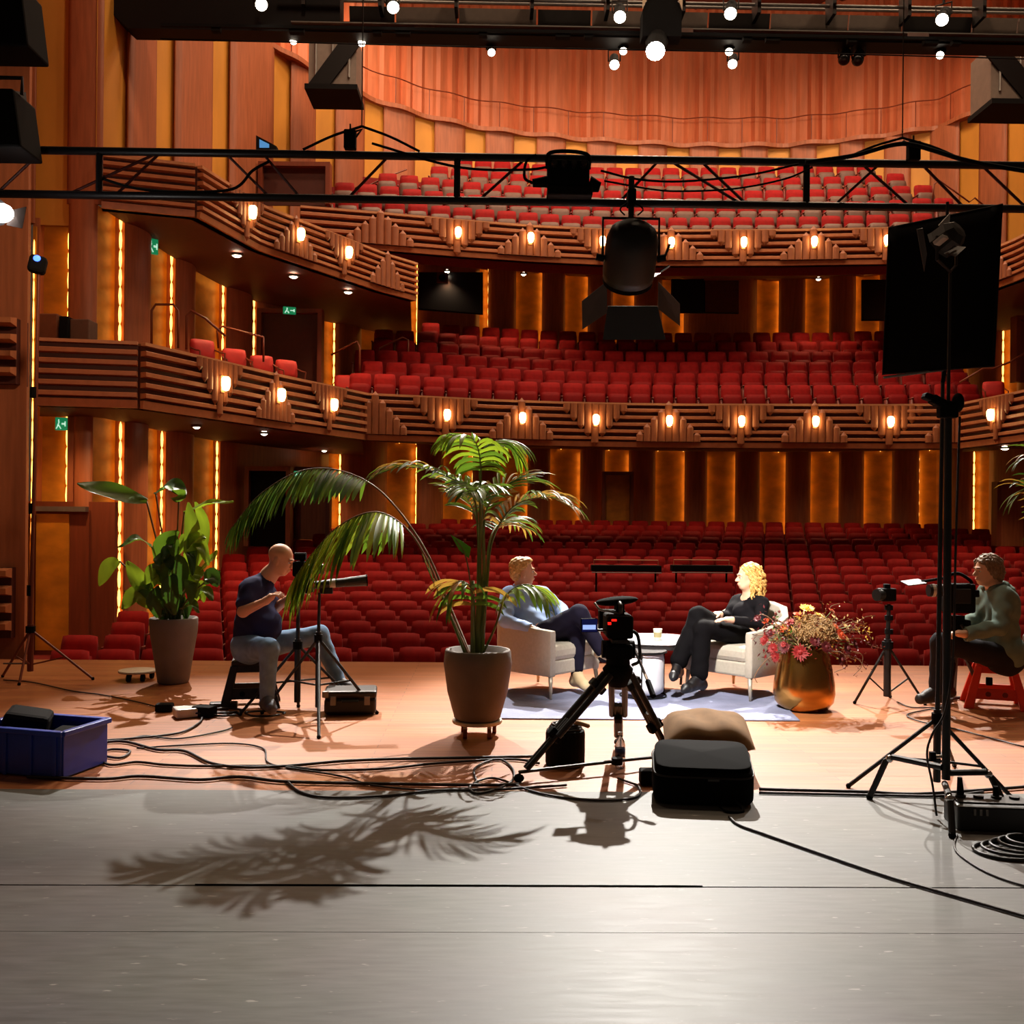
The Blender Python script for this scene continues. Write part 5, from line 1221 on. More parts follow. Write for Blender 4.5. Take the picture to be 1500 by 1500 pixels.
sdf_obj('body', body, 'skin', o, .0065)
sdf_obj('shirt', torso_prims(J, 1.0)+arm_prims(J, 'L', 1.12)+arm_prims(J, 'R', 1.12), 'shirt light blue', o, .0075, .0055, 32, .012, cut=[cap(J['neck']+V((0, 0, .0)), J['head'], .064, .07), ell(J['wrR']+V((.03, -.01, -.01)), (.05, .05, .05)), ell(J['wrL']+V((.03, -.03, -.01)), (.05, .05, .05))])
MB().tube([J['neck']+V((.075*math.cos(a)+.01, .07*math.sin(a), .012-.02*math.cos(a))) for a in np.linspace(0, 2*PI, 25)[:-1]], .013, 8, True).build('collar', 'shirt light blue', o, smooth=True)
sdf_obj('trousers', [cap(V(J['pelvis'])-V((.08, 0, 0)), V(J['pelvis'])+V((.06, 0, 0)), .12, .12, .05)]+leg_prims(J, 'L', 1.02)+leg_prims(J, 'R', 1.02), 'trousers navy', o, .0075, .003, 30, .016, cut=[ell(J['ankL']+V((0, 0, -.03)), (.07, .07, .05))])
for s in 'LR':
    sdf_obj('sock', [cap(V(J['ank'+s]).lerp(V(J['knee'+s]), .3), J['ank'+s], .044, .04), cap(J['ank'+s], V(J['ank'+s])-V((0, 0, .03)), .04, .04)], 'sock dark', o, .008, grow=.006)
    sdf_obj('shoe', foot_prims(J, s)+[cap(J['toe'+s], V(J['toe'+s])+(V(J['toe'+s])-V(J['ank'+s]))*.15*V((1, 1, 0)).x, .034, .03)], 'shoe beige', o, .007, grow=.008, cut=[ell(V(J['ank'+s])+V((0, 0, .06)), (.06, .06, .06))])
sdf_obj('hair', [ell(V(J['head'])+M @ V((-.03, 0, .055)), (.098, .085, .088), M, .02), ell(V(J['head'])+M @ V((-.062, 0, -.01)), (.06, .078, .075), M, .03), ell(V(J['head'])+M @ V((.045, 0, .105)), (.045, .06, .03), M, .03)], 'hair blond', o, .006, .0035, 110, cut=[ell(V(J['head'])+M @ V((.1, 0, -.0)), (.09, .1, .09), M, .01)])
face_parts(o, J['head'], M, 1., 'hair blond')
# ---- the woman in the right armchair
J = JJ(dict(head=(1096, 846, 9.08), neck=(1099, 872, 9.1), chest=(1098, 893, 9.12), pelvis=(1086, 930, 9.06), shL=(1117, 884, 8.93), elL=(1113, 914, 8.78), wrL=(1072, 908, 8.68), shR=(1080, 881, 9.28), elR=(1066, 903, 9.2), wrR=(1055, 900, 8.92),
    hipL=(1092, 931, 8.96), kneeL=(1030, 921, 8.66), ankL=(1024, 990, 8.66), toeL=(1005, 1008, 8.54), hipR=(1076, 930, 9.12), kneeR=(1022, 901, 8.78), ankR=(993, 972, 8.74), toeR=(987, 990, 8.6)))
o = thing('person', 'blonde woman with curly hair in black seated cross-legged in the right armchair', 'person', V((J['pelvis'].x, J['pelvis'].y, .012)), kind='thing')
M = head_frame((-.97, -.06, -.02)); hs = .94
body = head_prims(J['head'], M, hs, True)+[cap(J['head']-M @ V((.02, 0, .06)), J['neck'], .047, .05, .04)]+torso_prims(J, .88)+sum([arm_prims(J, s, .86)+leg_prims(J, s, .92)+foot_prims(J, s, .9) for s in 'LR'], [])
body += hand_prims(J['wrL'], V((-.9, -.15, .05)), (0, 0, -1), (-.1, .9, 0), .25, .92)+hand_prims(J['wrR'], V((-.9, -.3, .02)), (0, 0, -1), (0, -.9, 0), .25, .92)
sdf_obj('body', body, 'skin pale', o, .0065)
bust = [ell(V(J['chest'])+V((-.09, -.08, -.01)), (.075, .075, .07)), ell(V(J['chest'])+V((-.1, .05, -.01)), (.075, .075, .07))]
sdf_obj('sweater', torso_prims(J, .88)+bust+arm_prims(J, 'L', .92)+arm_prims(J, 'R', .92), 'sweater black', o, .0075, .0016, 40, .01, cut=[cap(J['neck']+V((-.02, -.01, -.005)), J['head'], .066, .07), ell(J['wrL']+V((-.035, 0, 0)), (.05, .05, .05)), ell(J['wrR']+V((-.035, -.01, 0)), (.05, .05, .05))])
MB().tube([J['neck']+V((.058*math.cos(a)-.012, .056*math.sin(a)-.01, -.012+.018*math.cos(a))) for a in np.linspace(0, 2*PI, 25)[:-1]], .005, 6, True).build('necklace', 'gold jewellery', o, smooth=True)
wide = [limb(J, 'hipL', 'kneeL', .088, .07, .05), limb(J, 'hipR', 'kneeR', .088, .072, .05)]+[cap(J['knee'+s], V(J['knee'+s]).lerp(V(J['ank'+s]), .93), .064, .07, .03) for s in 'LR']
sdf_obj('trousers', [cap(V(J['pelvis'])-V((.07, 0, 0)), V(J['pelvis'])+V((.06, 0, 0)), .115, .115, .05)]+wide, 'trousers black', o, .0075, .003, 30, .008)
for s in 'LR':
    b = sdf_obj('boot', foot_prims(J, s, .93)+[cap(V(J['ank'+s]).lerp(V(J['knee'+s]), .35), J['ank'+s], .046, .04)]+[cap(J['toe'+s], V(J['toe'+s])+(V(J['toe'+s])-V(J['ank'+s])).normalized()*V((1, 1, 0)).x*.04, .028, .016)], 'shoe black', o, .006, grow=.007)
    a = V(J['ank'+s]); t = V(J['toe'+s]); h = a+(a-t)*.28; h.z = t.z-.005
    MB().cyl(h, (h.x, h.y, max(.013, t.z-.045)), .026, .018, 10).build('heel', 'shoe black', b)
H = V(J['head'])
sdf_obj('hair', [ell(H+M @ V((-.025, 0, .055)), (.098, .09, .085), M, .02), ell(H+M @ V((-.06, 0, -.03)), (.075, .1, .1), M, .04), ell(H+M @ V((-.075, .03, -.11)), (.065, .07, .07), M, .04), ell(H+M @ V((-.05, .06, -.07)), (.05, .05, .09), M, .03), ell(H+M @ V((-.06, -.055, -.08)), (.055, .05, .09), M, .03)], 'hair curly blond', o, .0065, .006, 90, cut=[ell(H+M @ V((.105, 0, -.02)), (.088, .1, .1), M, .01)])
def curl(g):
    sg = g.choice((-1, 1)); a = g.uniform(.15, 1.); x0 = .06-.17*a; y0 = sg*(.05+.045*math.sin(PI*a)); top = g.uniform(.03, .12); ph = g.uniform(0, 6)
    L = g.uniform(.14, .26); n = 14; out = []
    for i in range(n):
        u = i/(n-1); out.append((x0-.03*math.sin(u*2.5)+.012*math.cos(ph+u*16), y0*(.75+.55*math.sin(min(1, u*1.3)*PI*.6))+.012*math.sin(ph+u*16), top-L*u))
    return out
strands(o, 'curls', 'hair curly blond', H, M, 90, curl, .0085, 5)
face_parts(o, H, M, hs, 'hair brown')
# ---- the photographer on the left
J = JJ(dict(head=(411, 820, 8.2), neck=(394, 843, 8.22), chest=(376, 874, 8.22), pelvis=(368, 944, 8.22), shR=(366, 862, 8.05), elR=(356, 896, 7.94), wrR=(390, 880, 7.86), shL=(385, 857, 8.42), elL=(404, 890, 8.42), wrL=(430, 872, 8.3),
    hipR=(366, 950, 8.1), kneeR=(394, 950, 7.74), ankR=(391, 1024, 7.72), toeR=(398, 1038, 7.58), hipL=(376, 948, 8.34), kneeL=(468, 930, 8.36), ankL=(497, 999, 8.3), toeL=(524, 1012, 8.22)))
o = thing('person', 'bald cameraman in navy T-shirt and jeans hunched on a black stool at left', 'person', V((J['pelvis'].x, J['pelvis'].y, 0)), kind='thing')
M = head_frame((.95, -.08, -.3))
body = head_prims(J['head'], M)+[cap(V(J['head'])-M @ V((.02, 0, .06)), J['neck'], .058, .064, .04)]+torso_prims(J, 1.06)+sum([arm_prims(J, s)+leg_prims(J, s)+foot_prims(J, s) for s in 'LR'], [])
body += hand_prims(J['wrR'], V((.7, -.1, .55)), (.6, .1, -.6), (0, .9, .2), .7)+hand_prims(J['wrL'], V((.9, -.1, .3)), (.3, 0, -.9), (0, -.9, 0), .6)
sdf_obj('body', body, 'skin', o, .0065)
ps = [cap(J['sh'+s], V(J['sh'+s]).lerp(V(J['el'+s]), .62), .062, .06, .04) for s in 'LR']
sdf_obj('t_shirt', torso_prims(J, 1.06, (V(J['chest']).lerp(V(J['pelvis']), .6)+V((.09, -.02, 0)), (.13, .15, .15)))+ps, 'shirt navy', o, .0075, .005, 30, .013, cut=[cap(J['neck']+V((.01, 0, .01)), J['head'], .066, .07)])
sdf_obj('jeans', [cap(V(J['pelvis'])-V((.0, .1, 0)), V(J['pelvis'])+V((.0, .1, 0)), .125, .125, .05)]+leg_prims(J, 'L', 1.04)+leg_prims(J, 'R', 1.04), 'jeans blue', o, .0075, .003, 30, .014)
for s in 'LR': sdf_obj('shoe', foot_prims(J, s), 'shoe grey', o, .007, grow=.008)
face_parts(o, J['head'], M, 1., 'hair brown')
PHX = dict(J)
# ---- the cameraman on the red stool
J = JJ(dict(head=(1446, 836, 8.4), neck=(1457, 859, 8.42), chest=(1464, 887, 8.42), pelvis=(1466, 960, 8.42), shL=(1472, 874, 8.24), elL=(1464, 919, 8.12), wrL=(1413, 929, 8.02), shR=(1446, 870, 8.6), elR=(1432, 905, 8.6), wrR=(1404, 917, 8.4),
    hipL=(1464, 962, 8.28), kneeL=(1378, 941, 8.14), ankL=(1371, 1012, 8.12), toeL=(1348, 1024, 8.06), hipR=(1466, 960, 8.54), kneeR=(1392, 938, 8.6), ankR=(1386, 1006, 8.6), toeR=(1364, 1016, 8.56)))
o = thing('person', 'cameraman with tousled hair in grey green hoodie seated on the red stool', 'person', V((J['pelvis'].x, J['pelvis'].y, 0)), kind='thing')
M = head_frame((-.98, -.1, -.06))
body = head_prims(J['head'], M)+[cap(V(J['head'])-M @ V((.02, 0, .06)), J['neck'], .055, .06, .04)]+torso_prims(J)+sum([arm_prims(J, s)+leg_prims(J, s)+foot_prims(J, s) for s in 'LR'], [])
body += hand_prims(J['wrL'], V((-.9, -.1, .1)), (-.2, 0, -1), (0, .9, .3), .6)+hand_prims(J['wrR'], V((-.9, -.1, .1)), (-.2, 0, -1), (0, -.9, .3), .6)
sdf_obj('body', body, 'skin pale', o, .0065)
sdf_obj('hoodie', torso_prims(J, 1.06)+arm_prims(J, 'L', 1.2)+arm_prims(J, 'R', 1.2)+[cap(V(J['pelvis'])+V((0, -.12, .04)), V(J['pelvis'])+V((0, .12, .04)), .13, .13, .05)], 'hoodie grey green', o, .0075, .0065, 26, .016, cut=[cap(V(J['neck'])+V((-.02, 0, .02)), J['head'], .068, .075), ell(V(J['wrL'])+V((-.045, 0, 0)), (.055, .055, .055)), ell(V(J['wrR'])+V((-.045, 0, 0)), (.055, .055, .055))])
N_ = V(J['neck'])
sdf_obj('hood', [cap(N_+V((.075*math.cos(a)+.0, .085*math.sin(a), -.005+.02*math.cos(a))), N_+V((.075*math.cos(a+.5), .085*math.sin(a+.5), -.005+.02*math.cos(a+.5))), .028, .028, .02) for a in np.arange(-2.4, 2.2, .5)]+[ell(N_+V((.11, 0, -.05)), (.055, .1, .07))], 'hoodie grey green', o, .007, .003, 50)
sdf_obj('trousers', [cap(V(J['pelvis'])-V((0, .1, .02)), V(J['pelvis'])+V((0, .1, -.02)), .125, .125, .05)]+leg_prims(J, 'L', 1.04)+leg_prims(J, 'R', 1.04), 'trousers charcoal', o, .0075, .003, 30, .014)
for s in 'LR': sdf_obj('shoe', foot_prims(J, s), 'shoe dark', o, .007, grow=.008)
H = V(J['head'])
sdf_obj('hair', [ell(H+M @ V((-.025, 0, .06)), (.108, .092, .085), M, .02), ell(H+M @ V((-.07, 0, -.02)), (.07, .09, .09), M, .03), ell(H+M @ V((-.03, .07, -.005)), (.05, .03, .06), M, .02), ell(H+M @ V((-.03, -.07, -.005)), (.05, .03, .06), M, .02)], 'hair grey brown', o, .006, .006, 80, cut=[ell(H+M @ V((.105, 0, -.015)), (.085, .1, .085), M, .01)])
def tuft(g):
    a = g.uniform(-2.6, 2.6); e = g.uniform(.1, 1.3); d = V((-math.cos(a)*math.cos(e)*.1, math.sin(a)*math.cos(e)*.09, math.sin(e)*.085+.055)); L = g.uniform(.06, .12); out = []
    for i in range(6):
        u = i/5; out.append((d.x*(1+.25*u)-.02*u, d.y*(1+.2*u), d.z+.012*math.sin(u*3)-L*u*u))
    return [p for p in out if not (p[0] > .06 and p[2] < .06)] if sum(1 for p in out if not (p[0] > .06 and p[2] < .06)) > 2 else [(-.09, 0, .05), (-.1, 0, .02), (-.1, 0, -.02)]
strands(o, 'tousled_strands', 'hair grey brown', H, M, 80, tuft, .007, 9)
face_parts(o, H, M, 1., 'hair brown')
# ================================================================= CAMERAS, STANDS, CASES, CABLES
def tripod_stand(o, c, feet, zc, zmid, top, r=.014, m='black paint', rf=.012):
    """light stand: column, sliding collar with legs and low braces"""
    c = V(c); MB().cyl((c.x, c.y, max(.08, zmid-.25)), (c.x, c.y, zc+.05), r*1.5, n=10).build('column', m, o)
    MB().cyl((c.x, c.y, zc-.03), (c.x, c.y, zc+.03), r*2.3, n=12).build('collar', 'matte black', o)
    for f in feet:
        f = V(f); k = V((c.x, c.y, zc)); mid = k.lerp(f, .55)
        MB().cyl(k, f+V((0, 0, .012)), rf, n=8).build('leg', m, o)
        MB().cyl((c.x, c.y, zmid), mid, rf*.65, n=6).build('brace', m, o)
        MB().ell(f+V((0, 0, .012)), .016, nu=8, nv=6).build('foot', 'matte black', o)
    MB().cyl((c.x, c.y, zc), top, r, r*.75, 10).build('pole', m, o)
# ---- the main camera tripod in front
d0 = 6.2; T0 = at(905, 990, d0); T0.z = .62
o = thing('camera_tripod', 'large black camera tripod with spreader standing in front of the rug', 'tripod', V((T0.x, T0.y, 0)))
LF = fl(760, 1146); RF = fl(985, 1120); BF = fl(906, 1092)
MB().lathe([(.0, -.09), (.05, -.09), (.085, -.02), (.095, .02), (.07, .05), (0, .05)], T0, 24).build('bowl', 'matte black', o, smooth=True)
for f in (LF, RF, BF):
    d = V((f.x-T0.x, f.y-T0.y, 0)).normalized(); s_ = d.cross(V((0, 0, 1))); a = T0+d*.07+V((0, 0, -.01)); b = V((f.x, f.y, .03)); m_ = a.lerp(b, .6); m2 = a.lerp(b, .45)
    mb = MB()
    for q in (-.042, .042): mb.cyl(a+s_*q, m_+s_*q, .02, n=10)
    for q in (-.022, .022): mb.cyl(m2+s_*q*.6, b.lerp(a, .08)+s_*q*.6, .017, n=10)
    mb.build('leg', 'black paint', o)
    MB().box(a.lerp(b, .12), (.11, .05, .05), (b-a).to_track_quat('Z', 'X').to_matrix()).build('leg_joint', 'black paint', o, bevel=.008)
    MB().box(m_, (.1, .05, .06), (b-a).to_track_quat('Z', 'X').to_matrix()).build('leg_clamp', 'matte black', o, bevel=.008)
    MB().ell(b-V((0, 0, .005)), (.032, .032, .025)).build('foot', 'matte black', o, smooth=True)
    e = V((T0.x+(f.x-T0.x)*.04, T0.y+(f.y-T0.y)*.04, .07))
    MB().cyl(e, b+V((0, 0, .03)), .011, n=8).build('spreader_arm', 'black paint', o)
MB().cyl((T0.x, T0.y, .05), (T0.x, T0.y, .09), .035, n=14).build('spreader_hub', 'matte black', o)
pb = at(935, 965, d0-.05); pe = at(948, 1020, d0-.3)
h = thing('fluid_head', 'black fluid head with pan bar on the front tripod', 'tripod head', T0+V((0, 0, .05)))
MB().cyl(T0+V((0, 0, .05)), T0+V((0, 0, .1)), .075, .07, 20).build('pan_base', 'matte black', h)
MB().box(T0+V((0, 0, .13)), (.17, .14, .1)).build('head_block', 'matte black', h, bevel=.02)
MB().cyl(T0+V((-.1, 0, .14)), T0+V((.1, 0, .14)), .055, n=18).build('tilt_drum', 'matte black', h)
MB().box(T0+V((0, 0, .2)), (.1, .24, .02)).build('camera_plate', 'dark steel', h)
MB().cyl(T0+V((.1, -.02, .14)), at(955, 1012, d0-.35), .009, n=8).build('pan_bar', 'chrome', h)
MB().cyl(at(949, 998, d0-.27), at(957, 1020, d0-.38), .017, n=10).build('grip', 'matte black', h)
mat('tally red', (200, 20, 14), .4, var=0, emit=(255, 30, 20), estr=1.6)
C0 = T0+V((0, 0, .2105))
k = thing('video_camera', 'black video camera with round hood and red tally light on the front tripod', 'video camera', C0)
MB().box(C0+V((0, .02, .075)), (.16, .26, .14)).build('camera_body', 'matte black', k, bevel=.015)
MB().cyl(C0+V((0, .14, .08)), C0+V((0, .3, .075)), .045, .055, 20).build('lens', 'black paint', k)
MB().box(C0+V((0, .35, .075)), (.17, .1, .13)).build('matte_box', 'matte black', k, bevel=.008)
MB().box(C0+V((.01, .0, .18)), (.05, .05, .08)).build('handle_post', 'matte black', k, bevel=.006)
MB().tube(spline([C0+V((0, -.1, .16)), C0+V((0, -.1, .21)), C0+V((0, .02, .225)), C0+V((0, .12, .21)), C0+V((0, .12, .16))], 5), .013, 8).build('handle', 'black paint', k, smooth=True)
mb = MB(); mb.ell(C0+V((-.01, .02, .225)), (.135, .08, .028), Matrix.Rotation(-.1, 3, 'Y'), 26, 8); mb.build('hood', 'black cloth', k, smooth=True)
MB().tube(spline([C0+V((-.15, -.02, .215)), C0+V((-.12, -.06, .18)), C0+V((-.06, -.08, .17)), C0+V((0, -.06, .15))], 6), .007, 6).build('coiled_lead', 'grey steel', k, smooth=True)
MB().box(C0+V((-.04, -.115, .12)), (.03, .01, .012)).build('tally_lamp', 'tally red', k); MB().box(C0+V((-.068, -.115, .1)), (.02, .01, .015)).build('record_lamp', 'tally red', k)
MB().tube(spline([C0+V((.06, -.06, .06)), C0+V((.11, -.08, .02)), C0+V((.12, -.09, -.12)), C0+V((.08, -.06, -.16))], 6), .011, 6).build('cable_loop', 'black paint', k, smooth=True)
MB().cyl(C0+V((-.07, -.02, .05)), C0+V((-.19, -.05, .05)), .008, n=8).build('monitor_arm', 'dark steel', k)
mc = at(863, 916, d0-.06); mn = MB().box(mc, (.105, .022, .085), (0, 0, .12)).build('monitor', 'matte black', k, bevel=.005)
mat('monitor surround', (22, 30, 84), .3, var=0, emit=(12, 18, 70), estr=.6); mat('monitor picture', (150, 170, 220), .3, var=0, emit=(150, 175, 235), estr=1.2)
r_ = Matrix.Rotation(.12, 3, 'Z')
MB().box(mc+r_ @ V((0, -.0115, 0)), (.096, .002, .076), r_).build('screen', 'monitor surround', mn); MB().box(mc+r_ @ V((-.002, -.013, -.01)), (.08, .002, .028), r_).build('waveform', 'monitor picture', mn)
# ---- cable drum, bottle and box around the tripod
mat('bottle clear', (220, 228, 232), .08, var=0, trans=.85); mat('bottle label', (60, 80, 130), .5)
q = fl(830, 1128); q = V((q.x, q.y+.14, 0)); o = thing('cable_drum', 'black round cable drum with cable end on top behind the tripod leg', 'cable reel', q)
MB().lathe([(0, 0), (.12, 0), (.125, .02), (.125, .2), (.12, .22), (0, .22)], q, 28).build('drum', 'matte black', o)
for kx in range(7): MB().tube([q+V(((.1-.008*kx)*math.cos(a), (.1-.008*kx)*math.sin(a), .232+.012*(kx % 3))) for a in np.linspace(0, 6.0, 20)], .009, 6).build('cable_turn', 'black paint' if kx % 2 else 'dark steel', o, smooth=True)
mat('tan cloth', (150, 122, 84), .85, var=.2); MB().tube(spline([q+V((-.05, -.05, .26)), q+V((.05, -.06, .28)), q+V((.14, -.02, .25)), q+V((.12, .08, .24))], 5), .015, 6).build('strap', 'tan cloth', o, smooth=True)
q = fl(909, 1126); q = V((q.x, q.y+.03, 0)); o = thing('water_bottle', 'clear plastic water bottle with blue label between the tripod legs', 'bottle', q)
MB().lathe([(0, 0), (.028, .002), (.032, .01), (.032, .14), (.026, .17), (.013, .19), (.012, .205), (0, .205)], q, 20).build('bottle', 'bottle clear', o, smooth=True)
MB().lathe([(.0328, .07), (.0328, .125)], q, 20).build('label_band', 'bottle label', o, smooth=True); MB().cyl(q+V((0, 0, .205)), q+V((0, 0, .222)), .0145, n=14).build('cap', 'table top white', o)
q = fl(955, 1152); tag(MB().box((q.x, q.y+.05, .045), (.13, .09, .09)).build('junction_box', 'matte black', None, bevel=.01, loc=(q.x, q.y+.05, 0)), 'small black junction box on the floor between tripod and black soft case', 'box')
# ---- soft case, cushion
SCc = fl(1037, 1183); c = V((SCc.x, SCc.y+.17, 0))
o = thing('soft_case', 'large black padded camera bag on the stage edge', 'camera bag', c)
r = Matrix.Rotation(-.12, 3, 'Z')
mb = MB()
def soft(mb, c, hx, hy, z0, z1, r, slope=0., e=5., n=22, m=10, sag=0.):
    vs = []
    for i in range(m+1):
        v = -1+2*i/m
        for k in range(n):
            t = 2*PI*k/n; a = abs(math.cos(t))**(2/e)*math.copysign(1, math.cos(t)); b = abs(math.sin(t))**(2/e)*math.copysign(1, math.sin(t))
            w = (1-abs(v)**e)**(1/e) if abs(v) < 1 else 0.
            w = max(w, .0); zz = z0+(z1-z0)*(v+1)/2
            x = a*hx*w; y = b*hy*w
            zz += slope*y/hy*(v+1)/2+sag*(v+1)/2*math.sin(2.2*x/hx+.5)
            vs.append(V(c)+r @ V((x, y, zz)))
    mb.add(vs, [(i*n+k, i*n+(k+1) % n, (i+1)*n+(k+1) % n, (i+1)*n+k) for i in range(m) for k in range(n)])
soft(mb, c, .275, .17, .0, .235, r, .045, 7, 36, 14, .01); mb.build('case_body', 'black cloth', o, smooth=True)
soft(mb := MB(), c+V((0, .0, .205)), .262, .157, .0, .055, r, .05, 6, 32, 8); mb.build('lid', 'black cloth', o, smooth=True)
MB().tube([c+r @ V((.278*math.cos(t) if 0 else (.272*abs(math.cos(t))**.3*math.copysign(1, math.cos(t))), .168*abs(math.sin(t))**.3*math.copysign(1, math.sin(t)), .2+.045*abs(math.sin(t))**.3*math.copysign(1, math.sin(t))*.9)) for t in np.linspace(0, 2*PI, 60)[:-1]], .006, 5, True).build('zip', 'dark steel', o)
MB().box(c+r @ V((.05, -.173, .15)), (.06, .008, .012), r).build('logo_tab', 'dark steel', o)
MB().tube(spline([c+r @ V((.15, -.17, .06)), c+r @ V((.2, -.24, .012)), c+r @ V((.12, -.27, .012)), c+r @ V((.08, -.2, .02))], 6), .009, 6).build('strap', 'matte black', o, smooth=True)
mat('cushion tan', (126, 92, 54), .9, var=.15, scale=12); mat('sandbag', (44, 40, 40), .9)
q = fl(1045, 1140); q = V((q.x, q.y+.22, 0)); o = thing('sandbag', 'dark sandbag lying under the tan cushion', 'sandbag', q)
soft(mb := MB(), q, .27, .16, .0, .15, Matrix.Rotation(-.1, 3, 'Z'), .0, 3.5, 28, 10, .01); mb.build('bag', 'sandbag', o, smooth=True)
MB().tube(spline([q+V((-.12, 0, .13)), q+V((-.05, -.02, .18)), q+V((.05, -.02, .18)), q+V((.1, 0, .13))], 5), .01, 6).build('handle', 'matte black', o, smooth=True)
cc = q+V((.01, .02, .155)); o = thing('cushion', 'tan brown cushion lying on a dark sandbag behind the black bag', 'cushion', cc)
def pil(mb, c, hx, hy, h, rot):
    n = 20; vs = []; fs = []
    for sd in (1, -1):
        for j in range(n+1):
            for i in range(n+1):
                u = -1+2*i/n; v = -1+2*j/n; pinch = 1-.1*(abs(v)**2)*(1-abs(u)**3) ; p2 = 1-.1*(abs(u)**2)*(1-abs(v)**3)
                z = h*((1-u**4)*(1-v**4))**.55*(1+.06*math.sin(7*u+3*v))
                vs.append(V(c)+rot @ V((u*hx*pinch, v*hy*p2, .0+(sd*z if sd > 0 else -z*.45))))
    W = n+1; Mn = W*W
    for j in range(n):
        for i in range(n):
            a = j*W+i; fs += [(a, a+1, a+W+1, a+W), (Mn+a, Mn+a+W, Mn+a+W+1, Mn+a+1)]
    mb.add(vs, fs)
pil(mb := MB(), cc+V((0, 0, .06)), .27, .24, .12, Euler((.16, .0, -.12)).to_matrix()); mb.build('pillow_body', 'cushion tan', o, smooth=True)
# ---- blue crate at left
mat('crate blue', (42, 68, 176), .4, var=.08); cr = fl(98, 1134); r = Matrix.Rotation(-.28, 3, 'Z')
cc = V((cr.x-.21, cr.y+.15, 0)); o = thing('storage_crate', 'blue plastic crate at the left edge of the stage', 'crate', cc)
hx, hy, H_ = .3, .2, .27
for sx, sy, w, d in ((0, -1, 2*hx, .02), (0, 1, 2*hx, .02), (-1, 0, .02, 2*hy), (1, 0, .02, 2*hy)):
    MB().box(cc+r @ V((sx*hx, sy*hy, H_/2+.01)), (w, d, H_), r).build('side', 'crate blue', o, bevel=.004)
    MB().box(cc+r @ V((sx*(hx+.008), sy*(hy+.008), H_)), (w+.03 if d < .1 and sy else .045, .045 if sy else d+.03, .03), r).build('rim', 'crate blue', o, bevel=.006)
for x in (-.26, -.09, .09, .26): MB().box(cc+r @ V((x, -hy-.012, .13)), (.025, .02, .25), r).build('rib', 'crate blue', o, bevel=.003)
MB().box(cc+r @ V((0, 0, .015)), (2*hx, 2*hy, .02), r).build('bottom', 'crate blue', o)
for k_, (x, y, z, sx, sy, sz, a, lab) in enumerate(((-.15, .02, .19, .26, .3, .3, .3, 'black equipment pouch sticking out of the blue crate'), (.14, .04, .14, .22, .24, .18, -.2, 'smaller dark pouch deep inside the blue crate'))):
    p = cc+r @ V((x, y, z)); tag(MB().box(p, (sx, sy, sz), Euler((.15*k_, .2-.2*k_, a)).to_matrix()).build('equipment_pouch', 'matte black', None, bevel=.03, loc=p-V((0, 0, sz/2))), lab, 'pouch')
# ---- tall light stand at the far left with a blue LED
bf = [fl(4, 992), fl(136, 996), fl(28, 1004)]; b0 = (bf[0]+bf[1]+bf[2])/3; b0 = V((at(41, 950, dep(b0)).x, b0.y+.05, 0)); dS = dep(b0)
o = thing('light_stand', 'very tall thin black stand with a blue glowing sensor on top at far left', 'stand', b0)
tripod_stand(o, b0, bf, at(41, 922, dS).z, .14, at(57, 400, dS), .019, 'dark cherry wood')
for y in (575, 745, 865): c_ = at(46+(745-y)*.02, y, dS); MB().cyl(c_-V((0, 0, .05)), c_+V((0, 0, .05)), .034 if y < 600 else .026, n=10).build('lock_collar', 'matte black', o)
MB().cyl(at(5, 972, dS), at(42, 972, dS), .008, n=6).build('low_strut', 'grey steel', o)
c_ = at(55, 388, dS); s_ = thing('sensor_head', 'black sensor with blue light on top of the tall left stand', 'sensor', at(57, 400, dS))
MB().box(c_, (.15, .14, .16), Euler((0, .2, .3)).to_matrix()).build('housing', 'matte black', s_, bevel=.03); mat('led blue', (60, 90, 255), .4, var=0, emit=(60, 100, 255), estr=5)
MB().ell(c_+V((.02, -.06, .045)), (.035, .025, .03)).build('led', 'led blue', s_, smooth=True)
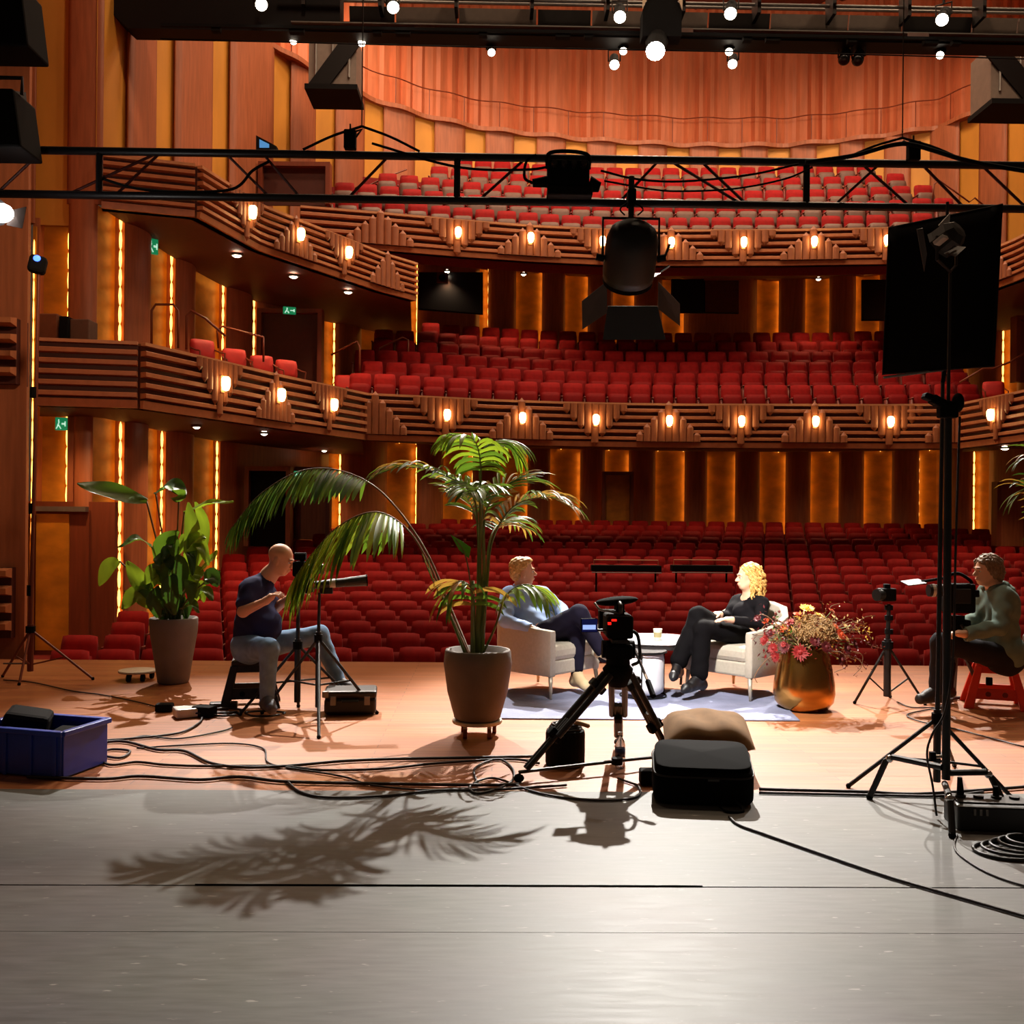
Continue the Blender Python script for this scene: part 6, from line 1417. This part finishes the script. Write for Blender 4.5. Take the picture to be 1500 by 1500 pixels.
# ---- photographer's stool and tripods
q = plan(368, 8.18); st = V((PHX['pelvis'].x, PHX['pelvis'].y, 0)); o = thing('stool', 'black folding plastic stool under the bald cameraman', 'stool', st)
def step_stool(o, c, w_top, w_bot, h, m, holes=True, rz=0.2):
    r = Matrix.Rotation(rz, 3, 'Z'); c = V(c)
    MB().box(c+V((0, 0, h-.02)), (w_top, w_top*.8, .04), r).build('seat', m, o, bevel=.012)
    for sx in (-1, 1):
        for sy in (-1, 1):
            a = c+r @ V((sx*w_top*.43, sy*w_top*.33, h-.04)); b = c+r @ V((sx*w_bot*.5, sy*w_bot*.42, 0))
            x = r @ V((.055, 0, 0)); y = r @ V((0, .04, 0)); mb = MB()
            mb.add([a-x*.5-y*.5, a+x*.5-y*.5, a+x*.5+y*.5, a-x*.5+y*.5, b-x*.7-y*.6, b+x*.7-y*.6, b+x*.7+y*.6, b-x*.7+y*.6], [(0, 1, 2, 3), (7, 6, 5, 4), (0, 4, 5, 1), (1, 5, 6, 2), (2, 6, 7, 3), (3, 7, 4, 0)]); mb.build('leg', m, o, bevel=.005)
    for sy in (-1, 1):
        pts = lambda z, k=1.: [c+r @ V((sx*(w_top*.43+(w_bot*.5-w_top*.43)*(1-z/h)), sy*(w_top*.33+(w_bot*.42-w_top*.33)*(1-z/h)), z)) for sx in (-1, 1)]
        for z0, z1 in ((.08*h/.4, .17*h/.4), (.3*h/.4, .37*h/.4)):
            a, b = pts(z0); d, e = pts(z1); MB().prism([a, b, e, d], r @ V((0, -sy*.02, 0))).build('cross_panel', m, o, bevel=.003)
            if z0 < .15*h/.4:
                for u in (.33, .67): p_ = a.lerp(b, u).lerp(d.lerp(e, u), .5); MB().cyl(p_, p_+r @ V((0, sy*.004, 0)), .022, n=14).build('vent', 'matte black' if m != 'stool red' else 'stool dark red', o)
    for sx in (-1, 1):
        for z0, z1 in ((.08*h/.4, .15*h/.4), (.3*h/.4, .37*h/.4)):
            P_ = lambda z, sy: c+r @ V((sx*(w_top*.43+(w_bot*.5-w_top*.43)*(1-z/h)), sy*(w_top*.33+(w_bot*.42-w_top*.33)*(1-z/h)), z))
            MB().prism([P_(z0, -1), P_(z0, 1), P_(z1, 1), P_(z1, -1)], r @ V((-sx*.02, 0, 0))).build('cross_panel', m, o, bevel=.003)
step_stool(o, st, .3, .4, .38, 'black paint')
cN = at(437, 870, 7.95); cF = [fl(352, 1048), fl(437, 1036), fl(520, 1030)]; c0 = V((cN.x, cN.y, 0)); dN = 7.95
o = thing('light_stand', 'black tripod stand in front of the bald cameraman holding his camera', 'stand', c0)
tripod_stand(o, c0, [V((p.x, p.y, 0)) for p in cF], at(437, 945, dN).z, .25, at(437, 850, dN), .017)
ct = at(437, 850, dN); k = thing('camera', 'small black camera with eyepiece at the bald cameraman’s eye', 'camera', ct)
MB().box(ct+V((.02, 0, .09)), (.12, .1, .12)).build('camera_body', 'matte black', k, bevel=.015); MB().cyl(ct+V((-.03, 0, .19)), ct+V((.06, 0, .19)), .03, n=12).build('eyepiece', 'matte black', k); MB().box(ct+V((.03, 0, .14)), (.03, .03, .12)).build('viewfinder_arm', 'matte black', k)
MB().cyl(ct+V((.08, .0, .09)), ct+V((.2, .02, .09)), .04, n=14).build('lens', 'black paint', k); MB().cyl(ct+V((-.0, 0, -.02)), ct+V((0, 0, .04)), .03, n=12).build('mount', 'dark steel', k)
cN2 = at(467, 880, 7.75); c2_ = V((cN2.x, cN2.y, 0))
o = thing('light_stand', 'thin dark tripod stand carrying the long telephoto lens at left', 'stand', c2_)
tripod_stand(o, c2_, [fl(384, 1046), fl(467, 1082), fl(552, 1046)], at(467, 935, 7.75).z, .25, at(468, 868, 7.75), .014)
la_ = at(452, 858, 7.75); lb_ = at(538, 850, 7.85); mat('lens white', (196, 188, 178), .4)
k = thing('telephoto_camera', 'camera with long pale banded telephoto lens pointing right, behind the palm leaf', 'camera', at(468, 868, 7.75))
MB().box(la_+V((-.03, 0, .0)), (.12, .09, .11)).build('camera_body', 'matte black', k, bevel=.012)
for t0, t1, r0, r1, m in ((.1, .35, .03, .033, 'black paint'), (.35, .45, .036, .036, 'lens white'), (.45, .62, .034, .034, 'black paint'), (.62, .98, .036, .044, 'dark steel'), (.98, 1.0, .046, .046, 'matte black')): MB().cyl(la_.lerp(lb_, t0), la_.lerp(lb_, t1), r0, r1, 16).build('lens_barrel', m, k, smooth=False)
MB().box(la_.lerp(lb_, .3)+V((0, 0, -.05)), (.1, .03, .05)).build('lens_foot', 'dark steel', k, bevel=.005)
# ---- hard case at left
q = fl(510, 1049); q = V((q.x, q.y+.14, 0)); o = thing('hard_case', 'black hard equipment case with latches beside the bald cameraman’s tripod', 'case', q); r = Matrix.Rotation(.1, 3, 'Z')
MB().box(q+V((0, 0, .075)), (.4, .28, .13), r).build('lower_shell', 'black paint', o, bevel=.025); MB().box(q+V((0, 0, .165)), (.41, .29, .06), r).build('lid', 'dark steel', o, bevel=.022)
for x in (-.13, .13): MB().box(q+r @ V((x, -.145, .12)), (.045, .02, .07), r).build('latch', 'grey steel', o, bevel=.004)
MB().tube([q+r @ V((-.06, -.145, .12)), q+r @ V((-.06, -.18, .12)), q+r @ V((.06, -.18, .12)), q+r @ V((.06, -.145, .12))], .01, 6).build('handle', 'black paint', o)
MB().box(q+r @ V((-.19, -.13, .17)), (.05, .04, .05), r).build('corner', 'grey steel', o, bevel=.006)
# ---- power strips and adaptors on the floor by the stool
def block(px, py, w, d_, h_, rz, m, lab, nm='power_adaptor'):
    p = fl(px, py); p = V((p.x, p.y+d_/2, 0)); o = MB().box(p+V((0, 0, h_/2+.004)), (w, d_, h_), (0, 0, rz)).build(nm, m, None, bevel=.012, loc=p); tag(o, lab, 'power supply')
block(238, 1044, .13, .1, .06, .1, 'matte black', 'small black power adaptor leftmost on the floor beside the black stool')
mat('white plastic', (214, 210, 205), .4); block(270, 1053, .2, .17, .07, .5, 'white plastic', 'pale power unit on the floor left of the black stool')
block(296, 1052, .16, .12, .08, -.3, 'matte black', 'black power unit just right of the pale one'); block(325, 1040, .22, .1, .05, .2, 'dark steel', 'dark power strip lying beside the black stool')
q = fl(330, 1052); o = thing('cable_coil', 'tangled heap of dark cables on the floor before the black stool', 'cables', q)
for k in range(5):
    c_ = q+V((rng.uniform(-.25, .3), rng.uniform(0, .25), .012)); a0 = rng.uniform(.08, .16)
    MB().tube([c_+V((a0*math.cos(t)*(1+.15*math.sin(3*t)), a0*.7*math.sin(t), .006*k)) for t in np.linspace(0, 6.0, 26)], .008, 6).build('cable_turn', 'black paint' if k % 2 else 'dark steel', o, smooth=True)
q = fl(196, 998); q = V((q.x, q.y+.1, 0)); o = thing('plant_dolly', 'empty low plant dolly with casters behind the tall grey pot', 'plant dolly', q)
MB().lathe([(0, .07), (.17, .07), (.175, .08), (.17, .09), (0, .09)], q, 28).build('platform', 'dolly wood', o)
for a in (.6, 2.5, 4.4, 5.4):
    w = q+V((.13*math.cos(a), .13*math.sin(a), .034)); MB().cyl(w+V((-.014, 0, 0)), w+V((.014, 0, 0)), .034, n=14).build('caster', 'matte black', o); 
# ---- right side: small camera on stand
q = plan(1302, 8.45); dR = 8.45; o = thing('light_stand', 'black tripod stand with small camera between the bouquet and the red stool', 'stand', q)
tripod_stand(o, q, [fl(1252, 1031), fl(1355, 1033), fl(1304, 1022)], at(1302, 945, dR).z, .1, at(1302, 885, dR), .02, 'black paint', .011)
for y in (890, 905, 925, 945): c_ = at(1302, y, dR); MB().cyl(c_-V((0, 0, .02)), c_+V((0, 0, .02)), .034, n=10).build('lock_collar', 'matte black', o)
k = thing('camera', 'small black and grey camera on the tripod stand right of the bouquet', 'camera', at(1302, 885, dR)); c_ = at(1299, 871, dR)
MB().box(c_, (.13, .1, .11), (0, 0, .2)).build('camera_body', 'matte black', k, bevel=.015); MB().cyl(c_+V((-.05, -.03, 0)), c_+V((-.11, -.06, -.0)), .045, .05, 16).build('lens', 'black paint', k); MB().box(c_+V((.0, 0, .07)), (.05, .05, .04)).build('viewfinder', 'matte black', k, bevel=.008); MB().box(c_+V((-.09, -.06, .02)), (.03, .02, .07)).build('lens_hood', 'grey steel', k, bevel=.004)
# ---- big video camera of the right cameraman
q = plan(1402, 8.25); dV = 8.25; o = thing('camera_pedestal', 'black camera support under the large video camera before the man in the hoodie', 'tripod', q)
for f in (fl(1362, 1030), fl(1440, 1022), fl(1398, 1018)): MB().cyl(at(1402, 935, dV), V((f.x, f.y, .012)), .018, .014, 10).build('leg', 'black paint', o); MB().ell((f.x, f.y, .014), .02, nu=8, nv=6).build('foot', 'matte black', o)
MB().cyl(at(1402, 938, dV), at(1402, 902, dV), .05, .06, 16).build('head', 'matte black', o); MB().box(at(1404, 912, dV), (.16, .12, .05)).build('head_plate', 'matte black', o, bevel=.01)
MB().cyl(at(1408, 915, dV-.06), at(1420, 935, dV-.12), .012, n=8).build('pan_bar', 'dark steel', o)
k = thing('video_camera', 'large black shoulder video camera pointing left before the man in the hoodie', 'video camera', at(1402, 903, dV)); c_ = at(1404, 876, dV)
MB().box(c_, (.24, .13, .24)).build('camera_body', 'matte black', k, bevel=.02); MB().box(c_+V((.0, -.07, .02)), (.14, .02, .12)).build('side_panel', 'black paint', k, bevel=.008)
MB().cyl(c_+V((-.12, 0, .06)), c_+V((-.25, 0, .06)), .05, .05, 18).build('lens', 'black paint', k); MB().cyl(c_+V((-.2, 0, .06)), c_+V((-.225, 0, .06)), .053, n=18).build('lens_ring', 'lens white', k)
MB().tube(spline([c_+V((-.1, 0, .12)), c_+V((-.09, 0, .18)), c_+V((.0, 0, .2)), c_+V((.09, 0, .15)), c_+V((.11, 0, .12))], 5), .014, 8).build('handle', 'matte black', k, smooth=True)
MB().cyl(c_+V((-.06, .02, .17)), at(1350, 852, dV), .012, n=8).build('flag_arm', 'matte black', k); fa = at(1326, 855, dV)
MB().box(at(1338, 853, dV), (.16, .14, .006), Euler((.2, -.12, .1)).to_matrix()).build('french_flag', 'black paint', k)
MB().box(c_+V((.13, -.02, .04)), (.05, .06, .06)).build('viewfinder', 'matte black', k, bevel=.01)
# ---- red stool
mat('stool red', (236, 66, 44), .45, var=.06); mat('stool dark red', (120, 24, 18), .6)
q = fl(1461, 1043); q = V((q.x, q.y+.18, 0)); rs = V((at(1463, 1000, 8.42).x, 8.42, 0)); o = thing('stool', 'red plastic folding stool under the cameraman in the hoodie', 'stool', rs)
step_stool(o, rs, .3, .43, .385, 'stool red', rz=-.35)
p_ = at(1449, 998, 8.18); tag(MB().box(p_, (.05, .03, .065), (0, 0, -.35)).build('belt_pack', 'matte black', None, bevel=.006, loc=p_-V((0, 0, .03))), 'small black belt pack clipped to the side of the red stool', 'transmitter')
# ---- right foreground stands
c0 = fl(1386, 1150); dA = 5.35; pA = V((at(1386, 1100, dA).x, at(1386, 1100, dA).y, 0))
o = thing('light_stand', 'heavy black stand with bent steel legs carrying the small lamp at right', 'stand', pA)
zl = at(1378, 1125, dA).z
MB().cyl((pA.x, pA.y, zl-.06), at(1389, 592, dA), .022, .02, 14).build('column', 'black paint', o)
MB().cyl(at(1389, 592, dA), at(1392, 400, dA), .0095, .008, 10).build('pole', 'dark steel', o)
for pts in ([(1380, 1124, dA), (1308, 1109, 5.6), (1298, 1114, 5.62), (1274, 1162, 5.66)], [(1386, 1132, dA), (1444, 1131, 5.3), (1452, 1138, 5.3), (1484, 1192, 5.22)], [(1384, 1148, 5.3), (1390, 1165, 5.1), (1392, 1175, 5.08), (1395, 1219, 4.99)]):
    q = [at(*p) for p in pts]; q[-1].z = .016; MB().tube(q, .017, 10).build('leg', 'black paint', o, smooth=False)
    MB().ell(q[1].lerp(q[2], .5), .022, nu=10, nv=6).build('leg_bend', 'chrome', o, smooth=True); MB().ell(q[-1], .02, nu=8, nv=6).build('foot', 'matte black', o)
MB().box(at(1366, 1108, dA), (.03, .03, .05)).build('lock_handle', 'matte black', o, bevel=.004); MB().cyl(at(1366, 1108, dA), at(1380, 1108, dA), .01, n=8).build('lock_screw', 'chrome', o)
for px, py, w, h_, a in ((1372, 588, .07, .05, .5), (1368, 585, .12, .035, .35), (1388, 600, .1, .09, 0)): MB().box(at(px, py, dA-.02), (w, .06, h_), (0, a, 0)).build('clamp', 'matte black', o, bevel=.01)
MB().ell(at(1403, 590, dA-.02), (.028, .05, .052)).build('clamp_knob', 'matte black', o, smooth=True)
dB = 5.75; pB = plan(1376, dB)
o = thing('light_stand', 'thinner black stand with straight legs beside the heavy one, holding the flag', 'stand', pB)
tripod_stand(o, pB, [fl(1243, 1154), fl(1398, 1123), fl(1492, 1182)], at(1366, 1052, dB).z, .2, at(1381, 560, dB), .014, 'black paint', .012)
MB().cyl(at(1381, 560, dB), at(1388, 296, dB), .009, n=8).build('upper_pole', 'dark steel', o)
MB().cyl(at(1294, 553, dB-.02), at(1425, 536, dB-.02), .008, n=6).build('flag_rod', 'grey steel', o); MB().cyl(at(1381, 560, dB), at(1384, 541, dB-.02), .012, n=8).build('grip_head', 'matte black', o)
# flag
fo = thing('flag', 'large black fabric light flag at upper right behind the small lamp', 'light flag', at(1385, 540, dB-.05))
q = [at(1303, 334, 5.95), at(1467, 300, 5.45), at(1455, 536, 5.45), at(1294, 548, 5.95)]; n = 10; vs = []
nn = (q[1]-q[0]).cross(q[3]-q[0]).normalized()
for j in range(n+1):
    for i in range(n+1):
        u, v = i/n, j/n; p = q[0].lerp(q[1], u).lerp(q[3].lerp(q[2], u), v); vs.append(p+nn*.012*math.sin(5*u+2*v)*math.sin(PI*v))
MB().add(vs, [(j*(n+1)+i, j*(n+1)+i+1, (j+1)*(n+1)+i+1, (j+1)*(n+1)+i) for j in range(n) for i in range(n)]).build('cloth', 'black cloth', fo, smooth=True, solid=.006)
MB().tube(q, .009, 6, True).build('wire_frame', 'matte black', fo)
mat('dim lamp glow', (255, 250, 235), .4, var=0, emit=(255, 240, 215), estr=1.2)
# small lamp
c_ = at(1387, 350, 5.2); dl = V((-.5, .72, -.48)).normalized(); x, y = frame(dl); rm = Matrix((x, y, dl)).transposed()
o = thing('stage_lamp', 'small lamp with barn doors and bright reflector on the right stand, before the flag', 'stage light', at(1392, 398, dA))
MB().lathe([(0, -.08), (.05, -.075), (.075, -.04), (.08, .03), (.085, .05), (.075, .05), (.06, .02), (0, -.01)], c_, 8, rm).build('housing', 'dark steel', o)
MB().ell(c_-dl*.0, (.042, .042, .02), rm)  .build('reflector', 'dim lamp glow', o, smooth=True); MB().box(at(1378, 352, 5.1), (.05, .02, .06), rm).build('side_window', 'lens white', o, bevel=.004)
flp = lambda ps, m: MB().prism([at(*p) for p in ps], (0, .004, .002)).build('barn_door', m, o)
flp([(1383, 372, 5.12), (1398, 360, 5.1), (1415, 362, 5.0), (1400, 376, 5.02)], 'flap grey'); flp([(1343, 336, 5.35), (1352, 334, 5.33), (1358, 372, 5.33), (1354, 398, 5.35)], 'flap grey'); flp([(1375, 330, 5.2), (1392, 312, 5.2), (1390, 338, 5.15), (1384, 345, 5.15)], 'grey steel'); flp([(1360, 345, 5.3), (1375, 338, 5.3), (1372, 352, 5.28), (1364, 358, 5.28)], 'dark steel')
MB().tube([c_+x*.09, c_+x*.09+V((0, 0, -.12)), at(1392, 398, dA), c_-x*.09+V((0, 0, -.12)), c_-x*.09], .008, 6).build('yoke', 'dark steel', o)
# ---- power box and coil at the right edge
q = fl(1455, 1222); q = V((q.x+.05, q.y+.13, 0)); o = thing('power_distributor', 'black power distribution box with plugs at the lower right edge', 'power box', q); r = Matrix.Rotation(-.1, 3, 'Z')
MB().box(q+V((0, 0, .065)), (.4, .22, .13), r).build('housing', 'black paint', o, bevel=.012); MB().box(q+r @ V((0, .02, .133)), (.36, .16, .01), r).build('top_panel', 'dark steel', o)
for x in (-.14, -.05, .04, .13): MB().cyl(q+r @ V((x, .03, .135)), q+r @ V((x, .03, .15)), .026, n=14).build('socket', 'dark steel', o)
MB().cyl(q+r @ V((-.14, .03, .14)), q+r @ V((-.145, .03, .24)), .02, .012, 10).build('plug', 'matte black', o); MB().cyl(q+r @ V((.04, .03, .14)), q+r @ V((.035, .03, .2)), .018, .012, 10).build('plug', 'matte black', o)
for x in (-.12, -.09, -.06): MB().box(q+r @ V((x, -.112, .1)), (.012, .01, .03), r).build('breaker', 'grey steel', o)
q = fl(1478, 1250); o = thing('cable_coil', 'loose coil of black cable before the power box at lower right', 'cables', q)
for k in range(5): MB().tube([q+V(((.16-.02*k)*math.cos(t)+.02*k, (.13-.012*k)*math.sin(t), .012+.013*k)) for t in np.linspace(.3*k, 6.1+.3*k, 30)], .008, 7).build('cable_turn', 'black paint', o, smooth=True)
# ---- cables on the floor
mat('cable dark', (34, 24, 22), .55, var=0)
def cable(pxs, lab, r=.0085, m='cable dark'):
    p = spline([fl(x, y, r+.004) for x, y in pxs], 8); o = MB().tube(p, r, 7).build('cable', m, None, smooth=True, loc=V((p[0].x, p[0].y, 0))); tag(o, lab, 'cable', 'cables on the stage floor')
cable([(40, 1138), (150, 1141), (205, 1137), (290, 1142), (350, 1138), (420, 1145), (560, 1148), (700, 1150), (760, 1149)], 'long dark cable along the wood edge from the blue crate to the tripod', .01)
cable([(130, 1090), (180, 1086), (230, 1098), (270, 1100), (310, 1118), (360, 1124), (420, 1122), (500, 1115), (570, 1112), (680, 1110), (780, 1108)], 'dark cable curving from the crate past the palm pot to the tripod', .01)
cable([(130, 1086), (160, 1084), (190, 1082), (260, 1074), (290, 1060), (297, 1050)], 'cable from beside the blue crate up to the black power unit')
cable([(135, 1108), (160, 1098), (190, 1100), (175, 1110), (140, 1106), (160, 1120), (200, 1116), (240, 1120), (300, 1122), (410, 1122), (470, 1128), (560, 1126), (640, 1118), (745, 1112), (790, 1118)], 'looped cable right of the blue crate')
cable([(190, 1082), (215, 1078), (260, 1082), (320, 1072), (340, 1066)], 'short thin cable running under the cable heap', .006)
cable([(200, 1096), (260, 1092), (340, 1089), (385, 1096), (392, 1116), (420, 1124), (500, 1137), (545, 1150), (620, 1157), (690, 1154)], 'thin cable bending down left of the palm pot toward the grey floor', .006)
cable([(420, 1144), (440, 1160), (480, 1168), (560, 1166), (640, 1158), (735, 1156), (830, 1150)], 'cable dipping onto the grey vinyl below the palm pot', .008)
cable([(700, 1150), (696, 1125), (730, 1112), (752, 1128), (745, 1148), (700, 1162), (690, 1150), (725, 1140), (790, 1162), (870, 1172), (930, 1168), (935, 1152), (905, 1140)], 'cable looping around the left foot of the front tripod', .007)
cable([(1112, 1156), (1190, 1158), (1272, 1160), (1330, 1163), (1400, 1160), (1510, 1152)], 'pair of black cables along the wood edge at right, upper one', .01)
cable([(1112, 1161), (1200, 1163), (1300, 1165), (1380, 1166), (1440, 1160)], 'pair of black cables along the wood edge at right, lower one', .008)
cable([(1068, 1196), (1082, 1208), (1120, 1222), (1200, 1250), (1300, 1284), (1400, 1313), (1515, 1346), (1720, 1404)], 'single dark cable running diagonally over the grey floor at right', .007)
cable([(1314, 1028), (1335, 1036), (1370, 1037), (1330, 1046), (1345, 1056), (1400, 1068), (1500, 1094)], 'cable from the small camera stand to the right edge', .006)
cable([(1372, 1042), (1395, 1024), (1425, 1022)], 'thick dark cable bundle between the cameraman’s shoes and the red stool', .014)
cable([(1402, 1223), (1398, 1240), (1410, 1256), (1450, 1280), (1510, 1300), (1640, 1330)], 'thin cable curling below the heavy stand foot at lower right', .005)
cable([(5, 996), (50, 1000), (105, 1012), (150, 1018), (200, 1028), (232, 1036)], 'thin dark cable from the tall left stand toward the power units', .006)
# hanging leads on the right stand
p = spline([at(x, y, 5.3) for x, y in ((1406, 610), (1400, 800), (1396, 960), (1385, 1040), (1366, 1075), (1358, 1105), (1366, 1150), (1372, 1195))], 8); p[-1].z = .02
tag(MB().tube(p, .006, 6).build('cable', 'cable dark', None, smooth=True, loc=p[-1]), 'thin lead hanging down along the heavy right stand', 'cable', 'leads on the right stand')
p = spline([at(x, y, 5.2) for x, y in ((1500, 1135), (1480, 1150), (1430, 1185), (1420, 1160), (1430, 1135))], 8)
# ================================================================= LIGHT
WARM = (1, .62, .32)
for i, c in enumerate(DL):
    light('SPOT', 'downlight_or_fill_beam', (c.x, c.y, c.z-.12), (c.x, c.y, c.z-3), 130, WARM, .06, 120, .8)
# house lights in the ceiling of the auditorium
for x in (-2.5, 3.8, 10):
    for y in (12.5, 18.5, 22.5, 25.5):
        light('SPOT', 'house_light', (x, y, 17.2), (x*.9, y+2.5, 0), 1200, (1, .7, .46), .5, 140, .7)
for x in (-1, 2.4, 5.8, 9.2): light('SPOT', 'downlight_or_fill_beam', (x, 26.6, 3.2), (x, 26.8, 0), 90, WARM, .06, 150, .8)  # added fill under the soffit for the dark rear rows, no fixtures
light('SPOT', 'downlight_or_fill_beam', (-6.2, 15.3, 3.0), (-6.5, 16.2, -.5), 120, (1, .6, .25), .06, 120, .8)  # added fill for the stage door, no fitting built there
light('SPOT', 'pillar_fill_beam', (-2.5, 6.4, 5.2), (-6.2, 13.5, 3.2), 420, (1, .68, .42), .2, 70, .9)  # added fill to brighten the proscenium pillar, belongs to no lantern
for x in (.5, 7): light('SPOT', 'curtain_fill', (x, 18.2, 11.2), (x*1.05, 31, 15.5), 1500, (1, .72, .5), .3, 75, .8)  # added pair of spots to brighten the slatted wall, no lamps built
# key: the big lantern on the bridge
KEY = at(960, 75, 16.05)
light('SPOT', 'key_lantern_beam', KEY, (1.15, 6.7, 0), 17000, (1, .95, .87), .07, 36, 1.0)
light('SPOT', 'fresnel_beam', FRES, (1.9, 8.55, .35), 1350, (1, .95, .88), .1, 52, .75)
for n_, tg, pw in ((0, (-2.2, 8.4, .9), 11000), (4, (3.5, 8.6, .5), 7000)):
    q = at(LB[n_][0], LB[n_][1], BD-.62); light('SPOT', 'bridge_lantern_beam', q, tg, pw, (1, .93, .84), .08, 26 if n_ else 17, .9)
light('SPOT', 'bridge_lantern_beam', at(LB[1][0], LB[1][1], BD-.62), (.2, 9.1, .9), 8000, (1, .95, .9), .08, 13, .8)
w = bpy.data.worlds.new('world'); sc.world = w; w.use_nodes = True
w.node_tree.nodes['Background'].inputs[0].default_value = (1, .6, .36, 1); w.node_tree.nodes['Background'].inputs[1].default_value = .045
vs = sc.view_settings; vs.view_transform = 'Standard'; vs.look = 'None'; vs.gamma = 1; vs.use_curve_mapping = False; vs.exposure = 0.0
cy = sc.cycles; cy.max_bounces = 6; cy.diffuse_bounces = 3; cy.glossy_bounces = 3; cy.transmission_bounces = 4; cy.sample_clamp_indirect = 4; cy.sample_clamp_direct = 60
cy.caustics_reflective = False; cy.caustics_refractive = False; cy.use_denoising = True
